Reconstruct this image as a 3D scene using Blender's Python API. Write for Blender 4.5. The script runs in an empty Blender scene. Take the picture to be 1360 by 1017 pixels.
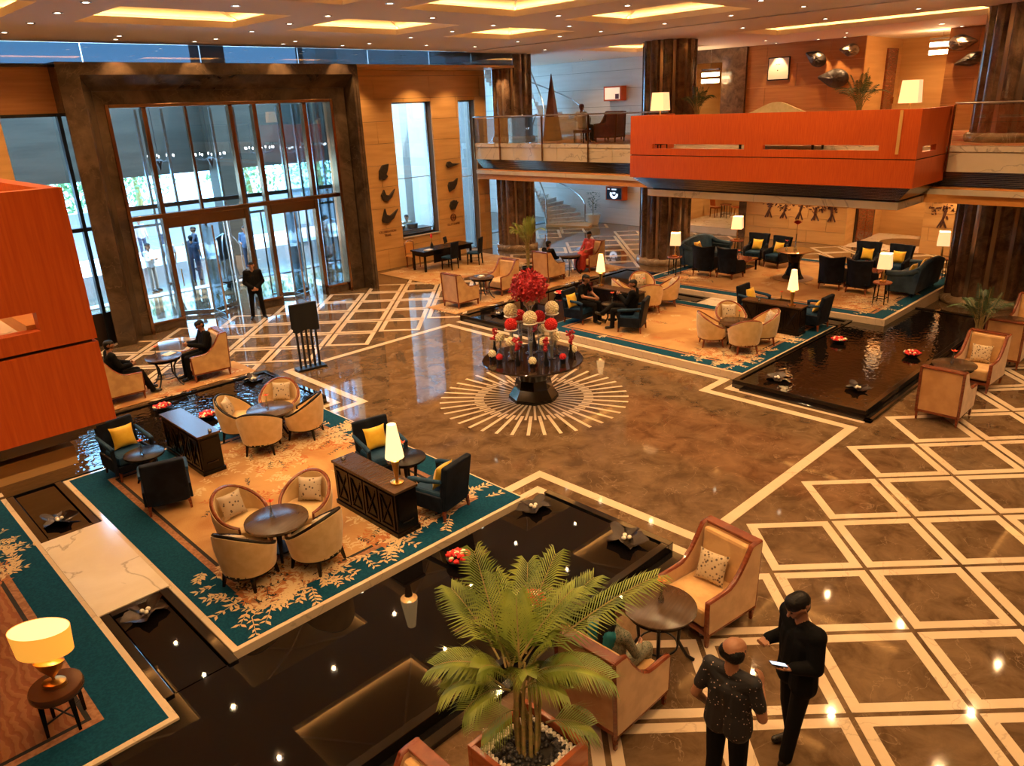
import bpy, bmesh, math, random
import numpy as np
from mathutils import Vector, Matrix
random.seed(7)
PI = math.pi
R = math.radians
SC = bpy.context.scene
COL = SC.collection

# ------------------------------------------------------------------ camera
def make_camera():
    f, pitch, roll, yaw = 1002.79, 0.35089, -0.041492, 0.800293
    fw = Vector((math.cos(yaw) * math.cos(pitch), math.sin(yaw) * math.cos(pitch), -math.sin(pitch)))
    r = Vector((math.sin(yaw), -math.cos(yaw), 0)); u = r.cross(fw)
    r2 = math.cos(roll) * r + math.sin(roll) * u
    u2 = -math.sin(roll) * r + math.cos(roll) * u
    cd = bpy.data.cameras.new('camera'); cam = bpy.data.objects.new('camera', cd)
    COL.objects.link(cam)
    m = Matrix((( r2.x, u2.x, -fw.x, 0), (r2.y, u2.y, -fw.y, 0), (r2.z, u2.z, -fw.z, 5.8), (0, 0, 0, 1)))
    cam.matrix_world = m
    cd.sensor_fit = 'HORIZONTAL'; cd.sensor_width = 36; cd.lens = f / 1360 * 36
    cd.clip_start = 0.05; cd.clip_end = 400
    SC.camera = cam
make_camera()

# ------------------------------------------------------------------ world, exposure
w = bpy.data.worlds.new('world'); SC.world = w; w.use_nodes = True
bg = w.node_tree.nodes['Background']
bg.inputs[0].default_value = (0.42, 0.70, 1.0, 1); bg.inputs[1].default_value = 9.5
SC.view_settings.view_transform = 'Standard'
SC.view_settings.look = 'None'
SC.view_settings.gamma = 1
SC.view_settings.use_curve_mapping = False
SC.view_settings.exposure = 0.45
cy = SC.cycles
cy.use_denoising = True
cy.max_bounces = 6; cy.diffuse_bounces = 3; cy.glossy_bounces = 3
cy.transmission_bounces = 4; cy.transparent_max_bounces = 12
cy.sample_clamp_indirect = 4.0; cy.sample_clamp_direct = 0
cy.caustics_reflective = False; cy.caustics_refractive = False
cy.blur_glossy = 0.5

# ------------------------------------------------------------------ lights of the place
WARM = (1.0, 0.60, 0.27)
def light(kind, name, loc, power, col=WARM, size=0.03, rot=(0, 0, 0), angle=110, blend=0.6):
    ld = bpy.data.lights.new(name, kind); ld.energy = power; ld.color = col
    if kind == 'SPOT':
        ld.spot_size = R(angle); ld.spot_blend = blend; ld.shadow_soft_size = size
    elif kind == 'POINT': ld.shadow_soft_size = size
    elif kind == 'SUN': ld.angle = size
    o = bpy.data.objects.new(name, ld); COL.objects.link(o); o.location = loc; o.rotation_euler = rot
    return o

CEIL = 7.75
COF_X = [(-3.9, -0.45), (0.92, 4.35), (5.68, 9.1), (10.45, 13.8), (15.45, 18.15)]
COF_Y = [(4.6, 8.1), (10.0, 13.6), (15.5, 18.15)]
DOWN = []
for gx in (0.2, 5.02, 9.78, 14.62, 18.95):
    for gy in (-2.6, 0.4, 2.6, 4.9, 6.9, 9.1, 11.0, 13.0, 15.2, 16.8, 18.6): DOWN.append((gx, gy))
for gy in (20.6, 9.05, 2.6):
    for gx in (-2.2, 2.6, 7.4, 12.1, 16.8): DOWN.append((gx, gy))
for gx in (0.2, 5.0, 9.8, 14.6, 18.9): DOWN.append((gx, 20.6))
for gx in (2.6, 7.4, 12.1, 16.8): DOWN.append((gx, 14.55))
LOW_DOWN = [(24.2, 8.4), (24.2, 11.2), (24.2, 13.6), (27.6, 6.0), (27.6, 9.0), (27.6, 12.0), (27.6, 15.0), (27.6, 18.5), (24.6, 19.6), (25.6, 22.6), (30.0, 14.4), (30.0, 10.9), (33.2, 10.9), (33.0, 18.6), (30.0, 8.0), (30.0, 21.0)]
MEZ_DOWN = [(22.9, 5.0), (22.4, 7.7), (22.4, 10.1), (22.4, 12.6), (22.5, 20.7), (28.4, 6.4), (28.4, 9.0), (28.4, 12.0), (28.4, 15.0), (28.4, 18.3), (33.2, 10.9), (33.0, 18.6), (29.2, 24.6), (26.6, 25.6), (28.6, 29.2)]  # the ones over the stair hall are added to brighten it
WALL_DOWN = [(16.2, 23.5), (18.9, 23.5), (20.6, 23.4), (22.2, 23.0)]
PORTAL_DOWN = [(7.6, 21.45), (9.6, 21.45), (12.2, 21.45), (14.2, 21.45)]
WASH = [(30.4, 15.6), (30.4, 13.9), (30.4, 12.9), (30.4, 9.0), (30.4, 7.6)]
for p in DOWN: light('SPOT', 'downlight_beam', (p[0], p[1], CEIL - 0.06), 210, angle=125, blend=0.8)
for p in LOW_DOWN: light('SPOT', 'low_downlight_beam', (p[0], p[1], 2.92), 165, angle=140, blend=0.8)
for p in MEZ_DOWN: light('SPOT', 'mezzanine_downlight_beam', (p[0], p[1], CEIL - 0.06), 110, angle=120, blend=0.8)
for p in WASH: light('SPOT', 'wall_wash_beam', (p[0], p[1], CEIL - 0.06), 190, angle=60, blend=0.4, rot=(0, R(-8), 0))
for p in WALL_DOWN: light('SPOT', 'wall_downlight_beam', (p[0], p[1], 7.16), 150, angle=110, blend=0.7)
for p in PORTAL_DOWN: light('SPOT', 'portal_downlight_beam', (p[0], p[1], CEIL - 0.06), 110, angle=75, blend=0.5, rot=(R(14), 0, 0))
light('SUN', 'sun', (10, 40, 30), 16.0, col=(1, 0.98, 0.95), size=0.02, rot=(R(6), R(24), 0))

# ------------------------------------------------------------------ helpers
class MB:
    """collects shapes that become ONE mesh object"""
    def __init__(s): s.v = []; s.f = []; s.mi = []
    def add(s, vs, fs, mi=0):
        b = len(s.v); s.v += [tuple(p) for p in vs]
        s.f += [tuple(i + b for i in f) for f in fs]; s.mi += [mi] * len(fs)
        return s
    def box(s, x0, x1, y0, y1, z0, z1, mi=0):
        vs = [(x, y, z) for z in (z0, z1) for y in (y0, y1) for x in (x0, x1)]
        return s.add(vs, [(0, 2, 3, 1), (4, 5, 7, 6), (0, 1, 5, 4), (2, 6, 7, 3), (0, 4, 6, 2), (1, 3, 7, 5)], mi)
    def cbox(s, c, d, rot=None, mi=0):
        t = MB().box(-d[0] / 2, d[0] / 2, -d[1] / 2, d[1] / 2, -d[2] / 2, d[2] / 2)
        m = Matrix.Translation(c) @ (rot.to_4x4() if rot else Matrix())
        return s.add([m @ Vector(p) for p in t.v], t.f, mi)
    def taper(s, c0, d0, c1, d1, mi=0):
        """box from rectangle d0 at c0 up to rectangle d1 at c1"""
        vs = []
        for c, d in ((c0, d0), (c1, d1)):
            for y in (-1, 1):
                for x in (-1, 1): vs.append((c[0] + x * d[0] / 2, c[1] + y * d[1] / 2, c[2]))
        return s.add(vs, [(0, 2, 3, 1), (4, 5, 7, 6), (0, 1, 5, 4), (2, 6, 7, 3), (0, 4, 6, 2), (1, 3, 7, 5)], mi)
    def prism(s, poly, a0, a1, axis=2, mi=0):
        n = len(poly)
        def P(p, a):
            return (p[0], p[1], a) if axis == 2 else ((p[0], a, p[1]) if axis == 1 else (a, p[0], p[1]))
        vs = [P(p, a0) for p in poly] + [P(p, a1) for p in poly]
        fs = [tuple(range(n - 1, -1, -1)), tuple(range(n, 2 * n))]
        fs += [(i, (i + 1) % n, (i + 1) % n + n, i + n) for i in range(n)]
        return s.add(vs, fs, mi)
    def lathe(s, prof, n=24, c=(0, 0, 0), sx=1, sy=1, mi=0, cap=True):
        vs = []; fs = []; k = len(prof)
        for r, z in prof:
            for i in range(n):
                a = 2 * PI * i / n
                vs.append((c[0] + r * sx * math.cos(a), c[1] + r * sy * math.sin(a), c[2] + z))
        for j in range(k - 1):
            for i in range(n):
                i2 = (i + 1) % n
                fs.append((j * n + i, j * n + i2, (j + 1) * n + i2, (j + 1) * n + i))
        if cap:
            if prof[0][0] > 1e-4: fs.append(tuple(range(n - 1, -1, -1)))
            if prof[-1][0] > 1e-4: fs.append(tuple(range((k - 1) * n, k * n)))
        return s.add(vs, fs, mi)
    def tube(s, pts, r, n=8, closed=False, flat=1.0, mi=0):
        pts = [Vector(p) for p in pts]; k = len(pts)
        rs = r if isinstance(r, (list, tuple)) else [r] * k
        vs = []; fs = []; prev = None
        for i, p in enumerate(pts):
            a = pts[(i - 1) % k] if (closed or i > 0) else p
            b = pts[(i + 1) % k] if (closed or i < k - 1) else p
            t = (b - a)
            if t.length < 1e-9: t = Vector((0, 0, 1))
            t.normalize()
            if prev is None:
                up = Vector((0, 0, 1)) if abs(t.z) < 0.9 else Vector((1, 0, 0))
                nx = t.cross(up).normalized()
            else:
                nx = (prev - t * prev.dot(t))
                nx = nx.normalized() if nx.length > 1e-6 else t.orthogonal().normalized()
            prev = nx; ny = t.cross(nx)
            for q in range(n):
                an = 2 * PI * q / n
                vs.append(p + nx * (rs[i] * math.cos(an)) + ny * (rs[i] * flat * math.sin(an)))
        m = k if closed else k - 1
        for i in range(m):
            for q in range(n):
                q2 = (q + 1) % n; i2 = (i + 1) % k
                fs.append((i * n + q, i * n + q2, i2 * n + q2, i2 * n + q))
        if not closed:
            fs.append(tuple(range(n - 1, -1, -1))); fs.append(tuple(range((k - 1) * n, k * n)))
        return s.add(vs, fs, mi)
    def ell(s, c, d, n=16, m=10, mi=0, rot=None):
        vs = []; fs = []
        vs.append(Vector((0, 0, -d[2])))
        for j in range(1, m):
            t = -PI / 2 + PI * j / m
            for i in range(n):
                a = 2 * PI * i / n
                vs.append(Vector((d[0] * math.cos(t) * math.cos(a), d[1] * math.cos(t) * math.sin(a), d[2] * math.sin(t))))
        vs.append(Vector((0, 0, d[2])))
        for i in range(n): fs.append((0, 1 + (i + 1) % n, 1 + i))
        for j in range(m - 2):
            for i in range(n):
                i2 = (i + 1) % n
                fs.append((1 + j * n + i, 1 + j * n + i2, 1 + (j + 1) * n + i2, 1 + (j + 1) * n + i))
        L = len(vs) - 1
        for i in range(n): fs.append((1 + (m - 2) * n + i, 1 + (m - 2) * n + (i + 1) % n, L))
        if rot: vs = [rot @ p for p in vs]
        return s.add([p + Vector(c) for p in vs], fs, mi)
    def grid(s, fn, nu, nv, mi=0, cu=False):
        vs = [fn(i / nu if cu else i / (nu - 1), j / (nv - 1)) for j in range(nv) for i in range(nu)]
        fs = []
        for j in range(nv - 1):
            for i in range(nu if cu else nu - 1):
                i2 = (i + 1) % nu
                fs.append((j * nu + i, j * nu + i2, (j + 1) * nu + i2, (j + 1) * nu + i))
        return s.add(vs, fs, mi)
    def xf(s, m): s.v = [tuple(m @ Vector(p)) for p in s.v]; return s
    def merge(s, o, m=None):
        vs = [m @ Vector(p) for p in o.v] if m else o.v
        b = len(s.v); s.v += [tuple(p) for p in vs]
        s.f += [tuple(i + b for i in f) for f in o.f]; s.mi += o.mi
        return s
    def build(s, name, mat, parent=None, smooth=False, bev=0, loc=None, rz=0, sub=0):
        me = bpy.data.meshes.new(name); me.from_pydata(s.v, [], s.f)
        mats = mat if isinstance(mat, (list, tuple)) else [mat]
        for m in mats: me.materials.append(m)
        if len(mats) > 1: me.polygons.foreach_set('material_index', s.mi)
        if smooth:
            me.polygons.foreach_set('use_smooth', [True] * len(me.polygons))
            try: me.set_sharp_from_angle(angle=R(45))
            except Exception: pass
        me.update()
        o = bpy.data.objects.new(name, me); COL.objects.link(o)
        if parent: o.parent = parent
        if loc: o.location = loc
        o.rotation_euler[2] = rz
        if bev:
            b = o.modifiers.new('bevel', 'BEVEL'); b.width = bev; b.segments = 2; b.limit_method = 'ANGLE'; b.angle_limit = R(40)
        if sub:
            b = o.modifiers.new('sub', 'SUBSURF'); b.levels = sub; b.render_levels = sub
        return o

def tag(o, label=None, cat=None, group=None, kind=None):
    if label: o['label'] = label
    if cat: o['category'] = cat
    if group: o['group'] = group
    if kind: o['kind'] = kind
    return o
def thing(name, label, cat, loc=(0, 0, 0), rz=0, group=None):
    o = bpy.data.objects.new(name, None); COL.objects.link(o); o.empty_display_size = 0.1
    o.location = loc; o.rotation_euler = (0, 0, rz)
    return tag(o, label, cat, group)
def struct(name, label=None, cat=None, loc=(0, 0, 0)):
    o = bpy.data.objects.new(name, None); COL.objects.link(o); o.location = loc; o['kind'] = 'structure'
    return tag(o, label, cat)
KIDS = {}
def copy_tree(o, parent=None):
    c = o.copy(); COL.objects.link(c)
    c.parent = parent
    for ch in list(o.children): copy_tree(ch, c)
    return c
def put(proto, used, loc, rz, label, group=None, scale=None):
    """the first time the prototype itself, afterwards copies of it"""
    if proto.name in used: o = copy_tree(proto)
    else: o = proto; used.add(proto.name)
    o.location = loc; o.rotation_euler = (0, 0, rz)
    if scale: o.scale = (scale,) * 3
    o['label'] = label
    if group: o['group'] = group
    return o
USED = set()

# ------------------------------------------------------------------ materials
def _nodes(name):
    m = bpy.data.materials.new(name); m.use_nodes = True
    nt = m.node_tree; b = nt.nodes['Principled BSDF']
    return m, nt, b
def mat(name, col, rough=0.5, metal=0.0, c2=None, sc=4.0, det=4.0, lo=0.4, hi=0.6, stretch=(1, 1, 1), bump=0.0, bsc=None,
        coat=0.0, emit=None, es=0.0, ior=1.5, tex='noise', dist=0.0, sheen=0.0, c3=None, alpha=None, spec=0.5):
    m, nt, b = _nodes(name)
    b.inputs['Base Color'].default_value = (*col, 1); b.inputs['Roughness'].default_value = rough
    b.inputs['Metallic'].default_value = metal; b.inputs['IOR'].default_value = ior
    b.inputs['Specular IOR Level'].default_value = spec
    if coat: b.inputs['Coat Weight'].default_value = coat; b.inputs['Coat Roughness'].default_value = 0.06
    if sheen: b.inputs['Sheen Weight'].default_value = sheen
    if emit: b.inputs['Emission Color'].default_value = (*emit, 1); b.inputs['Emission Strength'].default_value = es
    if alpha is not None: b.inputs['Alpha'].default_value = alpha
    if c2 or bump:
        tc = nt.nodes.new('ShaderNodeTexCoord'); mp = nt.nodes.new('ShaderNodeMapping')
        mp.inputs['Scale'].default_value = stretch
        nt.links.new(tc.outputs['Object'], mp.inputs['Vector'])
        if tex == 'wave':
            t = nt.nodes.new('ShaderNodeTexWave'); t.inputs['Scale'].default_value = sc
            t.inputs['Distortion'].default_value = dist; t.inputs['Detail'].default_value = det; out = t.outputs['Fac']
        elif tex == 'voronoi':
            t = nt.nodes.new('ShaderNodeTexVoronoi'); t.inputs['Scale'].default_value = sc; out = t.outputs['Distance']
        else:
            t = nt.nodes.new('ShaderNodeTexNoise'); t.inputs['Scale'].default_value = sc
            t.inputs['Detail'].default_value = det; t.inputs['Distortion'].default_value = dist; out = t.outputs['Fac']
        nt.links.new(mp.outputs['Vector'], t.inputs['Vector'])
        if c2:
            cr = nt.nodes.new('ShaderNodeValToRGB'); e = cr.color_ramp.elements
            e[0].position = lo; e[0].color = (*col, 1); e[1].position = hi; e[1].color = (*c2, 1)
            if c3:
                k = e.new(min(1.0, hi + 0.12)); k.color = (*c3, 1)
            nt.links.new(out, cr.inputs['Fac']); nt.links.new(cr.outputs['Color'], b.inputs['Base Color'])
        if bump:
            bp = nt.nodes.new('ShaderNodeBump'); bp.inputs['Strength'].default_value = bump; bp.inputs['Distance'].default_value = 0.02
            if bsc:
                t2 = nt.nodes.new('ShaderNodeTexNoise'); t2.inputs['Scale'].default_value = bsc; t2.inputs['Detail'].default_value = 3
                nt.links.new(mp.outputs['Vector'], t2.inputs['Vector']); out = t2.outputs['Fac']
            nt.links.new(out, bp.inputs['Height']); nt.links.new(bp.outputs['Normal'], b.inputs['Normal'])
    return m
def marble(name, col, c2, vein, sc=0.8, rough=0.1, vscale=1.0, vw=0.02, spec=0.5, coat=0.0):
    """clouded stone with thin veins"""
    m, nt, b = _nodes(name); N = nt.nodes.new; L = nt.links.new
    tc = N('ShaderNodeTexCoord')
    n1 = N('ShaderNodeTexNoise'); n1.inputs['Scale'].default_value = sc; n1.inputs['Detail'].default_value = 8; n1.inputs['Roughness'].default_value = 0.65
    n1.inputs['Distortion'].default_value = 0.6
    cr = N('ShaderNodeValToRGB'); e = cr.color_ramp.elements
    e[0].position = 0.36; e[0].color = (*col, 1); e[1].position = 0.66; e[1].color = (*c2, 1)
    n2 = N('ShaderNodeTexNoise'); n2.inputs['Scale'].default_value = vscale; n2.inputs['Detail'].default_value = 6; n2.inputs['Distortion'].default_value = 1.2
    ab = N('ShaderNodeMath'); ab.operation = 'SUBTRACT'; ab.inputs[1].default_value = 0.5
    a2 = N('ShaderNodeMath'); a2.operation = 'ABSOLUTE'
    lt = N('ShaderNodeMapRange'); lt.inputs['From Min'].default_value = 0; lt.inputs['From Max'].default_value = vw
    lt.inputs['To Min'].default_value = 0.75; lt.inputs['To Max'].default_value = 0
    mx = N('ShaderNodeMix'); mx.data_type = 'RGBA'; mx.inputs[7].default_value = (*vein, 1)
    for n in (n1, n2): L(tc.outputs['Object'], n.inputs['Vector'])
    L(n1.outputs['Fac'], cr.inputs['Fac']); L(n2.outputs['Fac'], ab.inputs[0]); L(ab.outputs[0], a2.inputs[0]); L(a2.outputs[0], lt.inputs['Value'])
    L(lt.outputs['Result'], mx.inputs[0]); L(cr.outputs['Color'], mx.inputs[6]); L(mx.outputs[2], b.inputs['Base Color'])
    b.inputs['Roughness'].default_value = rough; b.inputs['Specular IOR Level'].default_value = spec
    if coat: b.inputs['Coat Weight'].default_value = coat; b.inputs['Coat Roughness'].default_value = 0.03
    return m
def glass(name, tint=(0.9, 0.96, 1.0), refl=1.0, rough=0.0, f0=0.06):
    """thin architectural pane: clear, with a Fresnel reflection"""
    m = bpy.data.materials.new(name); m.use_nodes = True; nt = m.node_tree
    nt.nodes.remove(nt.nodes['Principled BSDF']); N = nt.nodes.new; L = nt.links.new
    tr = N('ShaderNodeBsdfTransparent'); tr.inputs[0].default_value = (*tint, 1)
    gl = N('ShaderNodeBsdfGlossy'); gl.inputs['Roughness'].default_value = rough; gl.inputs[0].default_value = (refl, refl, refl, 1)
    fr = N('ShaderNodeLayerWeight'); fr.inputs['Blend'].default_value = 0.35
    mr = N('ShaderNodeMapRange'); mr.inputs['To Min'].default_value = f0; mr.inputs['To Max'].default_value = 0.75
    mx = N('ShaderNodeMixShader'); out = nt.nodes['Material Output']
    L(fr.outputs['Fresnel'], mr.inputs['Value']); L(mr.outputs['Result'], mx.inputs[0])
    L(tr.outputs[0], mx.inputs[1]); L(gl.outputs[0], mx.inputs[2]); L(mx.outputs[0], out.inputs['Surface'])
    return m
def water(name, col, sc, bump, rough=0.02, ior=1.6):
    m, nt, b = _nodes(name); N = nt.nodes.new; L = nt.links.new
    b.inputs['Base Color'].default_value = (*col, 1); b.inputs['Roughness'].default_value = rough; b.inputs['IOR'].default_value = ior
    tc = N('ShaderNodeTexCoord'); n1 = N('ShaderNodeTexNoise'); n1.inputs['Scale'].default_value = sc; n1.inputs['Detail'].default_value = 2
    L(tc.outputs['Object'], n1.inputs['Vector'])
    bp = N('ShaderNodeBump'); bp.inputs['Strength'].default_value = bump; bp.inputs['Distance'].default_value = 0.05
    L(n1.outputs['Fac'], bp.inputs['Height']); L(bp.outputs['Normal'], b.inputs['Normal'])
    return m
def emis(name, col, s):
    m = bpy.data.materials.new(name); m.use_nodes = True; nt = m.node_tree
    b = nt.nodes['Principled BSDF']; b.inputs['Base Color'].default_value = (*col, 1)
    b.inputs['Emission Color'].default_value = (*col, 1); b.inputs['Emission Strength'].default_value = s
    return m
def shade_mat(name, col, s):
    """lampshade cloth lit from inside"""
    return emis(name, col, s)

K = {}
K['brown'] = marble('brown marble', (0.082, 0.047, 0.023), (0.185, 0.115, 0.058), (0.25, 0.17, 0.10), sc=2.2, vscale=1.3, vw=0.006, rough=0.045)
K['brown_dark'] = mat('brown joint', (0.045, 0.026, 0.014), 0.15)
K['white_marble'] = marble('white marble inlay', (0.62, 0.47, 0.31), (0.70, 0.56, 0.39), (0.45, 0.34, 0.24), sc=0.8, vscale=0.7, vw=0.008, rough=0.06)
K['bridge'] = marble('veined cream marble', (0.74, 0.62, 0.47), (0.84, 0.74, 0.60), (0.36, 0.28, 0.2), sc=0.7, vscale=0.55, vw=0.012, rough=0.12)
K['fascia'] = marble('pale fascia marble', (0.66, 0.55, 0.40), (0.80, 0.69, 0.52), (0.40, 0.32, 0.24), sc=0.5, vscale=0.35, vw=0.010, rough=0.12)
K['portal'] = marble('dark portal marble', (0.040, 0.026, 0.017), (0.115, 0.074, 0.043), (0.13, 0.085, 0.05), sc=1.4, vscale=0.9, vw=0.006, rough=0.1)
K['column'] = marble('dark column marble', (0.070, 0.040, 0.026), (0.19, 0.112, 0.068), (0.21, 0.13, 0.08), sc=2.6, vscale=1.6, vw=0.006, rough=0.13)
K['column_strip'] = mat('polished column strip', (0.42, 0.31, 0.22), 0.18, metal=0.7)
K['column_base'] = marble('column base stone', (0.22, 0.15, 0.09), (0.42, 0.31, 0.2), (0.6, 0.5, 0.36), sc=2, vscale=1.5, rough=0.12)
K['traver'] = mat('travertine', (0.62, 0.33, 0.105), 0.32, c2=(0.74, 0.42, 0.155), sc=1.2, det=6, stretch=(0.6, 0.6, 6), lo=0.35, hi=0.7)
K['traver_pale'] = mat('pale travertine', (0.78, 0.73, 0.66), 0.35, c2=(0.84, 0.80, 0.74), sc=1.2, det=6, stretch=(0.6, 0.6, 6), lo=0.35, hi=0.7)
K['traver_amber'] = mat('amber travertine', (0.66, 0.36, 0.13), 0.3, c2=(0.76, 0.46, 0.18), sc=1.0, det=6, stretch=(0.6, 0.6, 7), lo=0.35, hi=0.7)
K['wood_panel'] = mat('amber wood panelling', (0.36, 0.145, 0.042), 0.4, c2=(0.47, 0.21, 0.066), sc=1.4, det=6, stretch=(0.6, 0.6, 9), lo=0.3, hi=0.75)
K['joint'] = mat('stone joint', (0.14, 0.08, 0.035), 0.7)
K['red_wood'] = mat('red orange veneer', (0.50, 0.072, 0.010), 0.38, c2=(0.62, 0.115, 0.018), sc=6, det=5, stretch=(9, 9, 0.45), lo=0.3, hi=0.75, spec=0.35)
K['red_wood_in'] = mat('orange veneer inside', (0.66, 0.27, 0.06), 0.45, c2=(0.74, 0.34, 0.09), sc=5, stretch=(1, 1, 6), lo=0.3, hi=0.75)
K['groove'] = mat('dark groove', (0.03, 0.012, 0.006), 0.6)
K['ceiling'] = mat('warm white ceiling', (0.88, 0.80, 0.72), 0.75)
K['vault'] = mat('coffer vault paint', (0.82, 0.68, 0.48), 0.7)
K['cove'] = emis('cove light', (1.0, 0.56, 0.20), 23.0)
K['lamp_disc'] = emis('downlight lens', (1.0, 0.86, 0.62), 12.0)
K['black_granite'] = mat('black granite', (0.007, 0.006, 0.006), 0.06, c2=(0.012, 0.011, 0.010), sc=30, ior=1.6)
K['water_calm'] = water('still black water', (0.004, 0.003, 0.003), 1.2, 0.006, ior=1.42)
K['water_ripple'] = water('rippled black water', (0.006, 0.004, 0.003), 8.0, 0.15, ior=1.7)
K['teal'] = mat('teal carpet', (0.004, 0.042, 0.080), 0.95, c2=(0.006, 0.060, 0.105), sc=40, bump=0.3, spec=0.1)
K['carpet'] = mat('tan carpet field', (0.50, 0.285, 0.105), 0.95, c2=(0.36, 0.155, 0.045), sc=1.1, det=5, lo=0.42, hi=0.72, bump=0.25, bsc=60, dist=1.0)
K['carpet_rust'] = mat('rust carpet field', (0.25, 0.078, 0.024), 0.95, c2=(0.31, 0.12, 0.042), sc=3.2, det=3, lo=0.42, hi=0.55, bump=0.25, tex='wave', dist=9)
K['carpet_band'] = mat('brown carpet band', (0.25, 0.105, 0.045), 0.95, c2=(0.36, 0.17, 0.08), sc=20, bump=0.2)
K['carpet_line'] = mat('dark carpet line', (0.016, 0.014, 0.013), 0.95, bump=0.2, sc=50)
K['leaf_cream'] = mat('cream carpet leaf', (0.60, 0.43, 0.23), 0.95)
K['leaf_rust'] = mat('rust carpet leaf', (0.42, 0.14, 0.04), 0.95)
K['leaf_dark'] = mat('dark carpet twig', (0.03, 0.03, 0.03), 0.95)
K['steel'] = mat('brushed steel', (0.55, 0.55, 0.56), 0.22, metal=1)
K['bronze'] = mat('bronze mullion', (0.30, 0.17, 0.09), 0.22, metal=1)
K['bronze_dark'] = mat('dark bronze', (0.05, 0.036, 0.028), 0.3, metal=0.8)
K['black_metal'] = mat('black metal', (0.012, 0.012, 0.013), 0.35, metal=0.3)
K['glass'] = glass('clear window glass', (0.80, 0.93, 1.0), f0=0.04)
K['glass_blue'] = glass('blue clerestory glass', (0.12, 0.165, 0.20), f0=0.03)
K['glass_rail'] = glass('railing glass', (0.93, 0.97, 0.97), f0=0.04)
K['vase_glass'] = glass('vase glass', (0.86, 0.92, 0.9), f0=0.2, rough=0.04)
K['velvet'] = mat('gold beige velvet', (0.55, 0.31, 0.11), 0.75, c2=(0.66, 0.40, 0.155), sc=5, bump=0.08, bsc=25, sheen=0.4)
K['velvet_back'] = mat('amber velvet back', (0.50, 0.255, 0.085), 0.6, c2=(0.60, 0.33, 0.125), sc=3.5, bump=0.05, sheen=0.4)
K['chair_wood'] = mat('red mahogany', (0.15, 0.032, 0.012), 0.25, c2=(0.22, 0.055, 0.02), sc=6, stretch=(1, 1, 6), coat=0.4)
K['dark_wood'] = mat('dark walnut', (0.0045, 0.003, 0.0026), 0.27, c2=(0.008, 0.0055, 0.004), sc=5, stretch=(1, 5, 1), spec=0.25)
K['table_wood'] = mat('brown table top', (0.055, 0.030, 0.016), 0.22, c2=(0.068, 0.038, 0.02), sc=3, stretch=(1, 12, 1), spec=0.4)
K['cream_up'] = mat('cream upholstery', (0.68, 0.45, 0.19), 0.8, c2=(0.75, 0.52, 0.24), sc=8, bump=0.06, bsc=40, sheen=0.3)
K['navy'] = mat('navy velvet', (0.006, 0.009, 0.016), 0.6, c2=(0.010, 0.015, 0.026), sc=6, spec=0.12)
K['blue_seat'] = mat('deep blue velvet', (0.010, 0.038, 0.085), 0.65, c2=(0.018, 0.058, 0.115), sc=6, spec=0.15)
K['blue_sofa'] = mat('slate blue velvet', (0.012, 0.034, 0.065), 0.55, c2=(0.035, 0.07, 0.11), sc=2.5, spec=0.2)
K['yellow'] = mat('yellow silk cushion', (0.80, 0.47, 0.02), 0.5, c2=(0.86, 0.56, 0.04), sc=6, sheen=0.3)
K['gold'] = mat('gold leaf', (0.62, 0.40, 0.13), 0.28, metal=1, bump=0.1, sc=14)
K['brass'] = mat('brass', (0.75, 0.48, 0.15), 0.22, metal=1)
K['lamp_gleam'] = mat('yellow lamp gleam', (0.80, 0.50, 0.16), 0.35, metal=0.25)  # yellow standing in for lamp light seen through a slit
K['shade'] = shade_mat('cream shade', (1.0, 0.66, 0.28), 1.25)
K['shade_gold'] = shade_mat('gold shade', (1.0, 0.42, 0.05), 0.62)
K['shade_pale'] = shade_mat('pale square shade', (1.0, 0.64, 0.30), 0.72)
K['red_flower'] = mat('red petals', (0.62, 0.008, 0.014), 0.6, c2=(0.75, 0.03, 0.02), sc=20)
K['crimson'] = mat('crimson orchid', (0.34, 0.008, 0.014), 0.55, c2=(0.55, 0.02, 0.03), sc=18)
K['cream_flower'] = mat('cream petals', (0.86, 0.74, 0.44), 0.7, c2=(0.92, 0.84, 0.60), sc=22)
K['orange_flower'] = mat('orange red petals', (0.75, 0.085, 0.015), 0.55)
K['white_china'] = mat('white porcelain', (0.82, 0.76, 0.66), 0.2)
K['green'] = mat('palm green', (0.11, 0.16, 0.014), 0.5, c2=(0.24, 0.29, 0.035), sc=3)
K['green_dark'] = mat('dark leaf green', (0.018, 0.045, 0.014), 0.5, c2=(0.04, 0.085, 0.022), sc=3)
K['stalk'] = mat('palm stalk', (0.20, 0.17, 0.045), 0.6, c2=(0.30, 0.20, 0.07), sc=6, stretch=(1, 1, 4))
K['planter_wood'] = mat('red planter veneer', (0.36, 0.075, 0.02), 0.25, c2=(0.45, 0.11, 0.03), sc=4, stretch=(1, 1, 5), coat=0.4)
K['pebble_w'] = mat('white pebble', (0.82, 0.74, 0.62), 0.45)
K['pebble_b'] = mat('black pebble', (0.025, 0.023, 0.022), 0.35)
K['soil'] = mat('soil', (0.02, 0.015, 0.01), 0.9)
K['sculpt'] = mat('dark bronze sculpture', (0.022, 0.015, 0.011), 0.45, bump=0.5, sc=18, c2=(0.04, 0.028, 0.02))
K['paper'] = mat('white paper', (0.80, 0.72, 0.62), 0.7)
K['dark_text'] = mat('dark red lettering', (0.10, 0.008, 0.006), 0.5)

# ================================================================== THE SETTING
RZ, RZ2 = 0.18, 0.32                     # carpet platforms
_cm = SC.camera.matrix_world.inverted()
def in_view(x, y, z=0.0, mg=1.18):
    p = _cm @ Vector((x, y, z))
    if p.z > -0.3: return False
    return abs(p.x / -p.z) < 0.678 * mg and abs(p.y / -p.z) < 0.507 * mg

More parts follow.
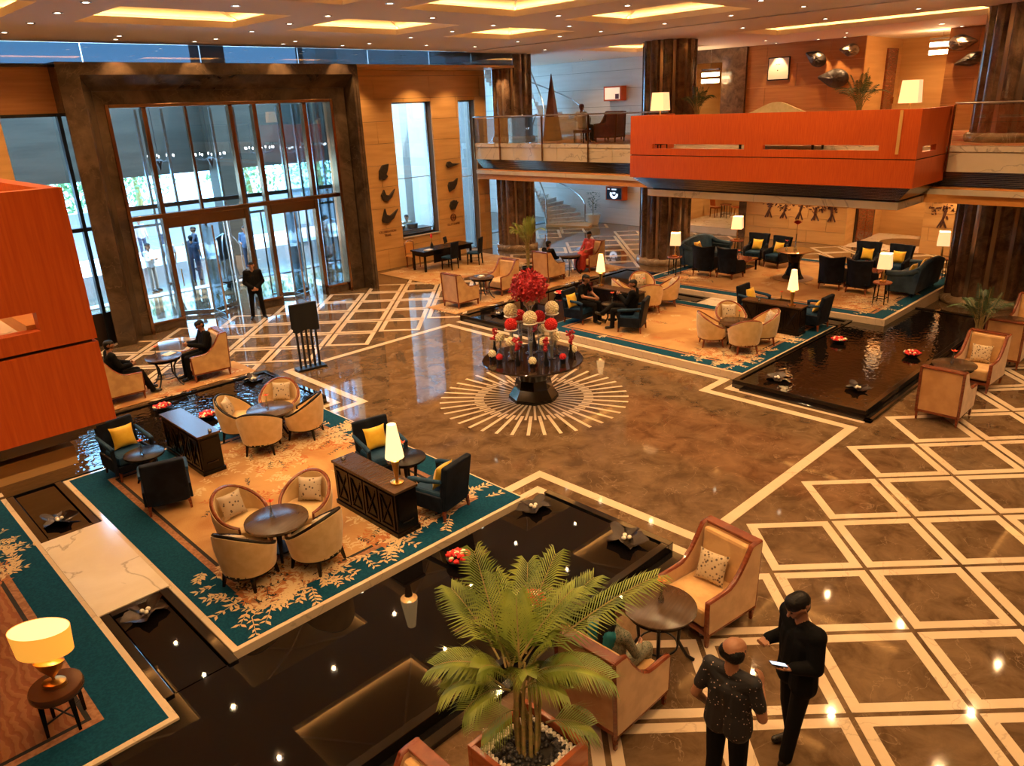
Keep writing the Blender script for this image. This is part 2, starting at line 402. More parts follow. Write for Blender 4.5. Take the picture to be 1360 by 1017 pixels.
# ---- floor with its inlaid marble
floor = struct('floor', 'polished brown marble lobby floor with white lattice inlay', 'floor')
MB().box(-9, 36, -7, 33.6, -0.30, -0.012).build('floor_base', K['brown_dark'], floor)
A_, A1, A2 = 0.868, 0.826, 0.648
def diamond(cx, cy, a): return [(cx + a, cy), (cx, cy + a), (cx - a, cy), (cx, cy - a)]
far_strips = MB(); cells = []
regions = [(10.73, 2.83, -2, 36, -4, 4.62), (10.73, 18.17, 1, 31.2, 16.40, 22.6), (10.73, 18.17, 22.7, 31.0, 22.6, 26.2), (10.73, 2.83, 26.3, 36, 4.62, 16.5)]
for x0, y0, ax, bx, ay, by in regions:
    for i in range(-16, 32):
        for j in range(-10, 12):
            if (i + j) % 2 == 0: continue
            cx, cy_ = x0 + A_ * i, y0 + A_ * j
            if cx - A_ < ax or cx + A_ > bx or cy_ - A_ < ay - 0.05 or cy_ + A_ > by + 0.05: continue
            if in_view(cx, cy_, 0, 1.3): cells.append((math.hypot(cx, cy_), cx, cy_))
cells.sort()
for k, (d, cx, cy_) in enumerate(cells):
    t = MB().prism(diamond(cx, cy_, A2), -0.012, 0.0)
    if k < 290: t.build('marble_tile', K['brown'], floor)
    else:
        if k == 290: far_tiles = MB()
        far_tiles.merge(t)
    o_, i_ = diamond(cx, cy_, A1), diamond(cx, cy_, A2 + 0.004)
    for q in range(4):
        s = MB().prism([o_[q], o_[(q + 1) % 4], i_[(q + 1) % 4], i_[q]], -0.012, 0.001)
        if k < 74: s.build('marble_strip', K['white_marble'], floor)
        else: far_strips.merge(s)
if far_strips.v: tag(far_strips.build('distant_marble_strips', K['white_marble'], floor), kind='stuff')
if len(cells) > 290: tag(far_tiles.build('distant_marble_tiles', K['brown'], floor), kind='stuff')
# filler floor between lattice and plaza
fill = MB()
fill.box(-9, 36, -7, 4.72, -0.012, -0.0045)
fill.box(-9, 31, 16.3, 26.4, -0.012, -0.0045); fill.box(22, 36, 4.72, 16.3, -0.012, -0.0045); fill.box(22.5, 31, 26.4, 33.5, -0.012, -0.0045)
fill.build('marble_margin', K['brown'], floor)
# the plaza
XL, XLi, XR, XRi, YB, YT, YZ0, YZ1 = 8.2, 7.36, 13.3, 14.14, 4.78, 16.2, 7.87, 13.05
outl = [(XL, YB), (XR, YB), (XR, YZ0), (XRi, YZ0), (XRi, YZ1), (XR, YZ1), (XR, YT), (XL, YT), (XL, YZ1), (XLi, YZ1), (XLi, YZ0), (XL, YZ0)]
MB().prism([(7.2, 4.7), (14.3, 4.7), (14.3, 16.3), (7.2, 16.3)], -0.012, 0.0).build('plaza_slab', K['brown'], floor)
def offset_poly(poly, d):
    n = len(poly); out = []
    for i in range(n):
        p0, p1, p2 = Vector(poly[i - 1]), Vector(poly[i]), Vector(poly[(i + 1) % n])
        e1, e2 = (p1 - p0).normalized(), (p2 - p1).normalized()
        n1, n2 = Vector((-e1.y, e1.x)), Vector((-e2.y, e2.x))
        out.append((p1.x + (n1.x + n2.x) * d, p1.y + (n1.y + n2.y) * d))
    return out
ib, ob = offset_poly(outl, 0.085), offset_poly(outl, -0.085)
for i in range(len(outl)):
    j = (i + 1) % len(outl)
    MB().prism([ob[i], ob[j], ib[j], ib[i]], -0.012, 0.0035).build('border_strip', K['white_marble'], floor)
for sx in (1, -1):                                                   # the second line along the ponds
    for sy in (1, -1):
        def Q(x, y): return (10.75 + sx * (x - 10.75), 10.49 + sy * (y - 10.49))
        for x0, x1, y0, y1 in ((7.70, 7.86, 4.70, 7.46), (7.22, 7.86, 7.46, 7.60)):
            a, b = Q(x0, y0), Q(x1, y1)
            MB().box(min(a[0], b[0]), max(a[0], b[0]), min(a[1], b[1]), max(a[1], b[1]), -0.012, 0.0037).build('border_strip', K['white_marble'], floor)
CX, CY = 10.72, 10.40
for k in range(40):                                                  # star of white rays round the centre table
    a = 2 * PI * (k + 0.5) / 40
    for r0, r1, w_, da in ((1.06, 1.99, 0.066, 0), (0.50, 1.26, 0.045, PI / 40)):
        c, s_ = math.cos(a + da), math.sin(a + da)
        q = [(r0, -w_ / 2), (r1, -w_ / 2), (r1, w_ / 2), (r0, w_ / 2)]
        MB().prism([(CX + p[0] * c - p[1] * s_, CY + p[0] * s_ + p[1] * c) for p in q], -0.012, 0.0025 + 0.001 * (da > 0)).build('star_ray', K['white_marble'], floor)

# ---- ponds: black granite curb with water
def pond(label, x0, x1, y0, y1, wmat, curb, wz=0.14, step=None):
    r = struct('pond', label, 'pond')
    cz = wz + 0.03; t = 0.11
    MB().box(x0 + 0.02, x1 - 0.02, y0 + 0.02, y1 - 0.02, -0.2, wz).build('water', wmat, r)
    for side in curb:
        b = {'s': (x0, x1, y0 - t, y0), 'n': (x0, x1, y1, y1 + t), 'w': (x0 - t, x0, y0 - t * ('s' in curb), y1 + t * ('n' in curb)), 'e': (x1, x1 + t, y0 - t * ('s' in curb), y1 + t * ('n' in curb))}[side]
        MB().box(*b, -0.2, cz).build('curb', K['black_granite'], r, bev=0.008)
    for b in step or []: MB().box(*b, -0.1, 0.05).build('step', K['black_granite'], r, bev=0.008)
    return r
pond('still black reflecting pond beside the potted palm', -6, 7.56, 5.0, 7.18, K['water_calm'], 'se', step=[(-6, 7.65, 4.68, 4.88)])
pond('rippled black pond with red reflections beside the brown column', 13.94, 22.0, 4.86, 7.42, K['water_ripple'], 'wsen', step=[(13.72, 22, 4.60, 4.74), (13.72, 13.83, 4.60, 7.3)])
pond('rippled black pond with blue reflections between sofa carpet and seated men', -6, 7.56, 13.72, 16.14, K['water_ripple'], 'sen')
pond('brown reflecting pond behind the red flower centrepiece', 13.94, 21.7, 13.62, 16.2, K['water_calm'], 'wsen')
pond('narrow black pond between the two carpets, north of the marble bridge', 1.80, 2.40, 11.68, 13.6, K['water_calm'], 'swe')
pond('narrow black pond between the two carpets, south of the marble bridge', 1.80, 2.40, 7.12, 9.0, K['water_calm'], 'nwe')
pond('narrow black pond beside the raised lounge, north of its step', 19.12, 19.66, 11.75, 13.5, K['water_calm'], 'swe')
pond('narrow black pond beside the raised lounge, south of its step', 19.12, 19.66, 7.5, 9.2, K['water_calm'], 'nwe')

# ---- carpet platforms
def platform(label, x0, x1, y0, y1, z):
    r = struct('platform', label, 'platform')
    MB().box(x0, x1, y0, y1, -0.2, z).build('plinth', K['white_marble'], r, bev=0.006)
    return r
platform('marble edged platform under the cream chairs and dark consoles', 2.52, 7.24, 7.27, 13.55, RZ - 0.012)
platform('marble edged platform under the gold lamp', -6, 1.70, 6.75, 13.9, RZ - 0.012)
platform('marble edged platform beside the flower centrepiece table', 14.26, 19.0, 7.5, 13.5, RZ - 0.012)
platform('raised marble edged platform under the blue sofas', 19.78, 26.2, 6.62, 14.5, RZ2 - 0.012)
br = struct('bridge', 'veined cream marble bridge between two carpets', 'bridge')
MB().box(1.68, 2.54, 9.12, 11.58, -0.1, RZ - 0.006).build('bridge_slab', K['bridge'], br)
br = struct('bridge', 'pale marble step up to the raised lounge', 'bridge')
MB().box(18.98, 19.80, 9.32, 11.62, -0.1, RZ - 0.002).build('bridge_slab', K['bridge'], br)

def sprig(mb, x, y, z, ang, L, n, w):
    """one flat woven twig with pointed leaves"""
    d = Vector((math.cos(ang), math.sin(ang), 0)); p = Vector((-d.y, d.x, 0)); o = Vector((x, y, z))
    mb.add([o - p * 0.006, o + d * L - p * 0.002, o + d * L + p * 0.002, o + p * 0.006], [(0, 1, 2, 3)], 0)
    for k in range(n):
        t = (k + 0.6) / n
        for s in (-1, 1):
            b = o + d * L * t; a2 = ang + s * R(random.uniform(28, 62)); l = w * random.uniform(0.7, 1.25)
            e = Vector((math.cos(a2), math.sin(a2), 0)); q = Vector((-e.y, e.x, 0)) * l * 0.2
            mb.add([b, b + e * l * 0.4 - q, b + e * l, b + e * l * 0.5 + q], [(0, 1, 2, 3)], 0)
def carpet(label, x0, x1, y0, y1, z, field='carpet', corners=(), border=0.46):
    r = thing('carpet', label, 'carpet', (x0, y0, z - 0.016), 0, 'inset lobby carpets')
    W, H = x1 - x0, y1 - y0
    def frame(name, a, b, t, m):
        mb = MB()
        mb.box(a, W - a, a, b, 0, t); mb.box(a, W - a, H - b, H - a, 0, t); mb.box(a, b, b, H - b, 0, t); mb.box(W - b, W - a, b, H - b, 0, t)
        mb.build(name, m, r)
    frame('border', 0, border, 0.012, K['teal'])
    frame('inner_band', border, border + 0.09, 0.0125, K['carpet_band'])
    frame('line', border + 0.09, border + 0.14, 0.0128, K['carpet_line'])
    b = border + 0.14
    MB().box(b, W - b, b, H - b, 0, 0.0125).build('field', K[field], r)
    ms = {'leaf_cream': MB(), 'leaf_rust': MB(), 'leaf_dark': MB()}
    for (cx, cy_, spread, n) in corners:
        for k in range(int(n * 0.95)):
            px = min(max(random.gauss(cx - x0, spread * 0.5), 0.36), W - 0.36); py = min(max(random.gauss(cy_ - y0, spread * 0.42), 0.36), H - 0.36)
            kind = random.choices(['leaf_cream', 'leaf_rust', 'leaf_dark'], [6, 4, 1])[0]
            if kind != 'leaf_cream': px = min(max(px, border + 0.32), W - border - 0.32); py = min(max(py, border + 0.32), H - border - 0.32)
            zz = {'leaf_cream': 0.0144, 'leaf_rust': 0.0137, 'leaf_dark': 0.0150}[kind] + random.random() * 0.0005
            sprig(ms[kind], px, py, zz, random.uniform(0, 2 * PI), random.uniform(0.20, 0.40), random.randint(3, 5), 0.105 if kind != 'leaf_dark' else 0.06)
    for n_, mb in ms.items():
        if mb.v: tag(mb.build({'leaf_cream': 'cream_leaves', 'leaf_rust': 'rust_leaves', 'leaf_dark': 'dark_twigs'}[n_], K[n_], r), kind='stuff')
    return r
carpet('teal bordered tan carpet with cream leaves under the two cream chair groups', 2.60, 7.20, 7.33, 13.47, RZ, 'carpet',
       [(3.5, 8.0, 1.0, 150), (5.2, 8.0, 0.9, 60), (5.6, 12.0, 1.1, 130), (6.6, 11.6, 0.8, 60), (6.2, 8.2, 0.7, 40), (4.6, 10.4, 1.4, 22)])
carpet('teal bordered rust carpet under the big gold lamp', -5.9, 1.62, 6.82, 13.8, RZ, 'carpet_rust', [(1.2, 11.4, 0.7, 70), (0.6, 12.2, 1.0, 50)])
carpet('teal bordered tan carpet with the two men in dark chairs', 14.33, 18.94, 7.57, 13.45, RZ, 'carpet',
       [(15.4, 8.4, 0.9, 130), (17.3, 8.2, 0.8, 60), (16.2, 11.4, 1.4, 30), (17.4, 12.3, 0.8, 40)], 0.34)
carpet('teal bordered raised carpet under the blue sofas', 19.85, 26.1, 6.7, 14.4, RZ2, 'carpet',
       [(21.2, 7.6, 0.9, 150), (23.2, 7.6, 0.9, 50), (21.2, 13.2, 0.9, 60), (22.6, 10.6, 1.2, 25)], 0.34)
# free lying patterned carpets on the far side
def plain_carpet(label, x0, x1, y0, y1, n=60, field='carpet'):
    r = thing('carpet', label, 'carpet', (x0, y0, 0.002), 0, 'loose lobby carpets')
    W, H = x1 - x0, y1 - y0
    MB().box(0, W, 0, H, 0, 0.010).build('field', K[field], r)
    ms = {'leaf_cream': MB(), 'leaf_rust': MB()}
    for k in range(n):
        kind = random.choice(list(ms)); e = random.choice((0, 1))
        sprig(ms[kind], random.uniform(0.1, W - 0.1), random.uniform(0.1, 0.6) if e else random.uniform(0.2, H - 0.2), 0.0112 + 0.0006 * (kind == 'leaf_cream'), random.uniform(0, 6.28), 0.4, 4, 0.14)
    for n_, mb in ms.items(): tag(mb.build({'leaf_cream': 'cream_leaves', 'leaf_rust': 'rust_leaves'}[n_], K[n_], r), kind='stuff')
plain_carpet('tan leaf patterned carpet under the two men at the glass doors', 3.2, 7.7, 16.85, 18.05, 50)
plain_carpet('tan leaf patterned carpet under the beige chairs by the far pond', 14.2, 22.6, 16.95, 18.3, 90)
plain_carpet('tan leaf patterned carpet under the black desk', 16.4, 21.6, 20.6, 23.9, 90)

# ---- outer shell (keeps the light of the place in)
wl = struct('wall_camera', 'plain wall behind the viewer', 'wall')
MB().box(-9.2, -9, -7, 31, 0, 8.6).build('wall_slab', K['traver'], wl)
MB().box(-9, 36, -7.2, -7, 0, 8.6).build('wall_slab', K['traver'], wl)
MB().box(36, 36.2, -7, 31, 0, 8.6).build('wall_slab', K['traver_amber'], wl)
roof = struct('roof', 'roof slab above the coffered ceiling', 'roof')
MB().box(-9.2, 36.2, -7.2, 24.6, 8.6, 8.7).build('roof_slab', K['ceiling'], roof)

# ---- ceiling with coffers
ceil_ = struct('ceiling', 'warm white ceiling with glowing recessed coffers', 'ceiling')
def tiles_with_holes(x0, x1, y0, y1, holes, z0, z1):
    mb = MB()
    xs = sorted(set([x0, x1] + [h[0] for h in holes] + [h[1] for h in holes]))
    ys = sorted(set([y0, y1] + [h[2] for h in holes] + [h[3] for h in holes]))
    for a, b in zip(xs, xs[1:]):
        for c, d in zip(ys, ys[1:]):
            mx, my = (a + b) / 2, (c + d) / 2
            if any(h[0] < mx < h[1] and h[2] < my < h[3] for h in holes): continue
            mb.box(a, b, c, d, z0, z1)
    return mb
holes = [(a, b, c, d) for a, b in COF_X for c, d in COF_Y]
tiles_with_holes(-9, 20.15, -7, 22.62, holes, CEIL, CEIL + 0.09).build('ceiling_panel', K['ceiling'], ceil_)
MB().box(20.15, 20.21, -7, 22.62, CEIL + 0.02, CEIL + 0.09).build('shadow_gap', K['groove'], ceil_)
mez_holes = [(23.7, 26.5, -2.0, 4.2), (23.7, 26.5, 6.6, 13.6), (24.2, 28.2, 17.2, 20.7)]
tiles_with_holes(20.21, 36, -7, 24.3, mez_holes, CEIL - 0.02, CEIL + 0.09).build('ceiling_panel', K['ceiling'], ceil_)
MB().box(22.7, 36, 24.3, 33.6, CEIL - 0.02, CEIL + 0.09).build('ceiling_panel', K['ceiling'], ceil_)
def coffer(x0, x1, y0, y1, ribs=True, z=CEIL + 0.09, rise=0.42):
    e = 0.20; a, b, c, d = x0 - e, x1 + e, y0 - e, y1 + e; z1 = z + 0.12
    r = ceil_
    mb = MB(); ap = ((a + b) / 2, (c + d) / 2, z1 + rise); cs = [(a, c), (b, c), (b, d), (a, d)]
    for i in range(4):
        j = (i + 1) % 4
        mb.add([(*cs[i], z), (*cs[j], z), (*cs[j], z1), (*cs[i], z1)], [(0, 1, 2, 3)])
        mb.add([(*cs[i], z1), (*cs[j], z1), ap], [(0, 1, 2)])
    mb.build('coffer_vault', K['vault'], r)
    if ribs:
        mr = MB()
        for q in cs: mr.tube([(q[0], q[1], z1 - 0.03), (ap[0], ap[1], ap[2] - 0.03)], 0.03, 4)
        mr.build('coffer_rib', K['ceiling'], r)
    lt = MB(); h = 0.035
    lt.box(a + 0.05, b - 0.05, c + 0.05, c + 0.05 + h, z + 0.005, z + 0.03); lt.box(a + 0.05, b - 0.05, d - 0.05 - h, d - 0.05, z + 0.005, z + 0.03)
    lt.box(a + 0.05, a + 0.05 + h, c + 0.05, d - 0.05, z + 0.005, z + 0.03); lt.box(b - 0.05 - h, b - 0.05, c + 0.05, d - 0.05, z + 0.005, z + 0.03)
    lt.build('cove_light', K['cove'], r)
    lip = MB(); q = 0.06
    lip.box(x0 - q, x1 + q, y0 - q, y0, z, z + 0.05); lip.box(x0 - q, x1 + q, y1, y1 + q, z, z + 0.05); lip.box(x0 - q, x0, y0, y1, z, z + 0.05); lip.box(x1, x1 + q, y0, y1, z, z + 0.05)
    lip.build('coffer_lip', K['ceiling'], r)
for h in holes: coffer(*h)
for h in mez_holes: coffer(*h, ribs=False, rise=0.12)
# recessed downlights
dl = MB().lathe([(0.0, -0.006), (0.045, -0.006), (0.045, 0.0)], 14)
dl_p = dl.build('lens', K['lamp_disc'])
ring = MB().lathe([(0.06, -0.012), (0.09, -0.012), (0.09, 0.0), (0.06, 0.0), (0.06, -0.012)], 16, cap=False)
ring_p = ring.build('trim_ring', K['steel'])
def downlight(x, y, z, label, group):
    t = thing('ceiling_light', label, 'ceiling light', (x, y, z), 0, group)
    for pr in (dl_p, ring_p):
        c = pr.copy() if pr.parent else pr
        if c is not pr: COL.objects.link(c)
        c.parent = t
for p in DOWN:
    if in_view(p[0], p[1], CEIL, 1.3): downlight(p[0], p[1], CEIL, 'small round downlight in the coffered lobby ceiling', 'lobby downlights')
for p in PORTAL_DOWN: downlight(p[0], p[1], CEIL, 'small round downlight right above the dark marble portal', 'portal downlights')
for p in MEZ_DOWN + WASH:
    if p[0] < 32 and in_view(p[0], p[1], CEIL, 1.3): downlight(p[0], p[1], CEIL - 0.02, 'small round downlight in the ceiling above the upper floor', 'upper floor downlights')

# ---- columns
def column(x, y, r, label):
    c = struct('column', label, 'column', (x, y, 0)); n = 96
    def prof(rr, z0, z1, sh):
        pts = []
        for i in range(n):
            a = 2 * PI * i / n; ph = (a * 12 / (2 * PI)) % 1.0
            g = 1.0 - (0.085 if ph < 0.27 else 0.0) + 0.03 * math.sin(PI * max(0, (ph - 0.27) / 0.73))
            pts.append((rr * g * math.cos(a + 0.2), rr * g * math.sin(a + 0.2)))
        return MB().prism(pts, z0, z1)
    shaft = prof(r, 0.15, CEIL, 0); 
    # polished channels between the ribs
    idx = []
    for q, f in enumerate(shaft.f):
        if len(f) == 4:
            i = f[0]; ph = ((i + 0.5) / n * 12) % 1.0
            idx.append(1 if ph < 0.25 else 0)
        else: idx.append(0)
    shaft.mi = idx
    shaft.build('shaft', [K['column'], K['column_strip']], c)
    for z in (0.0, 4.42):
        MB().lathe([(r * 1.10, 0), (r * 1.13, 0.05), (r * 1.13, 0.16), (r * 1.08, 0.22), (r * 0.95, 0.24)], 48, (0, 0, z)).build('base_ring', K['column_base'], c, smooth=True)
    return c
column(23.35, 23.35, 0.80, 'dark ribbed marble column beside the narrow window')
column(24.35, 16.45, 0.92, 'dark ribbed marble column left of the orange balcony')
column(24.5, 5.65, 0.98, 'dark ribbed marble column standing at the red reflecting pond')

# ---- entrance wall
def course_wall(parent, x0, x1, z0, z1, y, holes, m, h=0.80, wd=2.2, t=0.05, axis='y', name='wall_panel'):
    """stone panels with open joints, laid in courses"""
    z = z0; row = 0
    zs = []
    while z < z1 - 0.05: zs.append((z, min(z + h, z1))); z += h
    for (a, b) in zs:
        x = x0 - (wd / 2 if row % 2 else 0); row += 1
        while x < x1 - 0.02:
            p0, p1 = max(x, x0), min(x + wd, x1); x += wd
            segs = [(p0, p1, a, b)]
            for hx0, hx1, hz0, hz1 in holes:
                out = []
                for s in segs:
                    if s[1] <= hx0 or s[0] >= hx1 or s[3] <= hz0 or s[2] >= hz1: out.append(s); continue
                    if s[0] < hx0: out.append((s[0], hx0, s[2], s[3]))
                    if s[1] > hx1: out.append((hx1, s[1], s[2], s[3]))
                    m0, m1 = max(s[0], hx0), min(s[1], hx1)
                    if s[2] < hz0: out.append((m0, m1, s[2], hz0))
                    if s[3] > hz1: out.append((m0, m1, hz1, s[3]))
                segs = out
            for s in segs:
                if s[1] - s[0] < 0.03 or s[3] - s[2] < 0.03: continue
                g = 0.006
                if axis == 'y': MB().box(s[0] + g, s[1] - g, y, y + t, s[2] + g, s[3] - g).build(name, m, parent)
                else: MB().box(y, y + t, s[0] + g, s[1] - g, s[2] + g, s[3] - g).build(name, m, parent)
we = struct('wall_entrance', 'amber travertine entrance wall with dark wall sculptures', 'wall')
WY = 24.3
ho = [(17.96, 19.82, 1.12, 6.1), (21.22, 22.10, 0.02, 6.1)]
bk = MB()
for a, b, c, d in ((14.6, 17.96, 0, 7.22), (17.96, 19.82, 0, 1.12), (17.96, 19.82, 6.1, 7.22), (19.82, 21.22, 0, 7.22), (21.22, 22.10, 6.1, 7.22), (22.10, 22.75, 0, 7.22)):
    bk.box(a, b, WY + 0.05, WY + 0.40, c, d)
bk.build('wall_core', K['joint'], we)
course_wall(we, 14.6, 22.75, 0, 7.22, WY, ho, K['traver'], h=0.78, wd=2.6)
# left side bay beside the portal
wl2 = struct('wall_left', 'dark wood and amber stone wall left of the portal', 'wall')
MB().box(-9, 6.9, 22.45, 22.8, 6.05, 7.22).build('wood_panel', K['wood_panel'], wl2)
MB().box(-9, 4.9, 22.45, 22.8, 0, 6.05).build('stone_panel', K['traver'], wl2)
# clerestory band of blue glass at the top
cl = struct('window_4', 'long strip of blue clerestory glass under the ceiling', 'window')
xs = [-9, -4.5, 0, 4.0, 7.1, 10.2, 13.3, 15.9, 18.5, 20.5, 22.7]
for a, b in zip(xs, xs[1:]):
    MB().box(a + 0.012, b - 0.012, 22.60, 22.63, 7.22, CEIL - 0.004).build('glass_pane', K['glass_blue'], cl)
MB().box(-9, 6.2, 22.4, 22.8, 7.16, 7.22).build('sill_rail', K['bronze_dark'], cl)
sf = struct('trim_1', 'stone ledge between portal wall and clerestory', 'trim')
MB().box(14.6, 22.75, 22.58, 24.7, 7.22, 7.30).build('ledge', K['traver'], sf)

# portal of dark marble
po = struct('door_1', 'tall dark marble portal with bronze framed glass doors', 'door')
X0, X1, ZT = 7.08, 14.72, 6.58
yo, yi, yg = 21.85, 22.40, 22.62
ox0, ox1, oz = 6.36, 14.72, 7.22
# splayed faces
sx0, sx1, sz = 6.70, 14.80, 6.95
for nm, q in (('splay', [(sx0, 0), (X0, 0), (X0, ZT), (sx0, sz)]), ('splay', [(X1, 0), (sx1, 0), (sx1, sz), (X1, ZT)]), ('splay', [(sx0, sz), (X0, ZT), (X1, ZT), (sx1, sz)])):
    fr_ = [(p[0], yo if p[0] in (sx0, sx1) else yi, p[1]) for p in q]
    MB().add(fr_ + [(p[0], p[1] + 0.06, p[2]) for p in fr_], [(0, 1, 2, 3), (7, 6, 5, 4), (0, 4, 5, 1), (1, 5, 6, 2), (2, 6, 7, 3), (3, 7, 4, 0)]).build(nm, K['portal'], po)
MB().box(ox0 - 0.16, ox1 + 0.18, yo - 0.03, yo + 0.02, sz, oz).build('front_face', K['portal'], po)
MB().box(ox0 - 0.16, sx0, yo - 0.03, yo + 0.02, 0, sz).build('front_face', K['portal'], po)
MB().box(sx1, ox1 + 0.18, yo - 0.03, yo + 0.02, 0, sz).build('front_face', K['portal'], po)
MB().box(ox1, ox1 + 0.18, yo, 24.4, 0, oz).build('jamb', K['portal'], po)
MB().box(ox0 - 0.16, ox0, yo, 22.8, 6.05, oz).build('jamb', K['portal'], po)
MB().box(ox0 - 0.16, ox1 + 0.18, yo, 22.9, oz, oz + 0.03).build('head', K['portal'], po)
# flat frame, black trim line, inner bronze frame
for a in ((X0 - 0.05, X0, 0, ZT + 0.05), (X1, X1 + 0.05, 0, ZT + 0.05), (X0, X1, ZT, ZT + 0.05)):
    MB().box(a[0], a[1], yi - 0.012, yi + 0.03, a[2], a[3]).build('dark_trim', K['groove'], po)
GX0, GX1, GZ = 7.42, 14.12, 6.16
for a in ((X0, GX0 - 0.06, 0, ZT), (GX1 + 0.06, X1, 0, ZT), (GX0 - 0.06, GX1 + 0.06, GZ + 0.06, ZT)):
    MB().box(a[0], a[1], yi + 0.03, yi + 0.35, a[2], a[3]).build('marble_frame', K['portal'], po)
for a in ((GX0 - 0.10, GX0, 0, GZ + 0.1), (GX1, GX1 + 0.10, 0, GZ + 0.1), (GX0, GX1, GZ, GZ + 0.10)):
    MB().box(a[0], a[1], yi - 0.02, yi + 0.42, a[2], a[3]).build('bronze_frame', K['bronze'], po, bev=0.015)
mull = [8.38, 10.86, 11.62, 13.32]
yg = 22.74
xsM = [GX0] + mull + [GX1]
for x in mull: MB().box(x - 0.065, x + 0.065, yg - 0.12, yg + 0.10, 0, GZ).build('mullion', K['bronze'], po, bev=0.012)
for x in (9.55, 12.5): MB().box(x - 0.03, x + 0.03, yg - 0.06, yg + 0.05, 3.25, GZ).build('mullion', K['bronze'], po)
MB().box(GX0, GX1, yg - 0.13, yg + 0.10, 3.18, 3.31).build('transom', K['bronze'], po, bev=0.012)
for a, b in ((8.45, 10.80), (11.70, 13.25)): MB().box(a, b, yg - 0.10, yg + 0.3, 2.88, 3.18).build('door_head', K['bronze'], po)
for a, b in zip(xsM, xsM[1:]):
    MB().box(a + 0.05, b - 0.05, yg - 0.008, yg + 0.004, 3.31, GZ).build('glass_pane', K['glass'], po)
for a, b in ((GX0, 8.38), (10.86, 11.62), (13.32, GX1)):
    MB().box(a + 0.05, b - 0.05, yg - 0.008, yg + 0.004, 0.30, 3.18).build('glass_pane', K['glass'], po)
    MB().box(a, b, yg - 0.22, yg + 0.10, 0.0, 0.22).build('kick_plinth', K['portal'], po)
    MB().box(a, b, yg - 0.24, yg + 0.10, 0.22, 0.30).build('kick_rail', K['bronze'], po, bev=0.01)
def revolving(cx, w_):
    """three wing glass door with steel posts"""
    cyy = yg + 0.55
    MB().lathe([(0.035, 0), (0.035, 2.88)], 12, (cx, cyy, 0)).build('door_post', K['steel'], po, smooth=True)
    for k in range(3):
        a = R(25 + 120 * k); d = Vector((math.cos(a), math.sin(a), 0)); L = w_
        rot = Matrix.Rotation(a, 3, 'Z')
        MB().cbox(Vector((cx, cyy, 1.46)) + d * L / 2, (L - 0.1, 0.012, 2.66), rot).build('door_wing', K['glass'], po)
        MB().cbox(Vector((cx, cyy, 1.45)) + d * L, (0.05, 0.05, 2.84), rot).build('door_stile', K['steel'], po)
        MB().cbox(Vector((cx, cyy, 0.09)) + d * L / 2, (L, 0.05, 0.14), rot).build('door_rail', K['steel'], po)
        MB().tube([Vector((cx, cyy, 0.95)) + d * L * 0.7 + Vector((-d.y, d.x, 0)) * 0.05, Vector((cx, cyy, 1.5)) + d * L * 0.7 + Vector((-d.y, d.x, 0)) * 0.05], 0.018, 8).build('door_handle', K['brass'], po, smooth=True)
revolving(9.62, 1.08); revolving(12.48, 0.75)
# outer screen of the vestibule
vs = struct('window_5', 'outer bronze and steel glazed screen of the vestibule', 'window')
yv = 25.9
for x in (7.42, 8.4, 9.3, 10.1, 10.9, 11.7, 12.5, 13.3, 14.12): MB().box(x - 0.04, x + 0.04, yv - 0.05, yv + 0.05, 0, GZ).build('mullion', K['steel'], vs)
MB().box(7.42, 14.12, yv - 0.06, yv + 0.06, 3.15, 3.28).build('transom', K['bronze_dark'], vs)
MB().box(7.42, 14.12, yv - 0.06, yv + 0.06, 2.6, 2.68).build('transom', K['steel'], vs)
for x in (7.42, 14.12):
    for yy in (23.8, 24.8): MB().box(x - 0.04, x + 0.04, yy - 0.05, yy + 0.05, 0, GZ).build('mullion', K['steel'], vs)
    MB().box(x - 0.01, x + 0.01, 22.9, yv, 0.1, GZ).build('glass_pane', K['glass'], vs)
# window left of the portal
w1 = struct('window_1', 'tall side window with black mullion left of the portal', 'window')
MB().box(6.13, 6.22, 22.32, 22.5, 0, 6.05).build('mullion', K['black_metal'], w1)
MB().box(4.9, 6.96, 22.34, 22.5, 3.12, 3.22).build('transom', K['black_metal'], w1)
MB().box(4.9, 6.96, 22.34, 22.5, 6.0, 6.08).build('head_rail', K['black_metal'], w1)
for a, b in ((4.9, 6.13), (6.22, 6.94)):
    MB().box(a, b, 22.42, 22.43, 0.9, 3.12).build('glass_pane', K['glass'], w1)
    MB().box(a, b, 22.42, 22.43, 3.22, 6.0).build('glass_pane', K['glass'], w1)
    MB().box(a, b, 22.38, 22.46, 0, 0.9).build('kick_panel', K['bronze_dark'], w1)
# tall window in the stone wall and its neighbour
def tall_window(name, label, x0, x1, z0, z1, bar):
    r = struct(name, label, 'window')
    for a in ((x0, x0 + 0.05, z0, z1), (x1 - 0.05, x1, z0, z1), (x0, x1, z0, z0 + 0.05), (x0, x1, z1 - 0.05, z1)):
        MB().box(a[0], a[1], WY + 0.28, WY + 0.38, a[2], a[3]).build('window_frame', K['steel'], r)
    if bar: MB().box(x0, x1, WY + 0.31, WY + 0.34, bar, bar + 0.03).build('glazing_bar', K['steel'], r)
    MB().box(x0 + 0.05, x1 - 0.05, WY + 0.32, WY + 0.33, z0 + 0.05, z1 - 0.05).build('glass_pane', K['glass'], r)
    MB().box(x0 - 0.02, x1 + 0.04, WY - 0.04, WY + 0.38, z0 - 0.05, z0).build('window_sill', K['white_marble'], r)
tall_window('window_2', 'tall window in the amber stone wall', 17.96, 19.82, 1.12, 6.1, 3.3)
tall_window('window_3', 'narrow tall window beside the far column', 21.22, 22.10, 0.06, 6.1, 3.1)

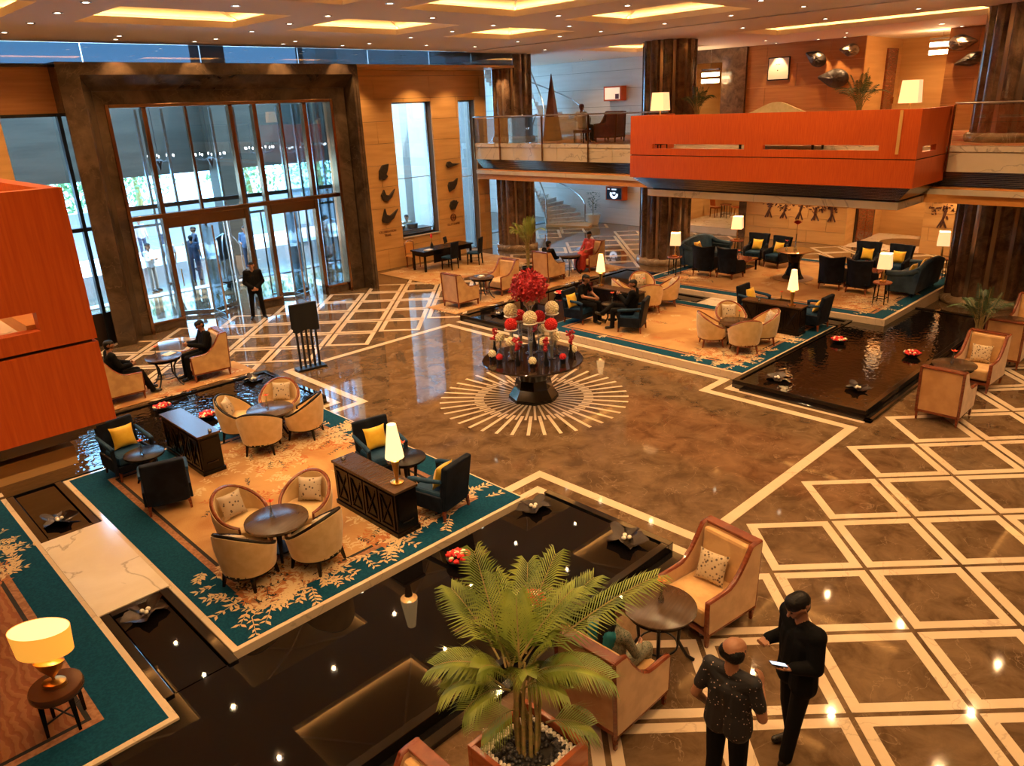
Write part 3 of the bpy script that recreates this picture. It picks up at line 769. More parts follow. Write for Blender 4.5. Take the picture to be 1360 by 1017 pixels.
# ---- far right: back walls on both floors
XB = 30.8
wb = struct('wall_back', 'amber stone back wall with relief art and recess', 'wall')
core = MB()
for a, b, c, d in ((-7, 9.45, 0, 8.5), (12.25, 16.65, 0, 3.05), (12.25, 17.0, 3.05, 8.5), (20.4, 22.0, 0, 8.5)):
    core.box(XB + 0.05, XB + 0.3, a, b, c, d)
core.build('wall_core', K['traver_amber'], wb)
course_wall(wb, 12.25, 16.65, 0, 3.0, XB, [], K['traver_amber'], h=0.5, wd=1.6, axis='x')
course_wall(wb, 2.0, 9.45, 0, 3.0, XB, [], K['traver_amber'], h=0.5, wd=1.6, axis='x')
course_wall(wb, 12.25, 17.0, 4.42, 7.73, XB, [], K['wood_panel'], h=0.85, wd=2.6, axis='x')
course_wall(wb, 2.0, 9.45, 4.42, 7.73, XB, [], K['wood_panel'], h=0.85, wd=2.6, axis='x')
# recess behind the openings
rc = struct('wall_recess', 'pale travertine corridor recess beside the relief wall', 'wall')
for z0, z1 in ((0, 3.0), (4.42, 7.73)):
    MB().box(XB + 0.06, 36, 12.3, 12.5, z0, z1).build('side_panel', K['traver_amber'], rc)
    MB().box(XB + 0.06, 36, 9.2, 9.44, z0, z1).build('side_panel', K['traver_amber'], rc)
    MB().box(34.6, 34.8, 9.45, 12.3, z0, z1).build('end_panel', K['traver_amber'], rc)
    MB().box(XB + 0.06, 36, 16.7, 16.9, z0, z1).build('side_panel', K['traver_amber'], rc)
    MB().box(XB + 0.06, 36, 20.42, 20.58, z0, z1).build('side_panel', K['traver_amber'], rc)
    MB().box(35.4, 35.6, 16.9, 20.4, z0, z1).build('end_panel', K['traver_amber'], rc)
MB().box(XB, 35.4, 16.9, 20.4, -0.1, 0.30).build('raised_floor', K['bridge'], rc)
MB().box(XB, 34.6, 9.45, 12.3, -0.1, 0.006).build('corridor_floor', K['bridge'], rc)
MB().lathe([(0.0, 0), (0.95, 0), (0.95, 0.004)], 40, (32.8, 10.6, 0.006)).build('floor_medallion', K['brown'], rc)
d2 = struct('door_2', 'dark red wooden door in the upper corridor recess', 'door')
MB().box(33.0, 34.0, 12.22, 12.30, 4.42, 7.35).build('door_leaf', K['chair_wood'], d2)
MB().box(33.9, 33.93, 12.16, 12.22, 5.3, 5.55).build('door_handle', K['brass'], d2)
d3 = struct('door_3', 'dark red lift doors in the ground floor recess', 'door')
for a, b in ((31.9, 32.7), (32.75, 33.55)): MB().box(a, b, 12.22, 12.30, 0.01, 2.7).build('door_leaf', K['chair_wood'], d3)
MB().box(31.75, 33.7, 12.25, 12.32, 0, 2.85).build('door_frame', K['bronze_dark'], d3)
# dark stone frame of the upper opening
tf = struct('trim_2', 'dark stone frame around the upper corridor opening', 'trim')
MB().box(XB - 0.12, XB + 0.3, 17.0, 18.1, 4.42, 7.73).build('jamb', K['column'], tf)
MB().box(XB - 0.12, XB + 0.3, 18.1, 20.6, 7.2, 7.73).build('lintel', K['column'], tf)
tf = struct('trim_3', 'dark slim post at the lower corridor opening', 'trim')
MB().box(XB - 0.05, XB + 0.3, 16.62, 16.95, 0, 3.0).build('jamb', K['column'], tf)
# stair hall wall, pale
wsr = struct('wall_stair', 'pale travertine wall behind the curved staircase', 'wall')
MB().box(XB + 0.15, XB + 0.35, 20.4, 33.6, 0, 8.6).build('wall_core', K['joint'], wsr)
course_wall(wsr, 20.6, 33.5, 0, 7.73, XB + 0.1, [], K['traver_pale'], h=0.8, wd=2.4, axis='x')
MB().box(22.6, 22.75, 24.7, 33.6, 0, 8.6).build('side_panel', K['traver_pale'], wsr)
w6 = struct('window_6', 'tall daylight window wall of the stair hall', 'window')
for x in (22.75, 24.7, 26.7, 28.7, 30.75): MB().box(x - 0.05, x + 0.05, 33.3, 33.45, 0, 7.73).build('mullion', K['steel'], w6)
MB().box(22.75, 30.8, 33.36, 33.37, 0, 7.73).build('glass_pane', K['glass'], w6)
MB().box(22.6, 31, 24.3, 33.6, 8.55, 8.65).build('roof_slab', K['ceiling'], w6)

# ---- mezzanine
mz = struct('mezzanine', 'pale marble upper floor slab with dark metal trim', 'floor')
EX = 22.0
MB().box(EX, XB + 0.05, -7, 24.25, 4.20, 4.40).build('slab', K['bridge'], mz)
MB().box(XB + 0.05, 36, 9.45, 12.3, 4.2, 4.41).build('slab', K['bridge'], mz)
MB().box(XB + 0.05, 36, 16.9, 20.4, 4.2, 4.41).build('slab', K['bridge'], mz)
carp = MB().box(EX + 0.5, XB - 0.4, 2.5, 21.5, 4.40, 4.412).build('upper_carpet', mat('red orange upper carpet', (0.50, 0.11, 0.035), 0.95, c2=(0.62, 0.30, 0.12), sc=3, bump=0.2), mz)
ys = [-7, -3.5, 0.2, 3.6, 6.42]
for a, b in zip(ys, ys[1:]):
    MB().box(EX - 0.05, EX, a + 0.008, b - 0.008, 3.80, 4.28).build('fascia_panel', K['fascia'], mz)
    MB().box(EX - 0.08, EX + 0.3, a + 0.006, b - 0.006, 4.29, 4.42).build('coping', K['bridge'], mz)
ys = [14.72, 17.1, 19.7, 22.0, 24.25]
for a, b in zip(ys, ys[1:]):
    MB().box(EX - 0.05, EX, a + 0.008, b - 0.008, 3.80, 4.28).build('fascia_panel', K['fascia'], mz)
    MB().box(EX - 0.08, EX + 0.3, a + 0.006, b - 0.006, 4.29, 4.42).build('coping', K['bridge'], mz)
K['trim'] = mat('dark mirror trim strip', (0.34, 0.31, 0.28), 0.16, metal=0.9)
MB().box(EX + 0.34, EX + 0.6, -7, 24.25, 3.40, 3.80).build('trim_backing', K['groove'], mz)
for k in range(8): MB().box(EX + 0.05 + 0.03 * k, EX + 0.4, -7, 24.25, 3.765 - 0.048 * k, 3.793 - 0.048 * k).build('trim_band', K['trim'], mz)
MB().box(EX + 0.05, XB + 0.05, -7, 24.25, 3.0, 3.40).build('lower_ceiling', K['red_wood_in'], mz)
MB().box(XB + 0.05, 36, -7, 24.25, 3.0, 3.1).build('lower_ceiling', K['ceiling'], mz)
MB().box(EX - 0.02, EX + 0.10, -7, 24.25, 3.22, 3.36).build('lower_lip', K['fascia'], mz)
for p in LOW_DOWN:
    if in_view(p[0], p[1], 3.0, 1.2): downlight(p[0], p[1], 3.0, 'small round downlight under the upper floor', 'ground floor downlights')

def balcony(label, xf_, xs_, y0, y1, slots, lip):
    """orange veneer balcony: xf_ front face x, xs_ slab edge x"""
    r = struct('balcony', label, 'balcony')
    s = 1 if xs_ > xf_ else -1; t = 0.12 * s
    zb, zg, z0, z1, zt = 3.58, 4.24, 4.44, 4.57, 5.38
    def bx(a, b, c, d, e, f, name, m): MB().box(min(a, b), max(a, b), c, d, e, f).build(name, m, r)
    # front
    bx(xf_, xf_ + t, y0, y1, zb, zg - 0.012, 'lower_panel', K['red_wood'])
    bx(xf_, xf_ + t, y0, y1, zg + 0.012, z0, 'middle_panel', K['red_wood'])
    bx(xf_ + t * 0.3, xf_ + t, y0 + 0.02, y1 - 0.02, zg - 0.012, zg + 0.012, 'groove', K['groove'])
    bx(xf_, xf_ + t, y0, y1, z1, zt, 'upper_panel', K['red_wood'])
    edges = [y0] + [v for sl in slots for v in sl] + [y1]
    for a, b in zip(edges[::2], edges[1::2]): bx(xf_, xf_ + t, a, b, z0, z1, 'slot_pier', K['red_wood'])
    # ends
    for ya, yb in ((y0, y0 + 0.12), (y1 - 0.12, y1)):
        xa, xb = xf_ + t, xs_
        bx(xa, xb, ya, yb, zb, zg - 0.012, 'lower_panel', K['red_wood'])
        bx(xa, xb, ya, yb, zg + 0.012, z0 - 0.05, 'middle_panel', K['red_wood'])
        bx(xa, xb, ya + 0.03, yb - 0.03, zg - 0.012, zg + 0.012, 'groove', K['groove'])
        bx(xa, xb, ya, yb, z1 - 0.04, zt, 'upper_panel', K['red_wood'])
        bx(xa, xa + 0.24 * s, ya, yb, z0 - 0.05, z1 - 0.04, 'slot_pier', K['red_wood'])
        bx(xb - 0.9 * s, xb, ya, yb, z0 - 0.05, z1 - 0.04, 'slot_pier', K['red_wood'])
    bx(xf_ + t, xs_, y0 + 0.12, y1 - 0.12, 4.20, 4.32, 'balcony_floor', K['bridge'])
    bx(xf_ + t, xf_ + t + 0.30 * s, y0 + 0.12, y1 - 0.12, 4.30, 4.42, 'inner_ledge', K['red_wood_in'])
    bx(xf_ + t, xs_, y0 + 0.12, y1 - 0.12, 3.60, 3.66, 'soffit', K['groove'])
    n = int((3.565 - lip[2]) / 0.042)
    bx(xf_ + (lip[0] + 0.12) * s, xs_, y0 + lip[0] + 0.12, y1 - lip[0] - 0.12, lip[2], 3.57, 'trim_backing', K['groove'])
    for k in range(n):
        d = 0.07 + (lip[0] - 0.05) * k / n
        bx(xf_ + d * s, xs_, y0 + d, y1 - d, 3.54 - 0.042 * k, 3.566 - 0.042 * k, 'trim_band', K['trim'])
    bx(xf_ + lip[0] * s, xs_ + 0.2 * s, y0 + lip[0], y1 - lip[0], lip[1], lip[2], 'lower_lip', lip[3])
    bx(xf_ + (lip[0] + 0.05) * s, xs_ + 0.2 * s, y0 + lip[0] + 0.05, y1 - lip[0] - 0.05, lip[1] - 0.02, lip[1], 'under_panel', K['red_wood_in'])
    return r
bal = balcony('orange veneer balcony jutting over the raised lounge', 19.8, EX, 6.42, 14.72, [(7.3, 10.32), (10.88, 13.9)], (0.40, 3.0, 3.19, K['fascia']))
MB().box(19.775, 19.80, 6.83, 6.90, 4.36, 5.36).build('lamp_gleam_strip', K['lamp_gleam'], bal)  # strip coloured as lamp light gleaming through a slit in the front
balcony('orange veneer balcony above the gold lamp', 1.64, -0.6, 6.25, 14.7, [(7.3, 10.32), (10.88, 13.9)], (0.28, 3.20, 3.36, K['traver_amber']))
# slab of the near side
nz = struct('mezzanine', 'upper floor slab behind the near orange balcony', 'floor')
MB().box(-9, -0.6, 3.0, 22.4, 3.0, 4.40).build('slab', K['bridge'], nz)
# fascia light strip below the near balcony

# glass railings
def railing(label, x, ys, z=4.42, h=1.02):
    r = thing('glass_railing', label, 'railing', (x, ys[0], z))
    y0 = ys[0]
    for y in ys:
        MB().box(-0.03, 0.03, y - y0 - 0.02, y - y0 + 0.02, -0.62, h - 0.03).build('post', K['bronze'], r)
    for a, b in zip(ys, ys[1:]):
        MB().box(-0.006, 0.006, a - y0 + 0.05, b - y0 - 0.05, 0.03, h - 0.06).build('glass_pane', K['glass_rail'], r)
    MB().tube([(0, 0, h), (0, ys[-1] - y0, h)], 0.028, 10).build('handrail', K['steel'], r, smooth=True)
railing('glass railing with steel posts left of the orange balcony', EX - 0.10, [14.78, 15.6, 18.15, 20.4, 22.7, 24.2])
railing('glass railing with steel posts right of the orange balcony', EX - 0.10, [-6.5, -3.6, -1.0, 1.8, 4.4, 6.36])

# ================================================================== FURNITURE
K['cushion_dot'] = mat('dotted grey cushion', (0.10, 0.07, 0.06), 0.8, c2=(0.50, 0.40, 0.28), sc=17, tex='voronoi', lo=0.22, hi=0.27)
K['cushion_weave'] = mat('woven brown cushion', (0.10, 0.06, 0.04), 0.8, c2=(0.55, 0.42, 0.26), sc=24, tex='voronoi', lo=0.24, hi=0.42)

def cushion_mesh(w, t):
    mb = MB(); n = 11
    def surf(s):
        def fn(u, v):
            a, b = u * 2 - 1, v * 2 - 1
            th = t * ((1 - a * a) * (1 - b * b)) ** 0.42
            pin = 1 - 0.10 * (1 - abs(a) ** 3) * (abs(b) ** 4) 
            pin2 = 1 - 0.10 * (1 - abs(b) ** 3) * (abs(a) ** 4)
            return (s * th * 0.5, a * w / 2 * pin2, w / 2 + b * w / 2 * pin)
        return fn
    mb.grid(surf(1), n, n); k = len(mb.f); mb.grid(surf(-1), n, n)
    mb.f = [f if i < k else f[::-1] for i, f in enumerate(mb.f)]
    return mb
CUSH = {}
def cushion(kind, loc, rz, tilt, label, group, w=0.38, roll=0.0):
    if kind not in CUSH:
        o = cushion_mesh(w, 0.15).build('throw_cushion', K[kind], None, smooth=True); CUSH[kind] = o
    else:
        o = CUSH[kind].copy(); COL.objects.link(o)
    sh = 0.06 if kind == 'yellow' else 0.0
    o.location = (loc[0] + sh * math.cos(rz), loc[1] + sh * math.sin(rz), loc[2]); o.rotation_euler = (roll, tilt, rz)
    return tag(o, label, 'cushion', group)

def local(loc, rz, dx, dy, dz):
    c, s = math.cos(rz), math.sin(rz)
    return (loc[0] + dx * c - dy * s, loc[1] + dx * s + dy * c, loc[2] + dz)

# ---- cream tub chair
def make_tub(wood):
    r = thing('tub_chair', 'x', 'chair')
    T = R(128)
    def top(th): return 0.475 + 0.345 * max(0.0, math.cos(th * 0.70)) ** 1.5
    def ring(th, rr, z):
        k = 0.86 + 0.14 * min(1, (z - 0.2) / 0.35)
        return Vector((-math.cos(th) * rr * k + 0.02, math.sin(th) * rr * 1.02 * k, z))
    mb = MB(); n = 29; m = 6
    mb.grid(lambda u, v: ring((u * 2 - 1) * T, 0.385, 0.22 + (top((u * 2 - 1) * T) - 0.22) * v), n, m)
    k = len(mb.f)
    mb.grid(lambda u, v: ring((u * 2 - 1) * T, 0.32, 0.24 + (top((u * 2 - 1) * T) - 0.24) * v), n, m)
    mb.f = [f[::-1] if i < k else f for i, f in enumerate(mb.f)]
    mb.grid(lambda u, v: ring((u * 2 - 1) * T, 0.32 + 0.065 * v, top((u * 2 - 1) * T)), n, 2)
    for s in (-1, 1):
        mb.grid(lambda u, v: ring(s * T, 0.32 + 0.065 * u, 0.22 + (top(T) - 0.22) * v), 2, 2)
    mb.build('back_shell', K['cream_up'], r, smooth=True)
    pts = [ring((i / 30 * 2 - 1) * T, 0.352, top((i / 30 * 2 - 1) * T) + 0.006) for i in range(31)]
    pts = [ring(-T, 0.352, 0.24)] + pts + [ring(T, 0.352, 0.24)]
    MB().tube(pts, 0.026, 8).build('rim', K[wood], r, smooth=True)
    MB().lathe([(0.0, 0.24), (0.33, 0.24), (0.345, 0.30), (0.34, 0.40), (0.30, 0.435), (0.0, 0.44)], 24, (0.015, 0, 0)).build('seat', K['cream_up'], r, smooth=True)
    MB().lathe([(0.0, 0.19), (0.325, 0.19), (0.335, 0.24), (0.0, 0.24)], 24, (0.015, 0, 0)).build('seat_rail', K[wood], r, smooth=True)
    for x in (-0.2, 0.22):
        for y in (-0.21, 0.21):
            MB().taper((x * 1.15, y * 1.15, 0), (0.028, 0.028), (x, y, 0.2), (0.048, 0.048)).build('leg', K[wood], r)
    return r
TUB = make_tub('chair_wood')
TUB_D = make_tub('dark_wood')
def tub(loc, rz, label, group, cush=None, dark=False):
    put(TUB_D if dark else TUB, USED, loc, rz, label, group)
    if cush:
        cushion(cush[0], local(loc, rz, -0.09, 0.0, 0.445), rz + R(cush[1]), R(-20), cush[2], 'dotted cushions on the tub chairs', 0.36)

# ---- round lounge table
def make_round(top_m, r_, h):
    r = thing('round_table', 'x', 'table')
    MB().lathe([(0, h - 0.05), (r_ - 0.03, h - 0.05), (r_, h - 0.035), (r_, h - 0.006), (r_ - 0.01, h), (0, h)], 40).build('table_top', K[top_m], r, smooth=True)
    MB().lathe([(0, h - 0.12), (r_ - 0.13, h - 0.12), (r_ - 0.12, h - 0.05), (0, h - 0.05)], 32).build('apron', K['dark_wood'], r, smooth=True)
    for k in range(4):
        a = PI / 4 + k * PI / 2; d = Vector((math.cos(a), math.sin(a), 0)); q = r_ * 0.46
        MB().tube([d * (q + 0.06) + Vector((0, 0, 0.012)), d * (q - 0.02) + Vector((0, 0, h * 0.35)), d * q + Vector((0, 0, h - 0.08))], [0.018, 0.022, 0.032], 8).build('leg', K['dark_wood'], r, smooth=True)
    MB().lathe([(0, 0.10), (r_ * 0.42, 0.10), (r_ * 0.42, 0.12), (0, 0.12)], 24).build('lower_shelf', K['dark_wood'], r)
    return r
RT = make_round('table_wood', 0.42, 0.56)
RTB = make_round('dark_wood', 0.31, 0.56)

# ---- table with scrolled legs
def make_bistro(h=0.70, r_=0.40):
    r = thing('pedestal_table', 'x', 'table')
    MB().lathe([(0, h - 0.035), (r_ - 0.02, h - 0.035), (r_, h - 0.02), (r_, h - 0.004), (r_ - 0.008, h), (0, h)], 40).build('table_top', K['table_wood'], r, smooth=True)
    MB().lathe([(r_ - 0.06, h - 0.09), (r_ - 0.05, h - 0.09), (r_ - 0.05, h - 0.035), (r_ - 0.06, h - 0.035), (r_ - 0.06, h - 0.09)], 40, cap=False).build('apron', K['dark_wood'], r, smooth=True)
    for k in range(4):
        a = k * PI / 2 + 0.4; d = Vector((math.cos(a), math.sin(a), 0))
        MB().tube([d * (r_ - 0.01) + Vector((0, 0, 0.02)), d * (r_ - 0.09) + Vector((0, 0, 0.07)), d * (r_ - 0.19) + Vector((0, 0, 0.26)), d * (r_ - 0.17) + Vector((0, 0, 0.48)), d * (r_ - 0.06) + Vector((0, 0, h - 0.05))],
                  [0.02, 0.018, 0.02, 0.022, 0.028], 8).build('leg', K['black_metal'], r, smooth=True)
    MB().tube([(math.cos(a) * (r_ - 0.19), math.sin(a) * (r_ - 0.19), 0.20) for a in [i * 2 * PI / 20 for i in range(20)]], 0.012, 6, closed=True).build('leg_ring', K['black_metal'], r, smooth=True)
    return r
BT = make_bistro()

# ---- console cabinet
def make_console(L=1.6, W=0.40, h=0.72):
    r = thing('console_cabinet', 'x', 'cabinet')
    MB().box(-W / 2 + 0.02, W / 2 - 0.02, -L / 2 + 0.03, L / 2 - 0.03, 0.06, h - 0.04).build('body', K['dark_wood'], r)
    MB().box(-W / 2, W / 2, -L / 2, L / 2, h - 0.04, h).build('top', K['table_wood'], r, bev=0.008)
    MB().box(-W / 2, W / 2, -L / 2 + 0.01, L / 2 - 0.01, 0.0, 0.07).build('plinth', K['dark_wood'], r, bev=0.006)
    for s in (-1, 1):
        for k in range(4):
            y0 = -L / 2 + 0.06 + k * (L - 0.12) / 4
            mb = MB(); a, b, c, d = y0 + 0.015, y0 + (L - 0.12) / 4 - 0.015, 0.10, h - 0.08; x = s * (W / 2 - 0.02); x2 = s * (W / 2 - 0.004)
            x_, X_ = min(x, x2), max(x, x2)
            mb.box(x_, X_, a, b, c, c + 0.04); mb.box(x_, X_, a, b, d - 0.04, d); mb.box(x_, X_, a, a + 0.04, c + 0.04, d - 0.04); mb.box(x_, X_, b - 0.04, b, c + 0.04, d - 0.04)
            dr = mb.build('door', K['dark_wood'], r)
            MB().tube([(x2 - s * 0.006, a + 0.05, c + 0.06), (x2 - s * 0.006, b - 0.05, d - 0.06)], 0.010, 6).build('lattice_bar', K['dark_wood'], dr)
            MB().tube([(x2 - s * 0.006, a + 0.05, d - 0.06), (x2 - s * 0.006, b - 0.05, c + 0.06)], 0.010, 6).build('lattice_bar', K['dark_wood'], dr)
        y = s * (L / 2 - 0.03); y2 = s * (L / 2 - 0.016)
        MB().box(-W / 2 + 0.05, W / 2 - 0.05, min(y, y2), max(y, y2), 0.26, h - 0.09).build('end_panel', K['dark_wood'], r)
        MB().box(-0.09, 0.09, min(y2, y2 + s * 0.012), max(y2, y2 + s * 0.012), 0.20, 0.215).build('end_pull', K['bronze_dark'], r)
    return r
CON = make_console()

# ---- low blue armchair
def make_blue():
    r = thing('blue_armchair', 'x', 'chair')
    rot = Matrix.Rotation(R(-9), 3, 'Y')
    MB().cbox((-0.30, 0, 0.52), (0.10, 0.62, 0.72), rot).build('backrest', K['navy'], r, bev=0.03)
    MB().box(-0.28, 0.30, -0.27, 0.27, 0.26, 0.42).build('seat', K['blue_seat'], r, bev=0.04)
    MB().box(-0.30, 0.31, -0.29, 0.29, 0.14, 0.26).build('seat_rail', K['navy'], r, bev=0.01)
    for s in (-1, 1):
        y = s * 0.325
        MB().tube([(-0.30, y, 0.66), (-0.05, y, 0.62), (0.20, y, 0.60), (0.30, y, 0.575)], [0.028, 0.036, 0.038, 0.034], 10).build('armrest', K['blue_seat'], r, smooth=True)
        MB().taper((0.27, y, 0.12), (0.05, 0.045), (0.27, y, 0.58), (0.06, 0.05)).build('arm_post', K['navy'], r)
        MB().box(-0.28, 0.25, y - 0.02, y + 0.02, 0.16, 0.40).build('side_panel', K['navy'], r, bev=0.01)
        for x in (-0.28, 0.28):
            MB().taper((x * 1.06, s * 0.29, 0), (0.03, 0.03), (x, s * 0.28, 0.16), (0.05, 0.05)).build('leg', K['chair_wood'], r)
    return r
BLUE = make_blue()

# ---- beige lobby armchair with mahogany edges
def make_beige():
    r = thing('beige_armchair', 'x', 'chair')
    W = 0.36
    def sidep():
        pts = [(-0.42, 0.20), (0.40, 0.20), (0.42, 0.60)]
        for t in np.linspace(0, 1, 9):
            x = 0.42 - 0.72 * t; z = 0.60 + 0.03 * t + 0.40 * max(0, (t - 0.45) / 0.55) ** 1.7
            pts.append((x, z))
        pts += [(-0.36, 1.04), (-0.46, 1.04)]
        return pts
    sp = sidep()
    for s in (-1, 1):
        a, b = sorted((s * (W - 0.045), s * (W + 0.02)))
        MB().prism([(p[0], p[1]) for p in sp], a, b, axis=1).build('side_panel', K['velvet'], r)
        edge = [(0.42, s * (W - 0.012), 0.20)] + [(p[0], s * (W - 0.012), p[1] + 0.004) for p in sp[2:-1]] + [(-0.46, s * (W - 0.012), 1.045)]
        MB().tube(edge, 0.034, 6, flat=0.6).build('arm_rail', K['chair_wood'], r, smooth=True)
        MB().tube([(-0.465, s * (W - 0.005), 1.05), (-0.43, s * (W - 0.005), 0.16)], 0.026, 4).build('back_edge', K['chair_wood'], r)
    MB().prism([(-0.46, 1.03), (-0.425, 0.20), (-0.33, 0.20), (-0.36, 1.03)], -W + 0.03, W - 0.03, axis=1).build('back_panel', K['velvet_back'], r)
    MB().box(-0.48, -0.35, -W - 0.01, W + 0.01, 1.025, 1.06).build('top_rail', K['chair_wood'], r, bev=0.008)
    MB().cbox((-0.30, 0, 0.72), (0.11, 2 * W - 0.10, 0.58), Matrix.Rotation(R(-5), 3, 'Y')).build('back_cushion', K['velvet'], r, bev=0.04)
    MB().box(-0.30, 0.42, -W + 0.05, W - 0.05, 0.24, 0.47).build('seat_cushion', K['velvet'], r, bev=0.04)
    MB().box(-0.43, 0.42, -W - 0.015, W + 0.015, 0.16, 0.21).build('base_rail', K['chair_wood'], r, bev=0.006)
    for x in (-0.41, 0.39):
        for y in (-W + 0.02, W - 0.02):
            MB().taper((x, y, 0), (0.03, 0.03), (x, y, 0.17), (0.05, 0.05)).build('leg', K['chair_wood'], r)
    return r
BEI = make_beige()

# ---- lamps
def make_cone_lamp():
    r = thing('table_lamp', 'x', 'lamp')
    MB().lathe([(0, 0), (0.085, 0), (0.085, 0.025), (0.06, 0.035), (0, 0.04)], 24).build('base', K['brass'], r, smooth=True)
    MB().lathe([(0.014, 0.035), (0.022, 0.06), (0.05, 0.30), (0.055, 0.315), (0.03, 0.33), (0.0, 0.335)], 20).build('stem', K['gold'], r, smooth=True)
    MB().lathe([(0.118, 0.36), (0.056, 0.80), (0.052, 0.80), (0.112, 0.36), (0.118, 0.36)], 28, cap=False).build('lamp_shade', K['shade'], r, smooth=True)
    MB().lathe([(0.0, 0.40), (0.03, 0.43), (0.035, 0.48), (0.02, 0.53), (0, 0.55)], 12).build('bulb', emis('cone lamp bulb', (1, 0.75, 0.4), 14), r, smooth=True)
    return r
CONE = make_cone_lamp()
def cone_lamp(loc, label, sc=1.0):
    put(CONE, USED, loc, 0, label, 'cone shaded table lamps', sc)
    light('POINT', 'table_lamp_glow', (loc[0], loc[1], loc[2] + 0.62 * sc), 14, col=(1, 0.62, 0.28), size=0.05)
def make_square_lamp():
    r = thing('square_lamp', 'x', 'lamp')
    MB().box(-0.06, 0.06, -0.06, 0.06, 0, 0.035).build('base', K['brass'], r, bev=0.005)
    MB().lathe([(0.02, 0.03), (0.03, 0.07), (0.015, 0.11), (0.028, 0.16), (0.014, 0.21), (0.012, 0.34)], 14).build('stem', K['gold'], r, smooth=True)
    mb = MB(); mb.taper((0, 0, 0.30), (0.27, 0.27), (0, 0, 0.62), (0.23, 0.23)); mb.f = mb.f[2:]
    mb.build('lamp_shade', K['shade_pale'], r)
    MB().ell((0, 0, 0.42), (0.03, 0.03, 0.045), 10, 8).build('bulb', emis('square lamp bulb', (1, 0.75, 0.4), 14), r, smooth=True)
    return r
SQL = make_square_lamp()
def square_lamp(loc, label, sc=1.0, rz=0.0, glow=24):
    put(SQL, USED, loc, rz, label, 'square shaded lamps', sc)
    light('POINT', 'square_lamp_glow', (loc[0], loc[1], loc[2] + 0.5 * sc), glow, col=(1, 0.62, 0.28), size=0.04)

# ---- bud vase with one red flower
def make_vase():
    r = thing('bud_vase', 'x', 'vase')
    MB().lathe([(0.0, 0), (0.026, 0), (0.032, 0.03), (0.014, 0.08), (0.014, 0.13), (0.02, 0.15)], 14, cap=False).build('vase', K['vase_glass'], r, smooth=True)
    MB().tube([(0, 0, 0.01), (0.004, 0, 0.12), (0.012, 0.004, 0.22)], 0.004, 5).build('flower_stem', K['green_dark'], r)
    mb = MB()
    for k in range(5):
        a = k * 2 * PI / 5; d = Vector((math.cos(a), math.sin(a), 0)); q = Vector((-d.y, d.x, 0)); o = Vector((0.012, 0.004, 0.215))
        mb.add([o, o + d * 0.03 - q * 0.02 + Vector((0, 0, 0.02)), o + d * 0.06 + Vector((0, 0, 0.035)), o + d * 0.03 + q * 0.02 + Vector((0, 0, 0.02))], [(0, 1, 2, 3)])
    mb.ell((0.012, 0.004, 0.235), (0.012, 0.012, 0.02), 8, 6)
    mb.build('blossom', K['orange_flower'], r)
    return r
VAS = make_vase()
def vase(loc, label, sc=1.0, rz=0): put(VAS, USED, loc, rz, label, 'bud vases with a red blossom', sc)

# ------------------------------------------------------------------ placement: carpet with the two cream groups
G1 = 'cream tub chairs round the lounge tables'
def tub_group(cx, cy_, z, where, backs, cushions, darks=(), a0=-135, d=0.62):
    """backs: what stands behind the chair on -x, -y, +x, +y"""
    put(RT, USED, (cx, cy_, z), 0.3, 'round brown topped table amid cream tub chairs ' + where, 'round lounge tables')
    for k in range(4):
        if not backs[k]: continue
        an = R(a0 + 90 * k); dx, dy, rz = d * math.cos(an), d * math.sin(an), an + PI
        tub((cx + dx, cy_ + dy, z), rz + R((4, -5, 4, -4)[k]), 'cream tub chair ' + where + ', its back to ' + backs[k], G1,
            ('cushion_dot', cushions[k], 'dotted cushion ' + where + ', chair backing ' + backs[k]) if cushions[k] is not None else None, k in darks)
tub_group(3.90, 8.66, RZ, 'by the lamp console', ['the marble bridge', 'the still pond', 'the lamp console', 'the bare middle of the carpet'], [10, -12, 14, -10], (0, 1), a0=-158)
tub_group(5.83, 12.45, RZ, 'by the blue pond', ['the middle of the carpet', 'the starburst floor', 'the black easel', 'the blue pond'], [None, None, -6, 12], (0, 1, 3))
vase((3.88, 8.74, RZ + 0.56), 'bud vase with red blossom on table by the lamp console')
vase((5.83, 12.55, RZ + 0.56), 'bud vase with red blossom on table by the blue pond')
put(CON, USED, (4.40, 12.60, RZ), 0, 'dark console cabinet with bare glossy top beside yellow cushioned chair', 'dark console cabinets')
put(CON, USED, (5.40, 8.55, RZ), 0, 'dark console cabinet carrying the lit cone lamp on leaf carpet', 'dark console cabinets')
cone_lamp((5.42, 7.98, RZ + 0.72), 'cone shaded lamp on the dark console facing the still pond', 1.12)
GB = 'low navy armchairs'
put(BLUE, USED, (3.46, 13.02, RZ), -PI / 2 + R(4), 'navy armchair with yellow cushion, back to the near balcony pond', GB)
cushion('yellow', (3.48, 13.14, RZ + 0.43), -PI / 2, R(-16), 'yellow cushion in navy armchair backing the blue pond', 'yellow cushions')
put(BLUE, USED, (3.44, 11.32, RZ), PI / 2 + R(-18), 'navy armchair showing its plain back beside the bare console', GB)
cushion('yellow', (3.47, 11.18, RZ + 0.43), PI / 2 - R(18), R(-16), 'yellow cushion half hidden by a navy chair back', 'yellow cushions')
put(RTB, USED, (3.50, 12.28, RZ), 0, 'small black round table between two navy armchairs by the bare console', 'small black round tables')
vase((3.46, 12.24, RZ + 0.56), 'bud vase on small black table by the bare console')
put(BLUE, USED, (6.28, 9.62, RZ), -PI / 2 + R(-10), 'navy armchair with yellow cushion behind the lit cone lamp', GB)
cushion('yellow', (6.28, 9.74, RZ + 0.43), -PI / 2 - R(10), R(-16), 'yellow cushion beside the lit cone lamp', 'yellow cushions')
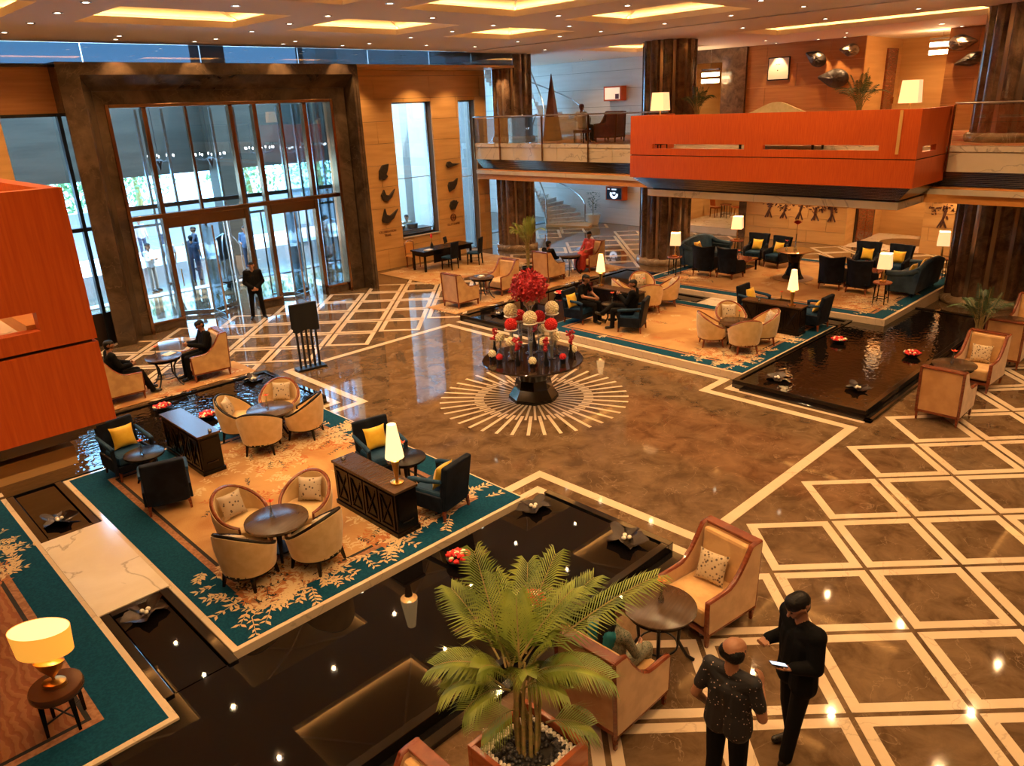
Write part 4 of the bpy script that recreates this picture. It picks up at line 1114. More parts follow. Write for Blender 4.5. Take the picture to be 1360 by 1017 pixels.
put(BLUE, USED, (6.16, 7.98, RZ), PI / 2 + R(12), 'navy armchair showing its back near the still pond corner', GB)
cushion('yellow', (6.14, 7.86, RZ + 0.43), PI / 2 + R(12), R(-16), 'yellow cushion in navy chair near the still pond corner', 'yellow cushions')
put(RTB, USED, (6.22, 8.85, RZ), 0, 'small black round table right behind the lit cone lamp', 'small black round tables')
vase((6.2, 8.9, RZ + 0.56), 'bud vase on small black table behind the cone lamp')

# ------------------------------------------------------------------ carpet beyond the flower table
tub_group(16.10, 8.72, RZ, 'at the red pond', ['the open plaza', 'the red pond', 'the far lamp console', 'the pale carpet middle'], [None, 8, -6, None], ())
tub_group(17.80, 12.62, RZ, 'at the far brown pond', ['the seated men', 'the marble step', 'the raised lounge', 'the brown pond'], [None, 8, 12, -6], ())
vase((16.2, 8.74, RZ + 0.56), 'bud vase on table at the red pond')
vase((17.82, 12.7, RZ + 0.56), 'bud vase on table at the far brown pond')
put(CON, USED, (17.72, 8.62, RZ), 0, 'dark console with cone lamp between tub chairs and raised lounge', 'dark console cabinets')
put(CON, USED, (16.62, 12.70, RZ), 0, 'dark console with cone lamp behind the two seated men', 'dark console cabinets')
cone_lamp((17.66, 8.14, RZ + 0.72), 'cone shaded lamp on console below the raised lounge', 1.12)
cone_lamp((16.66, 13.36, RZ + 0.72), 'cone shaded lamp on console beside the brown pond', 1.12)
put(BLUE, USED, (18.45, 9.55, RZ), -PI / 2, 'navy armchair with yellow cushion below the raised lounge', GB)
cushion('yellow', (18.45, 9.66, RZ + 0.43), -PI / 2, R(-16), 'yellow cushion in navy chair below the raised lounge', 'yellow cushions')
put(BLUE, USED, (18.5, 7.95, RZ), PI / 2, 'navy armchair showing its back beside the red pond console', GB)
cushion('yellow', (18.5, 7.84, RZ + 0.43), PI / 2, R(-30), 'yellow cushion in navy chair beside the red pond', 'yellow cushions')
put(RTB, USED, (18.45, 8.78, RZ), 0, 'small black round table between console and raised lounge', 'small black round tables')
vase((18.45, 8.8, RZ + 0.56), 'bud vase on small black table below the raised lounge', 1.1)
put(BLUE, USED, (15.38, 13.08, RZ), -PI / 2 + R(8), 'navy armchair holding the man in black beside the brown pond', GB)
cushion('yellow', (15.16, 13.16, RZ + 0.43), -PI / 2, R(-16), 'yellow cushion behind the seated man in black', 'yellow cushions')
put(BLUE, USED, (15.55, 11.42, RZ), PI / 2 + R(22), 'navy armchair holding the man with crossed legs', GB)
put(RTB, USED, (15.72, 12.20, RZ), 0, 'small black round table between the two seated men', 'small black round tables')
vase((15.72, 12.22, RZ + 0.56), 'bud vase between the two seated men', 1.2)
tl = MB().lathe([(0, 0), (0.03, 0), (0.034, 0.05), (0.028, 0.05), (0.026, 0.008), (0, 0.008)], 14)
def tealight(loc, label):
    t = thing('tea_light', label, 'candle', loc, 0, 'tea light glasses')
    tl.build('glass_cup', K['vase_glass'], t, smooth=True); MB().lathe([(0, 0.01), (0.022, 0.01), (0.022, 0.032), (0, 0.034)], 12).build('candle', K['white_china'], t)
tealight((17.70, 9.02, RZ + 0.72), 'tea light glass on the console below the raised lounge')
tealight((5.34, 9.22, RZ + 0.72), 'tea light glass on the lamp console corner')
tealight((4.46, 11.88, RZ + 0.72), 'tea light glass on the bare console corner')

# ------------------------------------------------------------------ raised lounge with blue sofas
def make_wing():
    r = thing('wing_chair', 'x', 'chair')
    def sh(off):
        def fn(u, v):
            y = (u * 2 - 1); z = 0.20 + v * 0.80
            fl = 0.29 + 0.07 * v ** 1.5
            x = -0.30 - 0.10 * v + 0.20 * abs(y) ** 2.2 + off
            zz = z - 0.05 * (1 - abs(y)) * max(0, v - 0.8) * 5 * 0.6
            return (x, y * (fl + (0.03 if off < 0 else 0.0)), zz)
        return fn
    mb = MB(); n, m = 13, 9
    mb.grid(sh(-0.04), n, m); k = len(mb.f); mb.grid(sh(0.05), n, m)
    mb.f = [f[::-1] if i < k else f for i, f in enumerate(mb.f)]
    rim = [i for i in range(n)]; b = n * m
    top = (m - 1) * n
    for i in range(n - 1): mb.f.append((top + i, top + i + 1, b + top + i + 1, b + top + i)); mb.mi.append(0)
    for j in range(m - 1):
        mb.f.append((j * n, (j + 1) * n, b + (j + 1) * n, b + j * n)); mb.mi.append(0)
        mb.f.append(((j + 1) * n - 1, b + (j + 1) * n - 1, b + (j + 2) * n - 1, (j + 2) * n - 1)); mb.mi.append(0)
    mb.build('backrest', K['navy'], r, smooth=True)
    MB().box(-0.26, 0.34, -0.26, 0.26, 0.24, 0.44).build('seat', K['blue_seat'], r, bev=0.05)
    for s in (-1, 1):
        y = s * 0.31
        MB().prism([(-0.20, 0.22), (0.30, 0.22), (0.32, 0.52), (0.22, 0.58), (-0.08, 0.62), (-0.20, 0.74)], y - 0.05, y + 0.05, axis=1).build('armrest', K['navy'], r, bev=0.025)
    MB().box(-0.30, 0.33, -0.33, 0.33, 0.17, 0.24).build('seat_rail', K['dark_wood'], r, bev=0.01)
    for x in (-0.27, 0.29):
        for y in (-0.28, 0.28): MB().taper((x * 1.08, y * 1.05, 0), (0.025, 0.025), (x, y, 0.18), (0.05, 0.05)).build('leg', K['chair_wood'], r)
    return r
WING = make_wing()
def make_sofa(L=2.0):
    r = thing('sofa', 'x', 'sofa')
    h = L / 2
    MB().box(-0.36, 0.40, -h + 0.1, h - 0.1, 0.12, 0.36).build('base', K['blue_sofa'], r, bev=0.03)
    for k in range(2):
        a = -h + 0.16 + k * (L - 0.32) / 2
        MB().box(-0.25, 0.42, a, a + (L - 0.32) / 2 - 0.01, 0.34, 0.50).build('seat_cushion', K['blue_sofa'], r, bev=0.05)
    mb = MB()
    def fn(s):
        def g(u, v):
            y = (u * 2 - 1) * h; t = abs(u * 2 - 1)
            zt = 0.92 - 0.14 * t ** 2.5
            x = -0.34 - 0.10 * v + s * 0.07
            return (x, y * (1 - 0.0 * v), 0.12 + (zt - 0.12) * v)
        return g
    n, m = 17, 6
    mb.grid(fn(-1), n, m); k = len(mb.f); mb.grid(fn(1), n, m); mb.f = [f[::-1] if i < k else f for i, f in enumerate(mb.f)]
    b = n * m; top = (m - 1) * n
    for i in range(n - 1): mb.f.append((top + i, top + i + 1, b + top + i + 1, b + top + i)); mb.mi.append(0)
    for j in range(m - 1):
        mb.f.append((j * n, (j + 1) * n, b + (j + 1) * n, b + j * n)); mb.mi.append(0)
        mb.f.append(((j + 1) * n - 1, b + (j + 1) * n - 1, b + (j + 2) * n - 1, (j + 2) * n - 1)); mb.mi.append(0)
    mb.build('backrest', K['blue_sofa'], r, smooth=True)
    MB().tube([(-0.44 , -h, 0.79), (-0.455, -h * 0.5, 0.905), (-0.46, 0, 0.935), (-0.455, h * 0.5, 0.905), (-0.44, h, 0.79)], 0.075, 12).build('back_roll', K['blue_sofa'], r, smooth=True)
    for s in (-1, 1):
        y = s * (h - 0.03)
        MB().box(-0.36, 0.38, min(y, y - s * 0.14), max(y, y - s * 0.14), 0.12, 0.62).build('arm', K['blue_sofa'], r, bev=0.03)
        MB().tube([(-0.44, y - s * 0.03, 0.78), (-0.2, y - s * 0.04, 0.68), (0.10, y - s * 0.04, 0.64), (0.40, y - s * 0.04, 0.63)], 0.085, 12).build('arm_roll', K['blue_sofa'], r, smooth=True)
        for x in (-0.32, 0.36): MB().taper((x, y - s * 0.08, 0), (0.03, 0.03), (x, y - s * 0.08, 0.13), (0.05, 0.05)).build('foot', K['dark_wood'], r)
    return r
SOFA = make_sofa()
def make_coffee():
    r = thing('coffee_table', 'x', 'table')
    MB().box(-0.42, 0.42, -0.42, 0.42, 0.36, 0.41).build('table_top', K['chair_wood'], r, bev=0.008)
    MB().box(-0.36, 0.36, -0.36, 0.36, 0.10, 0.13).build('lower_shelf', K['chair_wood'], r)
    for x in (-0.37, 0.37):
        for y in (-0.37, 0.37): MB().box(x - 0.025, x + 0.025, y - 0.025, y + 0.025, 0, 0.36).build('leg', K['dark_wood'], r)
    return r
COF = make_coffee()
def make_sidet():
    r = thing('side_table', 'x', 'table')
    MB().lathe([(0, 0.56), (0.24, 0.56), (0.25, 0.58), (0.24, 0.60), (0, 0.60)], 28).build('table_top', K['chair_wood'], r, smooth=True)
    for k in range(4):
        a = PI / 4 + k * PI / 2
        MB().taper((0.21 * math.cos(a), 0.21 * math.sin(a), 0), (0.022, 0.022), (0.18 * math.cos(a), 0.18 * math.sin(a), 0.565), (0.03, 0.03)).build('leg', K['dark_wood'], r)
    MB().tube([(0.19 * math.cos(a), 0.19 * math.sin(a), 0.16) for a in [i * PI / 2 + PI / 4 for i in range(4)]], 0.012, 6, closed=True).build('stretcher', K['dark_wood'], r)
    return r
SID = make_sidet()
GW = 'navy wing chairs in the raised lounge'
for (x, y, rz, lab) in ((21.85, 13.15, R(14), 'navy wing chair with back to the brown pond console, beside lamp table'), (21.95, 12.28, R(-6), 'navy wing chair with back to the marble step'),
                        (22.35, 9.12, R(8), 'navy wing chair turned from the rose pedestal table, back to the console lamp'), (22.3, 8.26, R(-4), 'navy wing chair beside the lamp table at the red pond'),
                        (24.5, 12.75, PI + R(4), 'navy wing chair with yellow cushion behind the pedestal rose table'), (24.3, 11.85, PI - R(14), 'navy wing chair with slanted yellow cushion nearest the rose'),
                        (24.75, 9.1, PI + R(8), 'navy wing chair with yellow cushion facing the red pond'), (24.75, 8.15, PI - R(6), 'navy wing chair with yellow cushion next to the blue sofa by the column')):
    put(WING, USED, (x, y, RZ2), rz, lab, GW)
for (x, y, rz, t, lab) in ((24.52, 12.75, PI, -16, 'yellow cushion in the wing chair behind the rose table'), (24.30, 11.85, PI - 0.3, -16, 'slanted yellow cushion in the wing chair nearest the rose'),
                           (24.77, 9.1, PI, -16, 'yellow cushion in the wing chair facing the red pond'), (24.77, 8.15, PI, -16, 'yellow cushion in the wing chair next to the sofa by the column')):
    cushion('yellow', (x + 0.06, y, RZ2 + 0.45), rz, R(t), lab, 'yellow cushions')
put(SOFA, USED, (23.35, 7.22, RZ2), PI / 2, 'slate blue sofa with its back to the red pond', 'slate blue sofas')
put(SOFA, USED, (23.3, 13.95, RZ2), -PI / 2, 'slate blue sofa with its back to the brown pond', 'slate blue sofas')
for x, y, rz, lab in ((22.95, 7.12, PI / 2, 'yellow cushion at the near end of the sofa by the column'), (23.9, 7.12, PI / 2, 'yellow cushion at the column end of the blue sofa'),
                      (22.85, 14.05, -PI / 2, 'big yellow cushion on the sofa by the brown pond'), (22.45, 13.7, -PI / 2 + 0.7, 'yellow cushion in the corner of the sofa by the brown pond')):
    cushion('yellow', (x, y, RZ2 + 0.50), rz, R(-18), lab, 'yellow cushions')
put(COF, USED, (23.1, 12.55, RZ2), 0, 'square mahogany coffee table between navy wing chairs and brown pond sofa', 'mahogany coffee tables')
put(COF, USED, (23.5, 8.55, RZ2), 0, 'square mahogany coffee table beside the red pond sofa', 'mahogany coffee tables')
put(SID, USED, (21.35, 7.33, RZ2), 0, 'round mahogany side table at the corner over the red pond', 'round side tables')
put(SID, USED, (21.35, 13.98, RZ2), 0, 'round dark side table at the corner near the brown pond', 'round side tables')
put(SID, USED, (25.2, 13.9, RZ2), 0, 'round dark side table at the far end of the brown pond sofa', 'round side tables')
put(SID, USED, (25.5, 7.15, RZ2), 0, 'round side table behind the sofa by the column', 'round side tables')
square_lamp((21.35, 7.33, RZ2 + 0.60), 'lit square lamp over the red pond corner', 1.25, 0.2, 55)
square_lamp((21.35, 13.98, RZ2 + 0.60), 'lit square lamp by the brown pond corner', 1.25, 0.5, 55)
square_lamp((25.2, 13.9, RZ2 + 0.60), 'lit square lamp at the far end of the brown pond sofa', 1.35, 0.3, 55)
square_lamp((25.5, 7.15, RZ2 + 0.60), 'lit square lamp behind the sofa by the column', 1.3, 0.3, 55)
# pedestal table with tall rose
pt = thing('tulip_table', 'round gold topped pedestal table with one tall red rose', 'table', (22.95, 10.62, RZ2))
MB().lathe([(0, 0), (0.62, 0), (0.62, 0.012), (0, 0.012)], 40).build('base_disc', mat('brown inlay disc', (0.22, 0.10, 0.035), 0.35), pt)
MB().lathe([(0.34, 0.012), (0.26, 0.12), (0.18, 0.36), (0.17, 0.52), (0.24, 0.72), (0.30, 0.78), (0, 0.78)], 10).build('pedestal', K['dark_wood'], pt)
MB().lathe([(0.0, 0.77), (0.30, 0.79), (0.55, 0.86), (0.60, 0.885), (0.55, 0.90), (0.0, 0.90)], 10).build('table_top', mat('gilded table top', (0.55, 0.33, 0.10), 0.25, metal=0.7), pt)
rv = thing('rose_vase', 'slim glass vase with a single tall red rose on the gold pedestal table', 'vase', (22.95, 10.62, RZ2 + 0.90))
MB().lathe([(0, 0), (0.05, 0), (0.065, 0.05), (0.022, 0.14), (0.018, 0.45), (0.03, 0.5)], 14, cap=False).build('vase', K['vase_glass'], rv, smooth=True)
MB().tube([(0, 0, 0.02), (0, 0, 0.5), (0.01, 0.0, 0.78)], 0.008, 6).build('flower_stem', K['chair_wood'], rv)
rb = MB()
for q in range(3):
    for k in range(6):
        a = k * PI / 3 + q * 0.5; d = Vector((math.cos(a), math.sin(a), 0)); e = Vector((-d.y, d.x, 0)); o = Vector((0.01, 0, 0.78)); l = 0.05 + 0.035 * q
        rb.add([o, o + d * l - e * 0.05 + Vector((0, 0, 0.10 - q * 0.01)), o + d * l * 1.15 + Vector((0, 0, 0.135 - q * 0.02)), o + d * l + e * 0.05 + Vector((0, 0, 0.10 - q * 0.01))], [(0, 1, 2, 3)])
rb.build('rose', K['red_flower'], rv)
vase((22.72, 10.80, RZ2 + 0.90), 'bud vase beside the tall rose on the gold table', 1.3)
vase((23.05, 12.6, RZ2 + 0.41), 'bud vase on coffee table near the brown pond sofa', 1.1)
vase((23.5, 8.6, RZ2 + 0.41), 'bud vase on coffee table beside the red pond sofa', 1.1)

# ------------------------------------------------------------------ beige armchairs round the lattice floor
GA = 'beige armchairs with mahogany edges'
def beige(x, y, rz, lab, cush=None, z=0.0):
    if y > 16: z = 0.0135
    put(BEI, USED, (x, y, z), rz, lab, GA)
    if cush: cushion('cushion_weave', local((x, y, z), rz, -0.04, cush[0], 0.475), rz + R(cush[1]), R(-22), cush[2], 'woven cushions', 0.38, R(0))
beige(4.88, 3.74, R(0), 'beige armchair seen from behind, holding the woman in green', (0.16, 10, 'woven cushion beside the woman in green'))
beige(6.74, 3.82, PI + R(-8), 'beige armchair facing the scrolled table beside the two standing men', (-0.02, 10, 'woven cushion in the chair beside the two standing men'))
put(BT, USED, (5.80, 3.84, 0), 0.2, 'scrolled leg table between the woman in green and empty armchair', 'scrolled leg tables')
vase((5.86, 3.86, 0.70), 'bud vase on the table before the woman in green', 1.15)
beige(2.20, 3.66, PI, 'beige armchair next to the palm planter, mostly cut off')
beige(14.88, 3.72, R(0), 'beige armchair showing its amber back by the red pond corner')
beige(17.05, 3.78, PI - R(3), 'beige armchair with woven cushion facing the red pond corner chair', (0.0, 8, 'woven cushion in the armchair along the red pond'))
put(BT, USED, (16.0, 3.95, 0), 0.2, 'scrolled leg table between the armchairs along the red pond', 'scrolled leg tables')
vase((15.95, 3.98, 0.70), 'bud vase on the table along the red pond', 1.15)
beige(18.95, 3.72, R(0), 'beige armchair behind the potted palm at the red pond')
beige(21.1, 3.78, PI, 'beige armchair with red patterned cushion beyond the red pond palm')
put(BT, USED, (20.05, 3.9, 0), 0.2, 'scrolled leg table beyond the potted palm at the red pond', 'scrolled leg tables')
beige(4.78, 17.42, R(-4), 'beige armchair below the near balcony, holding a man in black')
beige(6.78, 17.46, PI + R(-6), 'beige armchair holding the man in a suit near the doors')
put(BT, USED, (5.86, 17.52, 0.0135), 0.2, 'scrolled leg table between the two men near the doors', 'scrolled leg tables')
vase((5.7, 17.5, 0.714), 'bud vase on the table between the two men near the doors', 1.15)
beige(15.05, 17.62, R(0), 'empty beige armchair showing its back at the far pond corner')
beige(17.0, 17.8, PI + R(4), 'empty beige armchair beside the red flower bouquet pond')
put(BT, USED, (16.05, 17.72, 0.0135), 0.2, 'scrolled leg table between two empty armchairs at the far pond', 'scrolled leg tables')
beige(19.3, 17.78, R(0), 'beige armchair holding a man, back to the empty chairs')
beige(21.45, 17.75, PI + R(0), 'beige armchair holding the woman in red')
put(BT, USED, (20.42, 17.78, 0.0135), 0.2, 'scrolled leg table between the man and the woman in red', 'scrolled leg tables')
nb = MB()
for k in range(3): nb.cbox((0, 0, 0.01 + 0.018 * k), (0.21, 0.15, 0.014), Matrix.Rotation(0.2 * k, 3, 'Z'))
tag(nb.build('paper_stack', K['paper'], None, loc=(16.0, 17.7, 0.715)), 'small stack of pale papers on the table at the far pond', 'papers')
tag(MB().box(-0.14, 0.14, -0.10, 0.10, 0, 0.008).build('paper_sheet', K['paper'], None, loc=(6.02, 17.60, 0.714), rz=0.4), 'white paper sheet on the table near the doors', 'paper')

# ------------------------------------------------------------------ desk by the stone wall
dk = thing('writing_desk', 'long black desk against the amber stone wall', 'desk', (18.75, 22.9, 0.0135))
MB().box(-1.25, 1.25, -0.42, 0.42, 0.72, 0.78).build('desk_top', K['dark_wood'], dk, bev=0.008)
MB().box(-1.2, 1.2, -0.37, 0.37, 0.58, 0.72).build('apron', K['dark_wood'], dk)
MB().box(-0.2, 1.1, 0.30, 0.34, 0.12, 0.58).build('modesty_panel', K['dark_wood'], dk)
for x in (-1.16, 1.16):
    for y in (-0.34, 0.34): MB().box(x - 0.035, x + 0.035, y - 0.035, y + 0.035, 0, 0.6).build('leg', K['dark_wood'], dk)
def make_desk_chair():
    r = thing('desk_chair', 'x', 'chair')
    MB().cbox((-0.25, 0, 0.74), (0.06, 0.44, 0.62), Matrix.Rotation(R(-6), 3, 'Y')).build('backrest', K['navy'], r, bev=0.02)
    MB().box(-0.25, 0.25, -0.23, 0.23, 0.42, 0.50).build('seat', K['blue_seat'], r, bev=0.03)
    for x in (-0.22, 0.22):
        for y in (-0.20, 0.20): MB().taper((x * 1.08, y, 0), (0.03, 0.03), (x, y, 0.43), (0.045, 0.045)).build('leg', K['dark_wood'], r)
    MB().tube([(-0.22, -0.2, 0.2), (0.22, -0.2, 0.2)], 0.012, 6).build('stretcher', K['dark_wood'], r)
    MB().tube([(-0.22, 0.2, 0.2), (0.22, 0.2, 0.2)], 0.012, 6).build('stretcher', K['dark_wood'], r)
    return r
DCH = make_desk_chair()
put(DCH, USED, (18.55, 22.25, 0.0135), PI / 2 + 0.2, 'black high backed chair at the middle of the desk', 'desk chairs')
put(DCH, USED, (19.75, 22.15, 0.0135), PI / 2 + 0.5, 'black high backed chair pulled out from the desk end', 'desk chairs')
fc = thing('carved_chair', 'honey coloured chair with curved top rail behind the desk', 'chair', (17.95, 23.75, 0.0135), -PI / 2)
MB().cbox((-0.2, 0, 0.76), (0.04, 0.36, 0.42)).build('backrest', K['red_wood_in'], fc, bev=0.03)
MB().tube([(-0.2, -0.2, 0.45), (-0.21, -0.21, 0.95), (-0.21, 0, 1.03), (-0.21, 0.21, 0.95), (-0.2, 0.2, 0.45)], 0.02, 8).build('back_frame', K['chair_wood'], fc, smooth=True)
MB().box(-0.2, 0.22, -0.21, 0.21, 0.42, 0.47).build('seat', K['red_wood_in'], fc, bev=0.015)
for x in (-0.18, 0.18):
    for y in (-0.18, 0.18): MB().taper((x, y, 0), (0.03, 0.03), (x, y, 0.43), (0.04, 0.04)).build('leg', K['chair_wood'], fc)
dv = thing('desk_vase', 'black bottle vase with a red ginger flower on the desk', 'vase', (18.2, 22.85, 0.794))
MB().lathe([(0, 0), (0.06, 0), (0.07, 0.06), (0.05, 0.16), (0.02, 0.22), (0.02, 0.26)], 16).build('vase', K['black_metal'], dv, smooth=True)
MB().tube([(0, 0, 0.2), (0, 0, 0.4)], 0.008, 6).build('flower_stem', K['green_dark'], dv)
MB().lathe([(0, 0.38), (0.04, 0.42), (0.045, 0.48), (0.02, 0.56), (0, 0.58)], 10).build('blossom', K['red_flower'], dv)
tag(MB().box(-0.16, 0.16, -0.11, 0.11, 0, 0.02).build('desk_paper', K['paper'], None, loc=(17.9, 22.7, 0.794), rz=0.2), 'white papers lying on the black desk', 'papers')
mo = thing('desk_monitor', 'small dark screen on the black desk', 'monitor', (19.0, 23.0, 0.794), 0.5)
MB().lathe([(0, 0), (0.09, 0), (0.09, 0.012), (0, 0.012)], 16).build('stand', K['black_metal'], mo)
MB().cbox((0, 0, 0.20), (0.34, 0.02, 0.24), Matrix.Rotation(R(-12), 3, 'X')).build('screen', K['black_metal'], mo, bev=0.006)

# ------------------------------------------------------------------ big gold lamp on its table
gt = thing('drum_table', 'round dark wooden side table under the big gold lamp', 'table', (0.88, 7.50, RZ))
MB().lathe([(0, 0.40), (0.235, 0.40), (0.245, 0.42), (0.245, 0.46), (0.235, 0.48), (0, 0.48)], 36).build('table_top', mat('glossy umber wood', (0.075, 0.028, 0.012), 0.2, coat=0.4), gt, smooth=True)
for k in range(4):
    a = R(20) + k * PI / 2
    MB().taper((0.20 * math.cos(a), 0.20 * math.sin(a), 0), (0.028, 0.028), (0.185 * math.cos(a), 0.185 * math.sin(a), 0.41), (0.05, 0.05)).build('leg', K['dark_wood'], gt)
for k in range(2):
    a = R(20) + k * PI / 2; d = Vector((math.cos(a), math.sin(a), 0)) * 0.19
    MB().tube([d + Vector((0, 0, 0.14)), -d + Vector((0, 0, 0.14))], 0.010, 6).build('stretcher', K['black_metal'], gt)
gl = thing('gold_lamp', 'lamp with oval golden shade and boat shaped gilded body', 'lamp', (0.88, 7.50, RZ + 0.48), R(-42))
MB().lathe([(0, 0), (0.10, 0), (0.105, 0.02), (0.10, 0.045), (0.06, 0.06), (0, 0.065)], 28, sx=1.1, sy=0.8).build('base', K['gold'], gl, smooth=True)
MB().lathe([(0.018, 0.06), (0.016, 0.09), (0.05, 0.13), (0.11, 0.20), (0.15, 0.285), (0.10, 0.30), (0.0, 0.30)], 28, sx=1.0, sy=0.55).build('body', K['gold'], gl, smooth=True)
MB().tube([(0, 0, 0.29), (0, 0, 0.62)], 0.012, 8).build('stem', K['brass'], gl)
MB().lathe([(0.265, 0.40), (0.285, 0.66), (0.28, 0.66), (0.26, 0.40), (0.265, 0.40)], 44, sx=1.0, sy=0.62, cap=False).build('lamp_shade', K['shade_gold'], gl, smooth=True)
MB().lathe([(0.0, 0.652), (0.28, 0.652), (0.28, 0.656), (0, 0.656)], 44, sx=1.0, sy=0.62).build('shade_top', emis('glowing shade liner', (1.0, 0.72, 0.36), 0.75), gl)
MB().ell((0, 0, 0.52), (0.04, 0.04, 0.05), 12, 8).build('bulb', emis('gold lamp bulb', (1, 0.7, 0.3), 20), gl)

# ------------------------------------------------------------------ easel, centre table and flowers
es = thing('sign_easel', 'slatted black stand draped with a black cloth', 'stand', (8.68, 15.96, 0), R(-8))
MB().box(-0.36, 0.36, -0.16, 0.16, 0, 0.05).build('foot_plate', K['black_metal'], es, bev=0.008)
for k in range(5):
    x = -0.24 + 0.12 * k
    MB().box(x - 0.022, x + 0.022, -0.025, 0.025, 0.05, 1.05).build('slat', K['black_metal'], es)
MB().box(-0.30, 0.30, -0.03, 0.03, 1.04, 1.60).build('board', K['black_metal'], es)
cl_ = MB()
def drape(u, v):
    x = -0.33 + 0.66 * u; z = 1.62 - 0.66 * v - 0.03 * math.sin(u * 9) * v
    return (x, -0.045 - 0.012 * math.sin(u * 14) * v, z)
cl_.grid(drape, 18, 8); n0 = len(cl_.f)
cl_.grid(lambda u, v: (-0.33 + 0.66 * u, 0.045, 1.62 - 0.6 * v), 18, 8); cl_.f = [f if i < n0 else f[::-1] for i, f in enumerate(cl_.f)]
cl_.grid(lambda u, v: (-0.33 + 0.66 * u, -0.045 + 0.09 * v, 1.62), 18, 2)
cl_.build('cloth', mat('black cloth', (0.008, 0.008, 0.009), 0.9), es)

ct = thing('centre_table', 'large round glossy table on a flared octagonal pedestal', 'table', (CX, CY, 0.0))
MB().lathe([(0, 0.80), (0.98, 0.80), (1.05, 0.825), (1.055, 0.845), (1.04, 0.86), (0, 0.86)], 64).build('table_top', mat('glossy umber table', (0.018, 0.009, 0.006), 0.06, spec=0.35), ct, smooth=True)
MB().lathe([(0.53, 0.004), (0.52, 0.07), (0.40, 0.26), (0.36, 0.45), (0.42, 0.66), (0.56, 0.80), (0, 0.80)], 8).build('pedestal', K['black_granite'], ct)
GF = 'flower pieces on the centre table'
def flower_ball(mb, c, r, n=90, pet=0.3):
    for k in range(n):
        t = math.acos(1 - 1.75 * (k + 0.5) / n); a = k * 2.39996
        d = Vector((math.sin(t) * math.cos(a), math.sin(t) * math.sin(a), math.cos(t)))
        rot = d.to_track_quat('Z', 'Y').to_matrix()
        mb.ell(Vector(c) + d * r * 0.84, (r * 0.19, r * 0.19, r * 0.22), 6, 4, rot=rot)
    mb.ell(c, (r * 0.80, r * 0.80, r * 0.74), 14, 10)
BALLS = {}
def tall_piece(dx, dy, z, colr, r, lab):
    h = z - 0.86 - r
    t = thing('flower_stand', lab, 'flowers', (CX + dx, CY + dy, 0.86), 0, GF)
    MB().lathe([(0, 0), (0.085, 0), (0.085, 0.012), (0.04, 0.03), (0.04, 0.05), (0.0405, h - 0.06), (0.055, h - 0.03)], 16, cap=False).build('glass_column', K['vase_glass'], t, smooth=True)
    MB().lathe([(0.034, 0.03), (0.034, h * 0.45), (0, h * 0.45)], 12).build('gravel_fill', K['white_china'], t)
    MB().lathe([(0, h - 0.03), (0.13, h - 0.03), (0.15, h - 0.01), (0.14, h), (0, h)], 24).build('plate', K['white_china'], t, smooth=True)
    key = (colr, r)
    if key not in BALLS:
        mb = MB(); flower_ball(mb, (0, 0, 0), r); BALLS[key] = mb.build('flower_ball', K[colr], t, smooth=True); BALLS[key].location = (0, 0, h + r * 0.72)
    else:
        o = BALLS[key].copy(); COL.objects.link(o); o.parent = t; o.location = (0, 0, h + r * 0.72)
tall_piece(0.02, 0.62, 1.83, 'cream_flower', 0.145, 'cream flower ball on tall glass at the easel side')
tall_piece(0.02, 0.06, 1.76, 'cream_flower', 0.145, 'cream flower ball on the thick middle glass')
tall_piece(0.60, -0.02, 1.86, 'cream_flower', 0.145, 'cream flower ball on tall glass on the lounge side')
tall_piece(0.38, 0.72, 1.62, 'red_flower', 0.13, 'red flower ball behind the easel side cream ball')
tall_piece(-0.24, 0.36, 1.62, 'red_flower', 0.13, 'red flower ball low on the easel side')
tall_piece(0.46, 0.22, 1.66, 'red_flower', 0.13, 'red flower ball next to the middle glass')
tall_piece(0.24, -0.32, 1.63, 'red_flower', 0.13, 'red flower ball low on the palm side')
bq = thing('orchid_bouquet', 'huge crimson bouquet crowning the centre table', 'flowers', (CX + 0.24, CY + 0.28, 0.86), 0, GF)
MB().lathe([(0, 0), (0.12, 0), (0.12, 0.015), (0.055, 0.04), (0.055, 0.96), (0.10, 1.06)], 20, cap=False).build('glass_column', K['vase_glass'], bq, smooth=True)
mb = MB()
for k in range(24):
    a = k * 2.39996; rr = 0.08 * math.sqrt((k % 12) / 12 + 0.1); mb.ell((rr * math.cos(a) * 1.3, rr * math.sin(a) * 1.3, 1.08 + 0.03 * (k % 3)), (0.035, 0.035, 0.03), 7, 5)
mb.build('cream_collar', K['cream_flower'], bq, smooth=True)
mb = MB(); rnd = random.Random(3)
for k in range(420):
    t = math.acos(1 - 1.7 * (k + 0.5) / 420); a = k * 2.39996; d = Vector((math.sin(t) * math.cos(a), math.sin(t) * math.sin(a), math.cos(t)))
    rr = 0.36 * rnd.uniform(0.78, 1.08); c = Vector((0, 0, 1.42)) + Vector((d.x * rr, d.y * rr, d.z * rr * 0.92))
    for q in range(3):
        e = Vector((rnd.gauss(0, 1), rnd.gauss(0, 1), rnd.gauss(0, 1))).normalized(); f_ = e.cross(d).normalized() * 0.028
        mb.add([c, c + e * 0.03 + f_, c + e * 0.06 + d * 0.02, c + e * 0.03 - f_], [(0, 1, 2, 3)])
mb.ell((0, 0, 1.42), (0.28, 0.28, 0.26), 16, 10)
mb.build('blossoms', K['crimson'], bq)
